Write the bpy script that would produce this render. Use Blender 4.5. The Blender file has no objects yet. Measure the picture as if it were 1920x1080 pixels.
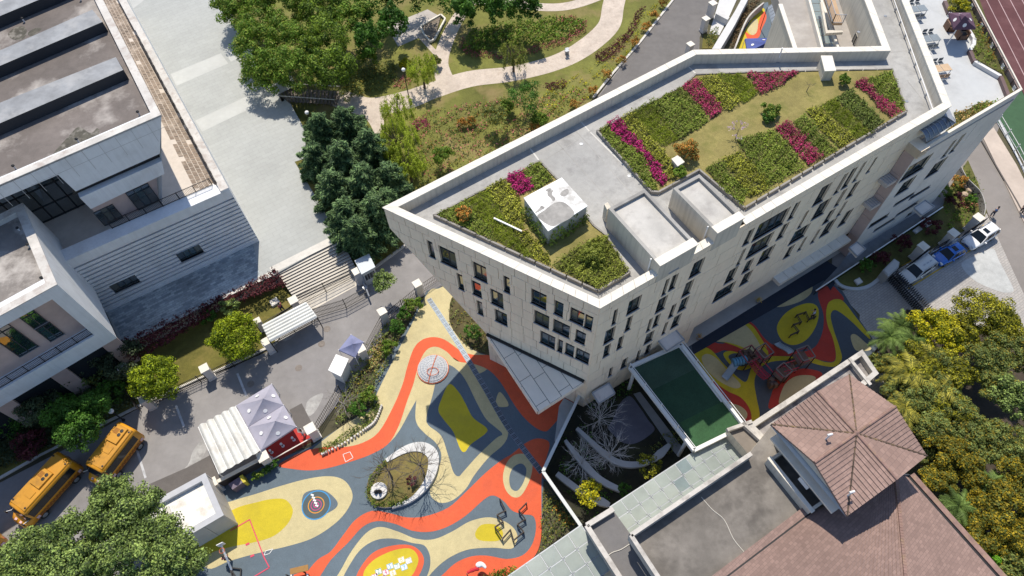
import bpy, bmesh, math, random
from mathutils import Vector, Matrix, noise
random.seed(11)
S = bpy.context.scene
COL = S.collection
rad = math.radians
# ------------------------------------------------------------------ camera, sky, sun
F_PX = 1280.0
CAM_H = 65.0
NX, NY = 996 - 960,1330 - 540
TILT = math.atan(math.hypot(NX, NY) / F_PX)
ROLL = math.atan2(NX, NY)
FWD = Vector((0, math.sin(TILT),-math.cos(TILT)))
RGT = Vector((1,0,0))
UPV = Vector((0, math.cos(TILT), math.sin(TILT)))
IX = RGT * math.cos(ROLL) - UPV * math.sin(ROLL)
IY = -UPV * math.cos(ROLL) - RGT * math.sin(ROLL)
cam_d = bpy.data.cameras.new('camera')
cam = bpy.data.objects.new('camera', cam_d)
COL.objects.link(cam)
cam_d.sensor_width = 36.0
cam_d.lens = 36.0 * F_PX / 1920.0
cam_d.clip_end = 3000
cam_d.clip_start = 0.5
M3 = Matrix((IX, -IY, -FWD)).transposed()
cam.matrix_world = Matrix.Translation((0,0, CAM_H)) @ M3.to_4x4()
S.camera = cam
SUN_EL, SUN_AZ = rad(60), rad(97)          # azimuth measured from +X, towards the sun
sdir = Vector((math.cos(SUN_EL) * math.cos(SUN_AZ), math.cos(SUN_EL) * math.sin(SUN_AZ), math.sin(SUN_EL)))
w = bpy.data.worlds.new('World')
S.world = w
w.use_nodes = True
nt = w.node_tree
bg = nt.nodes['Background']
sky = nt.nodes.new('ShaderNodeTexSky')
sky.sky_type = 'NISHITA'
sky.sun_disc = False
sky.sun_elevation = SUN_EL
sky.sun_rotation = math.pi / 2 - SUN_AZ
sky.air_density = 1.0
sky.dust_density = 0.6
sky.ozone_density = 2.5
nt.links.new(sky.outputs[0], bg.inputs[0])
bg.inputs[1].default_value = 0.128
sl = bpy.data.lights.new('sun', 'SUN')
sl.energy = 4.25
sl.angle = rad(0.5)
sl.color = (1.0,0.915,0.785)
so = bpy.data.objects.new('sun', sl)
COL.objects.link(so)
so.rotation_euler = sdir.to_track_quat('Z', 'Y').to_euler()
S.view_settings.view_transform = 'Standard'
S.view_settings.look = 'None'
S.view_settings.exposure = 0.3
S.view_settings.gamma = 1.0
S.view_settings.use_curve_mapping = False
S.cycles.max_bounces = 6
S.cycles.diffuse_bounces = 4
S.cycles.glossy_bounces = 3
S.cycles.transmission_bounces = 4
S.cycles.transparent_max_bounces = 6
# ------------------------------------------------------------------ geometry helpers
def P(x, y, z=0.0):
 """where the photograph's point (x, y) lies in the place, on the level z"""
 d = FWD * F_PX + IX * (x - 960) + IY * (y - 540)
 return Vector((0,0, CAM_H)) + d * ((z - CAM_H) / d.z)
def PP(pts, z=0.0):
 return [P(x, y, z) for x, y in pts]
def on_plane(x, y, o, n):
 d = FWD * F_PX + IX * (x - 960) + IY * (y - 540)
 c = Vector((0,0, CAM_H))
 return c + d * ((o - c).dot(n) / d.dot(n))
def T(ox, oy, k, pts):
 """turn coordinates read off an enlarged view back to the photograph's"""
 return [(ox + a / k, oy + b / k) for a, b in pts]
def spline(pts, n=6, closed=True):
 out = []
 m = len(pts)
 rng = range(m) if closed else range(m - 1)
 for i in rng:
  if closed:
   p0, p1, p2, p3 = pts[(i - 1) % m], pts[i], pts[(i + 1) % m], pts[(i + 2) % m]
  else:
   p0, p1, p2, p3 = pts[max(i - 1,0)], pts[i], pts[i + 1], pts[min(i + 2, m - 1)]
  for k in range(n):
   t = k / n
   out.append(tuple(0.5 * (2 * b + (c - a) * t + (2 * a - 5 * b + 4 * c - d) * t * t + (3 * b - a - 3 * c + d) * t ** 3)
                             for a, b, c, d in zip(p0, p1, p2, p3)))
 if not closed:
  out.append(tuple(pts[-1]))
 return out
def area2(pts):
 return sum(pts[i][0] * pts[(i + 1) % len(pts)][1] - pts[(i + 1) % len(pts)][0] * pts[i][1] for i in range(len(pts)))
def ccw(pts):
 return list(pts) if area2(pts) > 0 else list(reversed(pts))
def inset(pts, d):
 """inward offset of a counter-clockwise outline"""
 n = len(pts)
 out = []
 for i in range(n):
  a, b, c = Vector(pts[i - 1][:2]), Vector(pts[i][:2]), Vector(pts[(i + 1) % n][:2])
  u, v = (b - a).normalized(),(c - b).normalized()
  nu, nv = Vector((-u.y, u.x)), Vector((-v.y, v.x))
  k = 1 + nu.dot(nv)
  m = (nu + nv) / max(k, 0.25)
  q = b + m * d
  out.append(Vector((q.x, q.y, pts[i][2] if len(pts[i]) > 2 else 0)))
 return out
class MB:
 def __init__(self):
  self.v, self.f, self.m, self.mats, self.smooth = [],[],[],[], False
 def mi(self, m):
  if m not in self.mats:
   self.mats.append(m)
  return self.mats.index(m)
 def face(self, pts, m):
  b = len(self.v)
  self.v.extend(Vector(p) for p in pts)
  self.f.append(tuple(range(b, b + len(pts))))
  self.m.append(self.mi(m))
 def grid(self, rows, m, closed=False):
  b = len(self.v)
  n = len(rows[0])
  for r in rows:
   self.v.extend(Vector(p) for p in r)
  k = self.mi(m)
  for i in range(len(rows) - 1):
   for j in range(n if closed else n - 1):
    j2 = (j + 1) % n
    self.f.append((b + i * n + j, b + i * n + j2, b + (i + 1) * n + j2, b + (i + 1) * n + j))
    self.m.append(k)
 def prism(self, pts, z1, z0, m, mside=None, bottom=False):
  pts = ccw([(p[0], p[1]) for p in pts])
  t = [Vector((p[0], p[1], z1)) for p in pts]
  o = [Vector((p[0], p[1], z0)) for p in pts]
  self.face(t, m)
  for i in range(len(t)):
   j = (i + 1) % len(t)
   self.face([o[i], o[j], t[j], t[i]], mside or m)
  if bottom:
   self.face(list(reversed(o)), mside or m)
 def sheet(self, pts, z, m):
  self.face([Vector((p[0], p[1], z)) for p in ccw([(q[0], q[1]) for q in pts])], m)
 def box(self, c, s, m, rz=0.0, top=None):
  c = Vector(c)
  hx, hy, hz = s[0] / 2, s[1] / 2, s[2] / 2
  cs, sn = math.cos(rz), math.sin(rz)
  k = top if top else (1,1)
  P8 = []
  for z, sc in ((-hz, (1,1)),(hz, k)):
   for x, y in ((-hx, -hy),(hx, -hy),(hx, hy),(-hx, hy)):
    x, y = x * sc[0], y * sc[1]
    P8.append(c + Vector((x * cs - y * sn, x * sn + y * cs, z)))
  for q in ((3,2,1,0),(4,5,6,7),(0,1,5,4),(1,2,6,5),(2,3,7,6),(3,0,4,7)):
   self.face([P8[i] for i in q], m)
 def beam(self, a, b, wd, h, m, up=Vector((0,0,1))):
  a, b = Vector(a), Vector(b)
  d = (b - a).normalized()
  s = d.cross(up)
  if s.length < 1e-4:
   s = d.cross(Vector((1,0,0)))
  s.normalize()
  u = s.cross(d)
  q = [s * sx * wd / 2 + u * su * h / 2 for sx, su in ((-1,-1),(1,-1),(1,1),(-1,1))]
  A, B = [a + k for k in q],[b + k for k in q]
  self.face(A, m)
  self.face(list(reversed(B)), m)
  for i in range(4):
   j = (i + 1) % 4
   self.face([A[j], A[i], B[i], B[j]], m)
 def tube(self, pts, r, m, n=8, cap=True):
  pts = [Vector(p) for p in pts]
  rs = r if isinstance(r, (list, tuple)) else [r] * len(pts)
  rows = []
  for i, p in enumerate(pts):
   d = (pts[min(i + 1, len(pts) - 1)] - pts[max(i - 1,0)]).normalized()
   s = d.cross(Vector((0,0,1)))
   if s.length < 1e-3:
    s = Vector((1,0,0))
   s.normalize()
   u = s.cross(d)
   rows.append([p + (s * math.cos(2 * math.pi * k / n) + u * math.sin(2 * math.pi * k / n)) * rs[i] for k in range(n)])
  self.grid(rows, m, True)
  if cap:
   self.face(list(reversed(rows[0])), m)
   self.face(rows[-1], m)
 def lathe(self, c, prof, m, n=16):
  c = Vector(c)
  rows = [[c + Vector((r * math.cos(2 * math.pi * k / n), r * math.sin(2 * math.pi * k / n), z)) for k in range(n)] for r, z in prof]
  self.grid(rows, m, True)
  if prof[-1][0] > 1e-4:
   self.face(rows[-1], m)
 def build(self, name, parent=None, kind=None, label=None, smooth=False, loc=None):
  me = bpy.data.meshes.new(name)
  o = bpy.data.objects.new(name, me)
  off = Vector((0,0,0))
  if parent is not None:
   q = parent
   while q is not None:
    off = off + q.location
    q = q.parent
  if loc is not None:
   o.location = Vector(loc) - off
   off = Vector(loc)
  me.from_pydata([tuple(p - off) for p in self.v],[], self.f)
  for mm in self.mats:
   me.materials.append(mm)
  me.polygons.foreach_set('material_index', self.m)
  if smooth:
   bm = bmesh.new()
   bm.from_mesh(me)
   bmesh.ops.remove_doubles(bm, verts=bm.verts, dist=1e-4)
   bm.to_mesh(me)
   bm.free()
   me.polygons.foreach_set('use_smooth', [True] * len(me.polygons))
  me.update()
  COL.objects.link(o)
  if parent is not None:
   o.parent = parent
  if kind:
   o['kind'] = kind
  if label:
   o['label'] = label
  return o
def thing(name, label, cat, loc=(0,0,0), group=None, rz=0.0):
 o = bpy.data.objects.new(name, None)
 o.empty_display_size = 0.3
 COL.objects.link(o)
 o.location = Vector(loc)
 o.rotation_euler = (0,0, rz)
 o['label'] = label
 o['category'] = cat
 if group:
  o['group'] = group
 return o
def tag(o, label, cat, group=None, kind=None):
 o['label'] = label
 o['category'] = cat
 if group:
  o['group'] = group
 if kind:
  o['kind'] = kind
 return o
def dup(root, loc, rz=0.0, label=None, group=None, sc=None):
 r = root.copy()
 COL.objects.link(r)
 r.location = Vector(loc)
 r.rotation_euler = (0,0, rz)
 if sc is not None:
  r.scale = (sc, sc, sc) if not isinstance(sc, (tuple, list)) else sc
 if label:
  r['label'] = label
 if group:
  r['group'] = group
 for ch in list(root.children):
  c = ch.copy()
  COL.objects.link(c)
  c.parent = r
  for g in list(ch.children):
   d = g.copy()
   COL.objects.link(d)
   d.parent = c
 return r
def copy_part(src, name, loc, rot=(0,0,0), parent=None):
 c = src.copy()
 c.name = name
 COL.objects.link(c)
 c.location = loc
 c.rotation_euler = rot
 c.parent = parent
 return c
def heading(a, b, z=0.0):
 d = P(b[0], b[1], z) - P(a[0], a[1], z)
 return math.atan2(d.y, d.x)
# ------------------------------------------------------------------ materials
MATS = {}
def mat(name, col, rough=0.8, var=0.18, big=0.12, fine=2.5, stain=None, stain_amt=0.5, stain_scale=0.25, metal=0.0, spec=0.4, bump=0.0, streak=0.0,
  bump_scale=8.0, grain=0.0, island=0.0, trans=0.0, col2=None, coat=0.0):
 if name in MATS:
  return MATS[name]
 m = bpy.data.materials.new(name)
 m.use_nodes = True
 t = m.node_tree
 N, L = t.nodes, t.links
 b = N['Principled BSDF']
 b.inputs['Roughness'].default_value = rough
 b.inputs['Metallic'].default_value = metal
 b.inputs['Specular IOR Level'].default_value = spec
 if coat:
  b.inputs['Coat Weight'].default_value = coat
  b.inputs['Coat Roughness'].default_value = 0.05
 geo = N.new('ShaderNodeNewGeometry')
 def nz(scale, detail=4.0, rough_=0.55):
  n = N.new('ShaderNodeTexNoise')
  n.inputs['Scale'].default_value = scale
  n.inputs['Detail'].default_value = detail
  n.inputs['Roughness'].default_value = rough_
  L.new(geo.outputs['Position'], n.inputs['Vector'])
  return n.outputs['Fac']
 def ramp(fac, a, c, lo=0.3, hi=0.7):
  r = N.new('ShaderNodeValToRGB')
  r.color_ramp.elements[0].position, r.color_ramp.elements[1].position = lo, hi
  r.color_ramp.elements[0].color, r.color_ramp.elements[1].color = (*a, 1),(*c, 1)
  L.new(fac, r.inputs[0])
  return r.outputs[0]
 def mix(fac, a, c, mode='MIX'):
  x = N.new('ShaderNodeMix')
  x.data_type = 'RGBA'
  x.blend_type = mode
  for s, v in ((0, fac),(6, a),(7, c)):
   if hasattr(v, 'is_linked'):
    L.new(v, x.inputs[s])
   else:
    x.inputs[s].default_value = v if s == 0 else (*v, 1)
  return x.outputs[2]
 lo = tuple(c * (1 - var) for c in col)
 hi = tuple(min(c * (1 + var),0.95) for c in (col2 or col))
 c = ramp(nz(big, 5.0), lo, hi)
 if fine:
  c = mix(1.0, c, ramp(nz(fine, 6.0,0.65),(1 - var * 0.8,) * 3,(1 + var * 0.6,) * 3,0.25,0.75), 'MULTIPLY')
 if grain:
  c = mix(1.0, c, ramp(nz(22.0,2.0),(1 - grain,) * 3,(1 + grain,) * 3,0.3,0.7), 'MULTIPLY')
 if stain:
  f = ramp(nz(stain_scale, 7.0,0.62),(0,0,0),(1,1,1),0.5,0.66)
  g = N.new('ShaderNodeMath')
  g.operation = 'MULTIPLY'
  g.inputs[1].default_value = stain_amt
  L.new(f, g.inputs[0])
  c = mix(g.outputs[0], c, stain)
 if streak:
  mp = N.new('ShaderNodeMapping')
  mp.inputs['Scale'].default_value = (2.6,2.6,0.16)
  L.new(geo.outputs['Position'], mp.inputs['Vector'])
  sn = N.new('ShaderNodeTexNoise')
  sn.inputs['Scale'].default_value = 1.6
  sn.inputs['Detail'].default_value = 5.0
  L.new(mp.outputs[0], sn.inputs['Vector'])
  c = mix(1.0, c, ramp(sn.outputs['Fac'],(1 - streak,) * 3,(1.0,) * 3,0.28,0.56), 'MULTIPLY')
 if island:
  c = mix(1.0, c, ramp(geo.outputs['Random Per Island'],(1 - island,) * 3,(1 + island,) * 3,0.0,1.0), 'MULTIPLY')
 L.new(c, b.inputs['Base Color'])
 if bump:
  bn = N.new('ShaderNodeBump')
  bn.inputs['Strength'].default_value = bump
  bn.inputs['Distance'].default_value = 0.05
  L.new(nz(bump_scale, 5.0), bn.inputs['Height'])
  L.new(bn.outputs[0], b.inputs['Normal'])
 if trans:
  tr = N.new('ShaderNodeBsdfTranslucent')
  L.new(c, tr.inputs['Color'])
  ms = N.new('ShaderNodeMixShader')
  ms.inputs[0].default_value = trans
  L.new(b.outputs[0], ms.inputs[1])
  L.new(tr.outputs[0], ms.inputs[2])
  L.new(ms.outputs[0], N['Material Output'].inputs['Surface'])
 MATS[name] = m
 return m
LEAF = 1.55
def leafmat(name, col, col2, isl=0.35, trans=0.25, tip=None):
 """foliage: every leaf its own tint between two colours, broad drifts over the plant"""
 if name in MATS:
  return MATS[name]
 col, col2 = [tuple(min(c * LEAF, 0.8) for c in k) for k in (col, col2)]
 m = mat(name, col, 0.62,0.28,0.45,1.3, spec=0.25, island=isl, trans=trans, col2=col2)
 if tip:
  tip = (tuple(c * LEAF for c in tip[0]), tip[1])
  t = m.node_tree
  b = t.nodes['Principled BSDF']
  src = b.inputs['Base Color'].links[0].from_socket
  geo = [n for n in t.nodes if n.bl_idname == 'ShaderNodeNewGeometry'][0]
  r = t.nodes.new('ShaderNodeValToRGB')
  r.color_ramp.elements[0].position, r.color_ramp.elements[1].position = tip[1] - 0.02, tip[1] + 0.02
  r.color_ramp.elements[0].color, r.color_ramp.elements[1].color = (0,0,0,1),(1,1,1,1)
  wn = t.nodes.new('ShaderNodeTexWhiteNoise')
  wn.noise_dimensions = '1D'
  t.links.new(geo.outputs['Random Per Island'], wn.inputs['W'])
  t.links.new(wn.outputs['Value'], r.inputs[0])
  x = t.nodes.new('ShaderNodeMix')
  x.data_type = 'RGBA'
  t.links.new(r.outputs[0], x.inputs[0])
  t.links.new(src, x.inputs[6])
  x.inputs[7].default_value = (*tip[0],1)
  t.links.new(x.outputs[2], b.inputs['Base Color'])
  for n in t.nodes:
   if n.bl_idname == 'ShaderNodeBsdfTranslucent':
    t.links.new(x.outputs[2], n.inputs['Color'])
 return m
def brickmat(name, c1, c2, mortar, bw, bh, rough=0.8, ang=0.0, msize=0.012, var=0.2):
 """small paving seen from far: joints too fine to tell apart come from a brick pattern in the colour"""
 if name in MATS:
  return MATS[name]
 m = mat(name, c1, rough, var, 0.2,1.5)
 t = m.node_tree
 b = t.nodes['Principled BSDF']
 src = b.inputs['Base Color'].links[0].from_socket
 geo = [n for n in t.nodes if n.bl_idname == 'ShaderNodeNewGeometry'][0]
 mp = t.nodes.new('ShaderNodeMapping')
 mp.inputs['Rotation'].default_value = (0,0, ang)
 t.links.new(geo.outputs['Position'], mp.inputs['Vector'])
 br = t.nodes.new('ShaderNodeTexBrick')
 br.inputs['Color1'].default_value = (1,1,1,1)
 r = [a / max(b_, 1e-3) for a, b_ in zip(c2, c1)]
 br.inputs['Color2'].default_value = (*r, 1)
 br.inputs['Mortar'].default_value = (*[a / max(b_, 1e-3) for a, b_ in zip(mortar, c1)],1)
 br.inputs['Scale'].default_value = 1.0
 br.inputs['Brick Width'].default_value = bw
 br.inputs['Row Height'].default_value = bh
 br.inputs['Mortar Size'].default_value = msize
 t.links.new(mp.outputs[0], br.inputs['Vector'])
 x = t.nodes.new('ShaderNodeMix')
 x.data_type = 'RGBA'
 x.blend_type = 'MULTIPLY'
 x.inputs[0].default_value = 1.0
 t.links.new(src, x.inputs[6])
 t.links.new(br.outputs[0], x.inputs[7])
 t.links.new(x.outputs[2], b.inputs['Base Color'])
 return m
def glassmat(name, col, metal=0.0, ior=1.9, rough=0.03):
 if name in MATS:
  return MATS[name]
 m = mat(name, col, rough, 0.25,0.6,0, metal=metal, spec=0.8)
 m.node_tree.nodes['Principled BSDF'].inputs['IOR'].default_value = ior
 return m
def clearglass(name, col, rough=0.15, alpha=0.45):
 """frosted / tinted canopy glass: part see-through, part shiny"""
 if name in MATS:
  return MATS[name]
 m = mat(name, col, rough, 0.12,0.4,1.5, spec=0.7)
 m.node_tree.nodes['Principled BSDF'].inputs['Alpha'].default_value = alpha
 return m
concrete = mat('weathered concrete', (0.33,0.32,0.30),0.9,0.2,0.15,1.5, stain=(0.14,0.135,0.13), stain_amt=0.35, grain=0.08)
white_wall = mat('white wall paint', (0.72,0.72,0.70),0.75,0.07,0.3,1.2, stain=(0.45,0.44,0.42), stain_amt=0.25, stain_scale=0.6)
coping_m = mat('pale coping stone', (0.68,0.64,0.565),0.7,0.06,0.4,2.0, stain=(0.5,0.45,0.37), stain_amt=0.3, stain_scale=0.9)
panel_m = mat('beige facade panel', (0.94,0.79,0.615),0.62,0.05,0.25,1.0, stain=(0.52,0.45,0.38), stain_amt=0.2, stain_scale=0.5, streak=0.08)
joint_m = mat('dark joint', (0.16,0.145,0.13),0.9,0.1)
render_m = mat('beige render', (0.62,0.57,0.48),0.85,0.08,0.2,1.0, stain=(0.42,0.38,0.32), stain_amt=0.25, streak=0.2)
pink_m = mat('dusty pink wall', (0.50,0.38,0.345),0.8,0.08,0.3,1.2)
frame_m = mat('dark window frame', (0.035,0.042,0.05),0.45,0.1, spec=0.5)
sill_m = mat('grey metal sill', (0.34,0.36,0.39),0.4,0.08, metal=0.3)
glass_m = glassmat('dark window glass', (0.014,0.03,0.036), ior=2.5)
black_m = mat('black metal', (0.018,0.018,0.02),0.5,0.1)
white_metal = mat('white painted metal', (0.74,0.74,0.74),0.45,0.05)
grey_metal = mat('grey metal', (0.30,0.32,0.35),0.4,0.12,0.5,3.0, metal=0.4)
asphalt = mat('grey asphalt', (0.235,0.225,0.222),0.92,0.16,0.12,1.1, stain=(0.30,0.29,0.285), stain_amt=0.55, stain_scale=0.14, grain=0.10)
soil_m = mat('dark soil', (0.055,0.042,0.03),0.95,0.3,0.6,3.0)
grass_m = mat('mown grass', (0.115,0.115,0.026),0.95,0.30,0.25,1.6, stain=(0.22,0.175,0.06), stain_amt=0.55, stain_scale=0.4, grain=0.22, bump=0.5, bump_scale=14, col2=(0.16,0.15,0.04))
bark_m = mat('bark', (0.10,0.08,0.062),0.9,0.25,1.0,6.0)
# ------------------------------------------------------------------ foliage tools
import numpy as np
RNG = np.random.default_rng(5)
def leaf_object(name, pts, nrm, size, m, parent=None, kind=None, width=0.55, droop=None, off=None, rng=RNG):
 """one mesh of many small rhombic leaves; pts, nrm (N,3); size (N,)"""
 n = len(pts)
 pts = np.asarray(pts, float)
 nrm = np.asarray(nrm, float)
 nrm = nrm / np.maximum(np.linalg.norm(nrm, axis=1, keepdims=True),1e-6)
 if droop is None:
  r = rng.normal(size=(n, 3))
 else:
  r = np.asarray(droop, float)
 t = r - nrm * (r * nrm).sum(1, keepdims=True)
 t /= np.maximum(np.linalg.norm(t, axis=1, keepdims=True),1e-6)
 b = np.cross(nrm, t)
 L = size[:, None] * 0.5
 W = L * width
 fold = nrm * L * 0.22
 v = np.empty((n, 4,3))
 v[:, 0] = pts - t * L
 v[:, 1] = pts + b * W + fold
 v[:, 2] = pts + t * L
 v[:, 3] = pts - b * W + fold
 if off is not None:
  v -= np.asarray(off)
 me = bpy.data.meshes.new(name)
 me.vertices.add(n * 4)
 me.vertices.foreach_set('co', v.reshape(-1).astype(np.float32))
 me.loops.add(n * 4)
 me.loops.foreach_set('vertex_index', np.arange(n * 4, dtype=np.int32))
 me.polygons.add(n)
 me.polygons.foreach_set('loop_start', np.arange(0, n * 4,4, dtype=np.int32))
 me.materials.append(m)
 me.update(calc_edges=True)
 o = bpy.data.objects.new(name, me)
 COL.objects.link(o)
 if parent is not None:
  o.parent = parent
 if kind:
  o['kind'] = kind
 return o
def inside(poly, x, y):
 c = np.zeros(len(x), bool)
 n = len(poly)
 for i in range(n):
  x1, y1 = poly[i][0], poly[i][1]
  x2, y2 = poly[(i + 1) % n][0], poly[(i + 1) % n][1]
  cond = ((y1 > y) != (y2 > y))
  with np.errstate(divide='ignore', invalid='ignore'):
   xi = (x2 - x1) * (y - y1) / (y2 - y1 if y2 != y1 else 1e-9) + x1
  c ^= cond & (x < xi)
 return c
def scatter(poly, dens, rng=RNG):
 xs = [p[0] for p in poly]
 ys = [p[1] for p in poly]
 a = (max(xs) - min(xs)) * (max(ys) - min(ys))
 n = max(int(a * dens),4)
 x = rng.uniform(min(xs), max(xs), n)
 y = rng.uniform(min(ys), max(ys), n)
 k = inside(poly, x, y)
 return x[k], y[k]
def lump(x, y, s, seed=0.0):
 return (np.sin(x * s + seed) * np.cos(y * s * 1.17 + seed * 1.7) + 0.6 * np.sin(x * s * 2.3 - y * s * 1.9 + seed * 2.1) + 0.4 * np.sin(y * s * 4.1 + x * s * 3.3 + seed)) / 2.0
def bed(name, px, z, h, m, dens, size, label, cat='flower bed', group=None, parent=None, base=None, up=0.8, width=0.55, edge=True, seed=None, z_units=None, gap=0.0):
 """low planting filling an outline: an uneven mound of leaves over a soil sheet"""
 seed = random.random() * 9 if seed is None else seed
 poly = [(p.x, p.y) for p in PP(px, z)]
 x, y = scatter(poly, dens)
 wx, wy = lump(x, y, 2.7, seed + 5) * .22 + RNG.normal(size=len(x)) * .07, lump(y, x, 2.3, seed + 8) * .22 + RNG.normal(size=len(x)) * .07
 x, y = x + wx, y + wy
 if gap:
  k = lump(x, y, 1.9, seed + 3) > (gap * 2 - 1)
  x, y = x[k], y[k]
 n = len(x)
 hh = h * (0.6 + 0.5 * lump(x, y, 3.2, seed) + .35 * lump(x, y, 7.5, seed + 2)) * RNG.uniform(0.4,1.0, n) * np.where(RNG.uniform(size=n) < .03,1.7,1) + 0.02
 pts = np.stack([x, y, z + np.maximum(hh, 0.02)],1)
 nr = RNG.normal(size=(n, 3)) * (1 - up)
 nr[:, 2] += up
 root = thing(name, label, cat, (sum(p[0] for p in poly) / len(poly), sum(p[1] for p in poly) / len(poly), z), group) if parent is None else parent
 off = np.array(root.location)
 o = leaf_object('foliage', pts, nr, size * RNG.uniform(0.6,1.3, n), m, root, width=width, off=off)
 o['kind'] = 'stuff'
 if base:
  b = MB()
  b.sheet(poly, z + 0.02 + 0.004 * (seed % 1), base)
  b.build('soil', root)
 return root
def crown_points(rx, rz, ncl, clr, nleaf, seed, flat=0.0, top_bias=0.35, hollow=0.55, lobes=3):
 """leaf positions and normals for a crown centred on the origin: clumps spread through an uneven ellipsoid"""
 g = np.random.default_rng(seed)
 d = g.normal(size=(ncl, 3))
 d /= np.linalg.norm(d, axis=1, keepdims=True)
 d[:, 2] = np.where(d[:, 2] < -0.35,-d[:, 2] * g.uniform(0.2,1, ncl), d[:, 2])
 rr = g.uniform(hollow, 1.0, ncl) ** 0.6
 ph = np.arctan2(d[:, 1], d[:, 0])
 irr = 1 + 0.16 * np.sin(ph * lobes + seed) + 0.10 * np.sin(ph * (lobes * 2 + 1) + 2.3 * seed) + g.normal(size=ncl) * 0.05
 c = d * rr[:, None] * irr[:, None] * np.array([rx, rx, rz])
 P_, N_ = [],[]
 per = nleaf // ncl
 for i in range(ncl):
  r = clr * g.uniform(0.6,1.25)
  k = max(int(per * (r / clr) ** 1.5),6)
  e = g.normal(size=(k, 3))
  e[:, 2] += top_bias
  e /= np.linalg.norm(e, axis=1, keepdims=True)
  e2 = e * np.array([1.0,1.0,0.72 - flat * 0.3])
  P_.append(c[i] + e2 * (r * g.uniform(0.55,1.08, k))[:, None])
  nn = e + g.normal(size=(k, 3)) * 0.45
  nn[:, 2] += 0.25
  N_.append(nn)
 return np.concatenate(P_), np.concatenate(N_), g
def trunk_mesh(name, h, r, seed, parent, limbs=5, spread=1.6, m=None, base_z=0.0, up=0.9):
 g = random.Random(seed)
 b = MB()
 lean = Vector((g.uniform(-.2,.2), g.uniform(-.2,.2),0))
 top = Vector((0,0, base_z + h * 0.55)) + lean
 b.tube([Vector((0,0, base_z - 0.2)), Vector((0,0, base_z + h * .2)) + lean * .3, top],[r * 1.3, r, r * 0.75], m or bark_m, 8)
 for i in range(limbs):
  a = i * 2 * math.pi / limbs + g.uniform(-.5,.5)
  s = Vector((0,0, base_z + h * g.uniform(0.32,0.55))) + lean * .8
  e = top + Vector((math.cos(a) * spread * g.uniform(.6,1), math.sin(a) * spread * g.uniform(.6,1), h * g.uniform(.12,.4) * up))
  mid = s.lerp(e, .5) + Vector((g.uniform(-.2,.2), g.uniform(-.2,.2), h * 0.04))
  b.tube([s, mid, e],[r * .55, r * .36, r * .12], m or bark_m, 6)
 return b.build(name, parent)
def leafy_tree(kind, label, cat, loc, h, rx, rz, lm, seed, ncl=70, clr=0.8, nleaf=5000, leaf=0.3, group=None, tr=0.16, width=0.55, hollow=0.55, flat=0.0, limbs=6, lobes=3):
 t = thing(kind, label, cat, loc, group)
 trunk_mesh('trunk', h - rz, tr, seed, t, limbs, rx * 0.6)
 p, nn, g = crown_points(rx, rz, ncl, clr, nleaf, seed, hollow=hollow, flat=flat, lobes=lobes)
 p[:, 2] += h - rz
 leaf_object('crown', p, nn, leaf * g.uniform(0.6,1.3, len(p)), lm, t, width=width, rng=g)
 return t
def at_top(x, y, zc, z0=0.0):
 """foot of a plant whose crown centre is seen at (x, y) and stands zc high"""
 p = P(x, y, zc)
 return Vector((p.x, p.y, z0))
# ------------------------------------------------------------------ the setting: ground, plaza, roads, lawns
m = MB()
earth = mat('earth', (0.085,0.078,0.045),0.95,0.3,0.05,0.6, grain=0.15)
m.sheet([(-500,-400),(500,-400),(500,700),(-500,700)],-0.05, earth)
m.build('ground', kind='structure')
PLAZA_Z = 1.9
plaza_m = brickmat('pale plaza paving', (0.365,0.378,0.366),(0.345,0.357,0.345),(0.305,0.315,0.305),1.2,0.6,0.8, rad(-31),0.022,0.07)
m = MB()
plaza_px = [(232,648),(418,558),(520,512),(638,447),(600,380),(553,303),(575,296),(570,240),(545,195),(505,165),
   (420,0),(385,-90),(-60,-90),(-200,300),(140,640)]
plaza_pts = PP(plaza_px, PLAZA_Z)
m.prism(plaza_pts, PLAZA_Z, -0.02, plaza_m, concrete)
plaza = m.build('plaza', kind='structure')
# smoother paler bands let into the plaza paving
band_m = mat('pale polished paving', (0.42,0.43,0.415),0.6,0.07,0.3,2.0)
shade_pave_m = brickmat('shadow tinted blue grey paving', (0.42,0.46,0.47),(0.20,0.235,0.26),(0.24,0.25,0.26),0.62,0.28,0.85, rad(-31.5),0.02,0.25)
m = MB()
m.sheet(PP([(195,572),(470,434),(488,520),(418,552),(232,642)], PLAZA_Z), PLAZA_Z + 0.004, shade_pave_m)  # blue grey patch paints the building's cast shadow into the paving
m.build('shadow_paving', plaza)
for q in ([(320,139),(414,100),(428,119),(331,161)],[(421,97),(470,74),(480,92),(433,116)],
          [(366,226),(462,181),(474,201),(379,247)],[(478,174),(545,140),(556,160),(488,194)],[(233,-20),(300,-50),(310,-30),(250,16)]):
 m = MB()
 m.sheet(PP(q, PLAZA_Z), PLAZA_Z + 0.004, band_m)
 m.build('paving_band', plaza)
kerb_m = mat('pale kerb stone', (0.56,0.54,0.50),0.8,0.1,0.5,2.0)
m = MB()
m.sheet(PP([(418,560),(520,513),(516,505),(413,550)], PLAZA_Z), PLAZA_Z + 0.008, kerb_m)
m.sheet(PP([(512,513),(640,449),(633,438),(505,502)], PLAZA_Z), PLAZA_Z + 0.008, kerb_m)
m.build('edge_stone', plaza)
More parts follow.
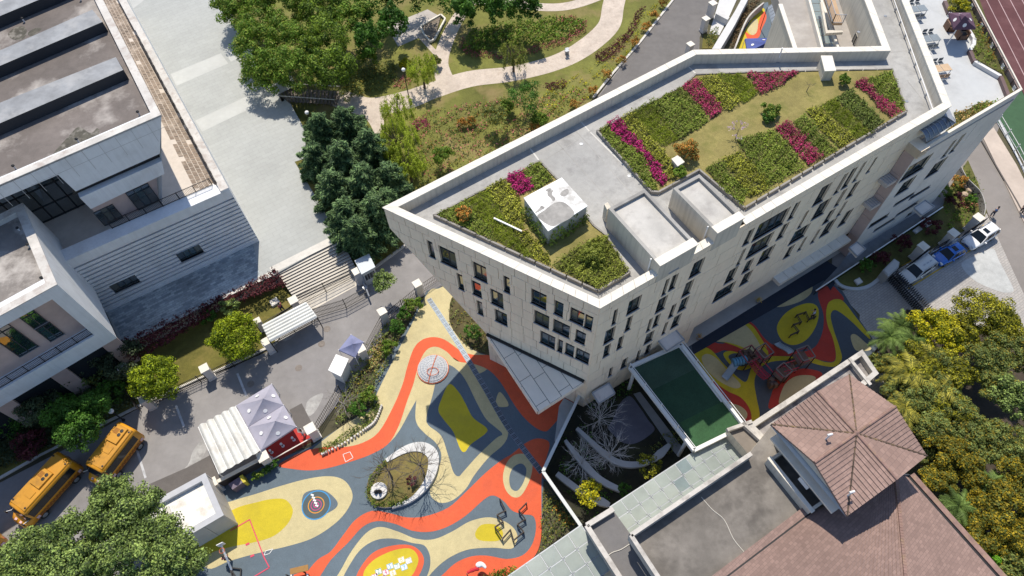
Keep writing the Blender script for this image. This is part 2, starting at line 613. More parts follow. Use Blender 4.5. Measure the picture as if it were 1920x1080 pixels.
# streets, one sheet
m = MB()
m.sheet(PP([(-260,1010),(-60,930),(0,905),(130,838),(270,760),(380,712),(500,660),(520,640),(560,600),(640,545),(690,495),(755,455),(840,400),
   (960,330),(1110,195),(1262,-4),(1310,-70),(1420,-90),(1345,0),(1312,70),(1300,300),(960,600),(840,530),(760,570),(690,680),
   (600,800),(500,870),(400,950),(300,1150),(-200,1300),(-330,1180)]),0.0, asphalt)
m.build('street', kind='structure')
m = MB()
m.sheet(PP([(1112,195),(1262,-2),(1310,-70),(1420,-90),(1345,0),(1312,70),(1300,200),(1150,260)]),0.004, mat('darker park road asphalt', (0.15,0.142,0.138),0.92,0.12,0.15,1.2, grain=0.1, stain=(.2,.19,.185), stain_amt=.4, stain_scale=.2))
m.build('park_road', kind='structure')
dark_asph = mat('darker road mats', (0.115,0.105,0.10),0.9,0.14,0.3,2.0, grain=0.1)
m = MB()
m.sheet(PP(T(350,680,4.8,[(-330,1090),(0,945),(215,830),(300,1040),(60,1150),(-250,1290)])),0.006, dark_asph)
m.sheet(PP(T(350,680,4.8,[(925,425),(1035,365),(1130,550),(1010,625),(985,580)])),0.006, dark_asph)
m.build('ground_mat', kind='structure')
line_m = mat('worn white road paint', (0.52,0.53,0.55),0.8,0.2,0.5,3.0, stain=(0.2,0.2,0.2), stain_amt=0.6, stain_scale=1.5)
m = MB()
for a, b in (((445,700),(462,742)),((255,838),(273,896)),((330,760),(345,800))):
 p, q = P(*a), P(*b)
 s = (q - p).normalized().cross(Vector((0,0,1))) * 0.11
 m.sheet([p - s, q - s, q + s, p + s],0.005, line_m)
m.build('bay_line', kind='structure')
for x, y in ((613,617),(603,645),(470,720),(560,690)):
 c = P(x, y, .004)
 m = MB()
 m.lathe(c, [(.38,0),(.38,.006),(.3,.007),(.02,.008)], mat('rusty manhole', (.19,.165,.145),.8,.2,1.5,6),18)
 m.build('manhole_cover', kind='structure')
cs_m = mat('pale cement smear', (.33,.325,.315),.9,.25,.6,3.0, stain=(.24,.23,.225), stain_amt=.8, stain_scale=1.1)
for q in ([(352,872),(362,845),(385,818),(392,826),(384,850),(366,874),(330,895),(318,902)],[(575,755),(590,742),(606,738),(600,756),(588,775),(574,780)],[(520,625),(545,612),(560,620),(535,640)]):
 m = MB(); m.sheet([(p.x, p.y) for p in PP(spline(q, 3),.003)],.003, cs_m); m.build('cement_smear', kind='structure')
# kerb along the street's far side
def kerb(name, pts, wd=0.28, h=0.14, material=None, closed=False, z=0.0, parent=None):
 q = PP(pts, z)
 b = MB()
 n = len(q)
 for i in range(n if closed else n - 1):
  a, c = q[i], q[(i + 1) % n]
  b.beam(a + Vector((0,0, h / 2)), c + Vector((0,0, h / 2)), wd, h, material or kerb_m)
 return b.build(name, parent, kind=None if parent else 'structure')
kerb('kerb', [(-260,1000),(-60,922),(0,897),(75,855),(160,812),(260,762),(380,708),(470,668),(517,645),(522,632),(511,612)])
kerb('kerb', [(700,505),(757,463),(795,438),(850,400)])
kerb('kerb', [(1112,184),(1150,137),(1200,80),(1262,0),(1300,-60)],0.3,0.15)
# lawns and beds on the far side of the street
lawn2 = mat('sunny lawn', (0.125,0.115,0.024),0.95,0.25,0.3,2.0, stain=(0.21,0.16,0.05), stain_amt=0.5, stain_scale=0.5, grain=0.25, bump=0.4)
m = MB()
m.sheet(PP([(-300,800),(140,655),(232,650),(418,560),(520,514),(555,566),(505,600),(522,640),(380,705),(260,758),(130,830),(0,893),(-200,985)],0.2),0.12, lawn2)
m.build('lawn', kind='structure')
m = MB()
m.sheet(PP([(553,304),(576,297),(600,330),(645,446),(637,448),(600,382)], PLAZA_Z), PLAZA_Z + 0.06, lawn2)
m.build('lawn', kind='structure')
# park behind the school
park_m = mat('park grass', (0.15,0.155,0.034),0.95,0.3,0.12,0.9, stain=(0.25,0.185,0.085), stain_amt=0.7, stain_scale=0.22, grain=0.3, bump=0.5, bump_scale=10)
m = MB()
m.sheet(PP([(380,-100),(505,165),(545,195),(572,245),(577,297),(645,446),(664,508),(700,500),(757,458),(850,396),(960,325),(1112,186),(1262,0),(1312,-75),(1330,-120)]),0.06, park_m)
m.build('park_lawn', kind='structure')
path_m = mat('pink beige stone path', (0.50,0.43,0.365),0.85,0.14,0.5,3.0, stain=(0.36,0.29,0.24), stain_amt=0.5, stain_scale=1.2, grain=0.16)
def ribbon(name, pts, z, material, h=0.0, widths=None, wd=30, parent=None, n=6):
 """pts: centre line in photo points; widths in metres"""
 c = spline(pts, n, False)
 q = PP(c, z)
 W = widths or [wd] * len(pts)
 wl = [W[min(int(i / n), len(W) - 1)] + (W[min(int(i / n) + 1, len(W) - 1)] - W[min(int(i / n), len(W) - 1)]) * ((i % n) / n) for i in range(len(q))]
 L_, R_ = [],[]
 for i, p in enumerate(q):
  d = (q[min(i + 1, len(q) - 1)] - q[max(i - 1,0)]).normalized()
  s = d.cross(Vector((0,0,1))) * wl[i] / 2
  L_.append(p - s)
  R_.append(p + s)
 b = MB()
 zt = z + h
 Lt = [Vector((p.x, p.y, zt)) for p in L_]
 Rt = [Vector((p.x, p.y, zt)) for p in R_]
 b.grid([Rt, Lt], material)
 if h > 0.02:
  b.grid([Lt, [Vector((p.x, p.y, z - 0.05)) for p in L_]], material)
  b.grid([[Vector((p.x, p.y, z - 0.05)) for p in R_], Rt], material)
 return b.build(name, parent, kind=None if parent else 'structure')
ribbon('park_path', [(632,182),(690,200),(760,188),(810,170),(880,148),(960,138),(1040,118),(1095,90),(1140,50),(1150,10),(1162,-40)],0.064, path_m,
       widths=[3.2,3.4,3.6,3.2,3.2,3.0,3.0,3.2,3.2,3.2,3.2])
ribbon('park_path', [(838,158),(826,120),(836,80),(855,40),(880,5),(905,-40)],0.068, path_m, widths=[2.6,2.2,2.1,2.0,1.9,1.9])
ribbon('park_path', [(880,2),(950,2),(1000,12),(1060,12),(1120,-6),(1160,-30)],0.072, path_m, widths=[1.8] * 6)
ribbon('park_path', [(690,200),(705,225),(712,250)],0.072, path_m, widths=[2.5,2.0,1.2])
m = MB()
m.sheet(PP(T(480,0,3,[(735,150),(965,55),(1030,92),(1010,230),(975,245),(935,200),(915,215),(800,265)])),0.076, mat('grey terrace stone', (0.40,0.37,0.345),0.85,0.16,0.4,2.5))
m.sheet(PP(T(480,0,3,[(915,215),(935,200),(980,250),(1020,290),(1000,310)])),0.077, path_m)
m.build('park_terrace', kind='structure')
deck = thing('timber_deck', 'wedge shaped timber deck with pale rim beside the small park terrace', 'deck', P(815,62))
dk_m = mat('weathered decking', (0.21,0.175,0.14),0.85,0.2,0.8,4.0)
q = PP(T(480,0,3,[(925,150),(1040,85),(1065,108),(1005,222),(980,236),(945,195)]),0.3)
for i in range(9):
 t0, t1 = i / 9 + 0.006,(i + 1) / 9 - 0.006
 a0, a1 = q[0].lerp(q[5], t0), q[0].lerp(q[5], t1)
 b0, b1 = q[1].lerp(q[3], t0), q[1].lerp(q[3], t1)
 m = MB()
 m.prism([a0, b0, b1, a1],0.3,0.12, dk_m)
 m.build('deck_board', deck)
m = MB()
for a, b in zip(q, q[1:] + q[:1]):
 m.beam(a + Vector((0,0,.05)), b + Vector((0,0,.05)),0.22,0.3, coping_m)
m.build('rim', deck)
# right hand forecourt and road
fore_m = brickmat('forecourt setts', (0.40,0.375,0.35),(0.345,0.33,0.315),(0.27,0.255,0.24),0.5,0.25,0.85, rad(-31),0.025,0.12)
m = MB()
m.sheet(PP([(1565,540),(1580,545),(1660,520),(1790,440),(1850,400),(1905,520),(1990,700),(1900,800),(1600,800),(1612,590)]),0.012, fore_m)
m.build('forecourt', kind='structure')
m = MB()
m.sheet(PP(spline(T(1660,380,5.54,[(830,600),(1000,520),(1120,480),(1180,600),(1300,830),(1330,920),(1240,935),(1120,900),(960,830),(850,740),(790,650)]),4)),0.016,
  mat('pale stone inlay', (0.42,0.43,0.425),0.8,0.14,0.4,1.6, grain=0.12))
m.build('stone_inlay', kind='structure')
road2 = mat('pale worn road', (0.225,0.206,0.193),0.9,0.12,0.1,0.9, stain=(0.22,0.205,0.195), stain_amt=0.35, stain_scale=0.2, grain=0.08)
m = MB()
m.sheet(PP([(1760,320),(1830,245),(1900,330),(2100,620),(2250,900),(2100,960),(1935,640),(1890,500),(1850,395)]),0.008, road2)
m.sheet(PP([(1560,470),(1765,340),(1850,240),(1880,225),(1800,400),(1560,545)]),0.004, road2)
m.build('side_road', kind='structure')
pave_m = mat('sunny footpath slabs', (0.47,0.40,0.345),0.85,0.1,0.3,2.0)
m = MB()
m.prism(PP([(1842,258),(1862,240),(1905,310),(1960,420),(2050,580),(2020,600),(1925,430)]),0.12,-0.02, pave_m)
m.build('footpath', kind='structure')
kerb('kerb', [(1838,262),(1870,318),(1905,378),(1960,480)],0.16,0.16, mat('dark kerb', (0.10,0.09,0.085),0.9,0.1))
yl = mat('yellow bay paint', (0.55,0.34,0.03),0.8,0.15,1.0,4.0)
m = MB()
for a, b in (((1702,541),(1812,474)),((1812,474),(1870,440)),((1690,498),(1785,452)),((1785,452),(1845,422)),((1800,456),(1812,474))):
 p, q = P(*a), P(*b)
 s = (q - p).normalized().cross(Vector((0,0,1))) * 0.07
 m.sheet([p - s, q - s, q + s, p + s],0.02, yl)
m.build('bay_line', kind='structure')
# athletics track and pitch beyond the far corner
m = MB()
m.sheet(PP([(1800,-60),(1832,0),(1915,168),(2000,330),(2300,500),(2300,-100)]),0.02, mat('maroon running track', (0.10,0.038,0.04),0.9,0.14,0.1,1.0, stain=(0.2,0.1,0.1), stain_amt=0.3, grain=0.1))
m.build('running_track', kind='structure')
m = MB()
m.sheet(PP([(1868,225),(1915,170),(2030,380),(2000,430),(1925,310)]),0.03, mat('green pitch edge', (0.045,0.10,0.05),0.95,0.15,0.4,2.0))
m.build('pitch', kind='structure')
m = MB()
tl = mat('track line paint', (0.42,0.30,0.30),0.9,0.2,0.5,3)
for k in range(6):
 p, q = P(1845 + 22 * k, -10,0.03), P(1945 + 25 * k, 190,0.03)
 s = (q - p).normalized().cross(Vector((0,0,1))) * 0.06
 m.sheet([p - s, q - s, q + s, p + s],0.03, tl)
p, q = P(1872,222,0.04), P(1970,420,0.04)
s = (q - p).normalized().cross(Vector((0,0,1))) * 0.15
m.sheet([p - s, q - s, q + s, p + s],0.04, line_m)
m.build('track_line', kind='structure')
# garden floor under the right hand trees
m = MB()
m.sheet(PP([(1640,640),(1700,580),(1930,640),(2300,800),(2300,1300),(1950,1300),(1740,870)]),0.03, soil_m)
m.build('wood_floor', kind='structure')
m = MB()
m.sheet(PP([(1770,770),(1800,760),(1870,800),(1920,830),(1920,850),(1860,830),(1780,800)]),0.04, path_m)
m.build('garden_path', kind='structure')
# plaza steps down to the gate
stairs = thing('plaza_steps', 'broad pale stone steps dropping from the plaza to the street gate', 'steps', P(585,545))
st_m = mat('pale step stone', (0.56,0.52,0.455),0.8,0.1,0.4,2.5)
stn_m = mat('dark step riser', (0.20,0.175,0.15),0.9,0.15)  # risers coloured darker than the treads
tl_, tr_ = P(516,507, PLAZA_Z), P(638,445, PLAZA_Z)
bl_, br_ = P(556,566,0), P(672,512,0)
NS = 13
for i in range(NS):
 t0, t1 = i / NS, (i + 1) / NS
 z = PLAZA_Z * (1 - (i + 0.4) / NS)
 a0, b0, a1, b1 = [u.lerp(v, t) for t in (t0, t1) for u, v in ((tl_, bl_),(tr_, br_))]
 m = MB()
 m.prism([a0, b0, b1, a1], z, -0.02, st_m, stn_m)
 m.build('step', stairs)
m = MB()
m.prism(PP([(556,566),(672,512),(680,530),(566,592)]),0.02,-0.02, st_m)
m.build('landing', stairs)
# timber stair from the plaza into the park
ts = thing('timber_stair', 'dark slatted timber stair leading from the plaza into the park', 'stair', P(575,178))
a, b, c, d = P(517,165,1.9), P(528,190,1.9), P(640,172,0.1), P(632,197,0.1)
for i in range(16):
 t0, t1 = (i + 0.08) / 16,(i + 0.9) / 16
 z = 1.9 - 1.75 * (i / 16)
 p0, q0, p1, q1 = a.lerp(c, t0), b.lerp(d, t0), a.lerp(c, t1), b.lerp(d, t1)
 m = MB()
 m.prism([p0, q0, q1, p1], z, z - 0.09, mat('stair timber', (0.17,0.14,0.12),0.8,0.2,1.0,5.0), bottom=True)
 m.build('tread', ts)
for u, v in ((a, c),(b, d)):
 m = MB()
 up = Vector((0,0,0.95))
 for i in range(9):
  p = u.lerp(v, i / 8)
  m.beam(p - Vector((0,0,0.3)), p + up, 0.07,0.07, dk_m)
 m.beam(u + up, v + up, 0.09,0.06, coping_m)
 m.build('handrail', ts)
# ------------------------------------------------------------------ the school
ZR, ZF = 20.0,18.8
def rects_minus(rects, hole):
 out = []
 a0, b0, a1, b1 = hole
 for (u0, v0, u1, v1) in rects:
  if a1 <= u0 or a0 >= u1 or b1 <= v0 or b0 >= v1:
   out.append((u0, v0, u1, v1))
   continue
  if b0 > v0: out.append((u0, v0, u1, b0))
  if b1 < v1: out.append((u0, b1, u1, v1))
  lo, hi = max(v0, b0), min(v1, b1)
  if a0 > u0: out.append((u0, lo, a0, hi))
  if a1 < u1: out.append((a1, lo, u1, hi))
 return [r for r in out if r[2] - r[0] > 0.02 and r[3] - r[1] > 0.02]
def clip(poly, hp):
 for a, b, c in hp:
  out = []
  for i in range(len(poly)):
   p, q = poly[i], poly[(i + 1) % len(poly)]
   dp, dq = a * p[0] + b * p[1] - c, a * q[0] + b * q[1] - c
   if dp <= 0: out.append(p)
   if (dp < 0 < dq) or (dq < 0 < dp):
    t = dp / (dp - dq)
    out.append((p[0] + (q[0] - p[0]) * t, p[1] + (q[1] - p[1]) * t))
  poly = out
  if len(poly) < 3: return []
 return poly
glass_b = glassmat('teal window glass', (.03,.062,.075), ior=2.2)
glass_c = glassmat('window glass with pale blind', (.11,.115,.10), ior=1.8, rough=.08)
class Wall:
 def __init__(s, o, p):
  s.o = Vector((o.x, o.y, 0))
  s.U = Vector((p.x - o.x, p.y - o.y, 0)).normalized()
  s.N = Vector((s.U.y, -s.U.x, 0))
 def at(s, u, v, n=0.0):
  return s.o + s.U * u + s.N * n + Vector((0,0, v))
 def uv(s, x, y, n=0.0):
  p = on_plane(x, y, s.o + s.N * n, s.N)
  return ((p - s.o).dot(s.U), p.z)
 def slab(s, mb, poly, n1, n0, m):
  f = [s.at(u, v, n1) for u, v in poly]
  k = [s.at(u, v, n0) for u, v in poly]
  mb.face(f, m)
  for i in range(len(poly)):
   j = (i + 1) % len(poly)
   mb.face([k[i], k[j], f[j], f[i]], m)
 def window(s, parent, u0, v0, u1, v1, depth=0.26, mull=None, sill=True, fm=None, gm=None, reveal=None):
  fm, gm = fm or frame_m, gm or glass_m
  b = MB()
  rv = reveal or panel_m
  c = [(u0, v0),(u1, v0),(u1, v1),(u0, v1)]
  for i in range(4):
   (a, e),(f, g) = c[i], c[(i + 1) % 4]
   b.face([s.at(a, e, 0), s.at(a, e, -depth), s.at(f, g, -depth), s.at(f, g, 0)], rv)
  t = 0.07
  d0, d1 = -depth, -depth + 0.09
  def bar(x0, y0, x1, y1):
   s.slab(b, [(x0, y0),(x1, y0),(x1, y1),(x0, y1)], d1, d0, fm)
  bar(u0, v0, u0 + t, v1); bar(u1 - t, v0, u1, v1); bar(u0 + t, v0, u1 - t, v0 + t); bar(u0 + t, v1 - t, u1 - t, v1)
  wd = u1 - u0
  n = mull if mull is not None else (0 if wd < 1.0 else 1 if wd < 2.3 else 2 if wd < 3.6 else 3)
  xs = [u0 + t + (wd - 2 * t) * (i + 1) / (n + 1) for i in range(n)]
  for x in xs: bar(x - t / 2, v0 + t, x + t / 2, v1 - t)
  if v1 - v0 > 1.5: bar(u0 + t, v1 - 0.62, u1 - t, v1 - 0.57)
  wn = b.build('window', parent)
  e = [u0 + t] + xs + [u1 - t]
  for i in range(len(e) - 1):
   g = MB()
   k = random.uniform(-0.02,0.02)
   gg = gm if gm is not glass_m else random.choice((glass_m, glass_m, glass_b, glass_m, glass_c))
   g.face([s.at(e[i], v0 + t, d0 + 0.03 + k), s.at(e[i + 1], v0 + t, d0 + 0.03 - k), s.at(e[i + 1], v1 - t, d0 + 0.03 - k), s.at(e[i], v1 - t, d0 + 0.03 + k)], gg)
   g.build('pane', wn)
  if sill:
   g = MB()
   s.slab(g, [(u0 - 0.06, v0 - 0.07),(u1 + 0.06, v0 - 0.07),(u1 + 0.06, v0),(u0 - 0.06, v0)],0.10,-depth + 0.1, sill_m)
   g.build('sill', wn)
  return wn
 def panels(s, parent, rows, u0, u1, wd, holes, hp=(), seed=1, m=None, name='facade_panel', gap=0.045, jitter=0.28, backing=True):
  g = random.Random(seed)
  back = MB()
  for (va, vb) in rows:
   x = u0
   first = True
   while x < u1 - 0.05:
    w_ = wd * g.uniform(1 - jitter, 1 + jitter)
    if first: w_ *= g.uniform(0.4,1.0)
    first = False
    x2 = min(x + w_, u1)
    if u1 - x2 < 0.5: x2 = u1
    rs = [(x + gap / 2, va + gap / 2, x2 - gap / 2, vb - gap / 2)]
    for h in holes: rs = rects_minus(rs, h)
    b = MB()
    k = g.uniform(-0.008,0.008)
    for r in rs:
     poly = clip([(r[0], r[1]),(r[2], r[1]),(r[2], r[3]),(r[0], r[3])], hp)
     if len(poly) >= 3: s.slab(b, poly, k, -0.1, m or panel_m)
    if b.f: b.build(name, parent)
    x = x2
   if backing:
    rs = [(u0, va, u1, vb)]
    for h in holes: rs = rects_minus(rs, h)
    for r in rs:
     poly = clip([(r[0], r[1]),(r[2], r[1]),(r[2], r[3]),(r[0], r[3])], hp)
     if len(poly) >= 3: back.face([s.at(u, v, -0.07) for u, v in poly], joint_m)
  if backing: back.build('backing', parent)
A_, B_, C_ = P(719,389, ZR), P(1125,577, ZR), P(1783,198, ZR)
Cw = P(1660,-105, ZR)
K3, K2, K1 = P(1583,-105, ZR), P(1655,87, ZR), P(1300,94, ZR)
school = thing('school_building', 'beige panelled school with a planted roof and pointed overhanging end', 'school', (A_ + B_ + C_) / 3 - Vector((0,0, ZR)))
LW, RW = Wall(A_, B_), Wall(B_, C_)
wl = (B_ - A_).length
# --- left front: overhanging, its lower edge cut on the slant
pxs = [((799,449),(817,485)),((821,459),(858,505)),((885.5,489),(914,531)),((855.5,511),(871,545.5)),((883,524),(904,559)),
       ((943,515.5),(956.7,551)),((918.5,540),(944.5,579)),((893,562),(906.7,592)),((926.7,578),(951.7,611.7)),((995.7,540),(1024,580.7)),
       ((1001.7,580),(1029,617)),((1013,619),(1040,655)),((1040,561.7),(1055,595)),((1070,575),(1093,611.7)),((1098,588),(1109,620)),
       ((1037.7,597),(1066.7,634)),((1046.7,635),(1054,661.7)),((1060.7,641.7),(1075,670)),((1080,616.7),(1096,647)),((1080.7,651),(1103,683))]
hl = []
for (a, b) in pxs:
 u0, v1 = LW.uv(*a)
 u1, v0 = LW.uv(*b)
 hl.append((u0, v0, u1, v1))
tipu, tipv = LW.uv(721,417)
du, dv = LW.uv(913,627)
dn = Vector((dv - tipv, -(du - tipu),0))      # half plane below the slanted edge is cut away
hp = [(dn.x, dn.y, dn.x * tipu + dn.y * tipv),(-1,0,0)]
if dn.x * (wl) + dn.y * 19 > hp[0][2]: hp[0] = (-dn.x, -dn.y, -hp[0][2])
rows = [(18.75,20.0 - 0.1)]
v = 18.75
while v > 0.1:
 rows.append((max(v - 1.56,0.0), v))
 v -= 1.56
LW.panels(school, [r for r in rows if r[1] > dv],0.0, wl, 1.2, hl, hp, seed=3, jitter=0.14)
LW.panels(school, [r for r in rows if r[1] <= dv], du, wl, 1.2, hl, [], seed=4, jitter=0.14)
for h in hl: LW.window(school, *h)
# --- right front
def R7(bl, tr, k=4.5, ox=1120, oy=480):
 u0, v0 = RW.uv(ox + bl[0] / k, oy + bl[1] / k)
 u1, v1 = RW.uv(ox + tr[0] / k, oy + tr[1] / k)
 return (u0, v0, u1, v1)
hr = [R7(*q) for q in [((243,500),(380,322)),((118,583),(168,447)),((50,748),(158,587)),((228,640),(303,497)),((45,858),(118,733)),((160,793),(228,665)),
      ((605,140),(705,22)),((540,335),(603,190)),((597,295),(690,140)),((485,485),(600,325)),((410,640),(460,525)),((462,605),(540,480)),
      ((390,748),(487,620)),((318,890),(363,790)),((393,840),(465,730)),((195,955),(262,850)),((90,1020),(130,935)),
      ((770,190),(915,5)),((707,350),(822,190)),((675,475),(783,330)),((595,525),(672,395)),((540,665),(592,555)),((615,615),(717,478)),
      ((1065,240),(1197,78)),((968,395),(1175,205)),((1215,150),(1330,10)),((1195,255),(1318,112))]]
hr += [R7(a, b, 4.5,1380,300) for a, b in [((52,725),(163,568)),((130,690),(468,388)),((432,508),(552,340)),((78,835),(330,597)),
      ((335,678),(460,515)),((172,885),(340,705)),((640,392),(818,182)),((515,578),(622,420)),
      ((630,510),(815,310)),((437,720),(637,525)),((395,835),(505,705)),((515,768),(608,640)),((820,290),(957,100)),((885,245),(1035,50)),((980,185),(1110,5)),
      ((1095,110),(1180,-20)),((825,395),(945,235)),((925,325),(1057,165)),((725,545),(848,400)),((845,475),(948,340)),((700,655),(860,480)),((625,705),(722,575)),
      ((855,565),(1000,400)),((45,960),(160,815)),((18,1070),(150,915)),((0,890),(90,740))]]
# settle overlaps: shrink later ones
fixed = []
for h in hr:
 u0, v0, u1, v1 = h
 if u1 - u0 < 0.35: u1 = u0 + 0.4
 if v1 - v0 < 0.7: v0 = v1 - 1.2
 ok = True
 for f in fixed:
  if u0 < f[2] + 0.12 and u1 > f[0] - 0.12 and v0 < f[3] + 0.12 and v1 > f[1] - 0.12:
   ou, ov = min(u1, f[2]) - max(u0, f[0]), min(v1, f[3]) - max(v0, f[1])
   if ou < 0.5 * (u1 - u0) and ou < ov:
    if u0 < f[0]: u1 = f[0] - 0.15
    else: u0 = f[2] + 0.15
   elif ov < 0.6 * (v1 - v0):
    if v0 < f[1]: v1 = f[1] - 0.15
    else: v0 = f[3] + 0.15
   else: ok = False
 if ok and u1 - u0 > 0.25 and v1 - v0 > 0.6: fixed.append((u0, v0, u1, v1))
hr = fixed
uC = RW.uv(1783,198)[0]
WN, ZW, ZT = 1.2,17.4,16.4            # the wing stands proud of the long front and is lower
uE = (P(1915,168, ZW) - RW.o).dot(RW.U)
uR0 = uR1 = 35.5
uL0, uL1 = RW.uv(1467,489)[0], RW.uv(1590,428)[0]
uA0 = RW.uv(1311,592)[0]
hr = [h for h in hr if h[2] < uR0 - 0.1]
arcade = (uA0,0.0, uR0,3.3)
hr = [h for h in hr if not (h[1] < 3.4 and h[0] > uA0)]
rows2 = [(18.9,19.9)]
v = 18.9
while v > 0.1:
 rows2.append((max(v - 1.9,0.0), v))
 v -= 1.9
RW.panels(school, rows2,0.0, uR0,2.15, hr + [arcade], seed=7, jitter=0.2)
RW.panels(school, [(18.9,19.9),(17.2,18.9),(ZT, 17.2)], uR0, uC, 2.15,[], seed=8, jitter=0.2)
for h in hr: RW.window(school, *h)
# pink return wall where the wing stands forward, its beam end and the cooling unit ledges beside it
RT_ = Wall(RW.at(uR0,0,0), RW.at(uR0,0, WN))
RT_.panels(school, [(0,3.4),(3.4,6.8),(6.8,10.2),(10.2,13.6),(13.6, ZW - .9)],0.0, WN, 4.0,[], seed=2, m=pink_m, name='return_panel')
for zz in (13.0,9.4):
 b = MB()
 c = RW.at(uR0 - .75, zz, .55)
 b.box(c, (1.35,1.0,0.45), mat('beige grey ledge', (.50,.455,.43),.6,.08), math.atan2(RW.U.y, RW.U.x))
 for k in (-.45,-.15,.15,.45):
  b.box(c + RW.U * k + Vector((0,0,.25)),(0.05,0.95,0.05), sill_m, math.atan2(RW.U.y, RW.U.x))
 b.build('cooling_unit_ledge', school)
b = MB()
RW.slab(b, [(uR0 - .15, ZW - .9),(uR0 + 1.0, ZW - .9),(uR0 + 1.0, ZW + .08),(uR0 - .15, ZW + .08)], WN + .25,-0.3, panel_m)
b.prism([RW.at(uR0 - .15,0, WN + .25), RW.at(uR0 + 1.0,0, WN + .25), RW.at(uR0 + 1.0,0,-.05), RW.at(uR0 - .15,0,-.05)], ZW + .085, ZW - .9, panel_m)
b.build('beam_end', school)
# ground floor behind the ledge
b = MB()
b.face([RW.at(uA0,0,-1.1), RW.at(uR0,0,-1.1), RW.at(uR0,3.3,-1.1), RW.at(uA0,3.3,-1.1)], panel_m)
b.face([RW.at(uA0,3.3,-1.1), RW.at(uR0,3.3,-1.1), RW.at(uR0,3.3,0), RW.at(uA0,3.3,0)], panel_m)
b.face([RW.at(uA0,0,0), RW.at(uA0,0,-1.1), RW.at(uA0,3.3,-1.1), RW.at(uA0,3.3,0)], panel_m)
b.build('ground_floor_wall', school)
RW3 = Wall(RW.at(0,0,-1.1), RW.at(10,0,-1.1))
x = uA0 + 0.8
while x < uR0 - 3.2:
 RW3.window(school, x, 0.25, x + 2.8,2.6, depth=-0.04, sill=False)
 x += 3.7
wl_led = (uL1 - uL0) / 8
for i in range(8):
 b = MB()
 RW.slab(b, [(uL0 + i * wl_led + .02,3.35),(uL0 + (i + 1) * wl_led - .02,3.35),(uL0 + (i + 1) * wl_led - .02,3.85),(uL0 + i * wl_led + .02,3.85)],1.0,-0.02, coping_m)
 b.build('ledge_panel', school)
# --- right wing with the roof terrace
WW = Wall(RW.at(0,0, WN), RW.at(10,0, WN))
def W1(bl, tr, k=5.143, ox=1640, oy=160):
 u0, v0 = WW.uv(ox + bl[0] / k, oy + bl[1] / k)
 u1, v1 = WW.uv(ox + tr[0] / k, oy + tr[1] / k)
 return (u0, v0, u1, v1)
wing_px = [((235,935),(575,645)),((190,1070),(415,860)),((640,700),(800,515)),((715,655),(890,455)),((480,900),(715,680))]
wing_holes = [W1(*q) for q in wing_px]
wing_holes += [W1(a, c, 3.6,1540,200) for a, c in [((315,820),(465,712)),((350,845),(492,757)),((500,740),(650,642)),((487,672),(632,576)),((590,628),(735,535)),((200,915),(290,855)),((570,745),(625,700))]]
fx = []
for (u0, v0, u1, v1) in wing_holes:
 u1, v1 = max(u1, u0 + .5), max(v1, v0 + .45)
 if v0 > 0.25 and u0 > uR1 + .3 and v1 < ZT and u1 < uE - .2 and not any(u0 < f[2] + .1 and u1 > f[0] - .1 and v0 < f[3] + .1 and v1 > f[1] - .1 for f in fx):
  fx.append((u0, v0, u1, v1))
wing_holes = fx
clad = mat('pale stone cladding', (0.72,0.685,0.64),0.5,0.06,0.3,1.2, stain=(0.52,0.50,0.47), stain_amt=0.3, stain_scale=0.7)
WW.panels(school, [(ZT, ZW - .06),(13.2, ZT),(10.0,13.2),(6.8,10.0),(3.6,6.8),(0.0,3.6)], uR1 + .05, uE, 3.4, wing_holes, seed=9, m=clad, name='cladding_panel', gap=0.03)
for h in wing_holes: WW.window(school, *h, mull=1)
# dark drip line under the terrace parapet
b = MB()
WW.slab(b, [(uR1 + 0.3, ZT - .1),(uE - 0.4, ZT - .1),(uE - 0.4, ZT + .06),(uR1 + 0.3, ZT + .06)],0.06,-0.05, grey_metal)
b.build('drip_rail', school)
E1 = WW.at(uE, 0)
F1 = P(1822,-10, ZW)
F1 = E1 + (Vector((F1.x, F1.y, 0)) - E1) * 1.5
b = MB()
b.sheet([WW.at(uR1,0,-0.35), WW.at(uE, 0,-0.35), F1, P(1660,-105,15), RW.at(uC - 3,0,-6)], ZT, mat('white terrace tiles', (0.45,0.465,0.475),0.7,0.1,0.5,1.6, stain=(0.40,0.42,0.43), stain_amt=0.5, stain_scale=0.5))
b.build('terrace_floor', school)
b = MB()
b.beam(WW.at(uR1 + 1.0, ZW - .05,-0.12), WW.at(uE + .1, ZW - .05,-0.12),0.26,0.12, coping_m)
b.build('terrace_coping', school)
b = MB()
b.face([WW.at(uR1, ZT, -0.34), WW.at(uE, ZT, -0.34), WW.at(uE, ZW - .1,-0.34), WW.at(uR1, ZW - .1,-0.34)], panel_m)
b.face([E1 + Vector((0,0,0)), Vector((F1.x, F1.y, 0)), Vector((F1.x, F1.y, ZW)), E1 + Vector((0,0, ZW))], panel_m)
b.build('terrace_wall', school)
EW = Wall(E1, Vector((F1.x, F1.y, 0)))
el = (F1 - E1).length
brown_m = mat('brown terrace louvre', (0.26,0.195,0.18),0.6,0.12,0.5,3.0)
b = MB()
b.beam(EW.at(0, ZW, 0), EW.at(el, ZW, 0),0.12,0.1, coping_m)
b.build('terrace_coping', school)
n = int(el / 1.55)
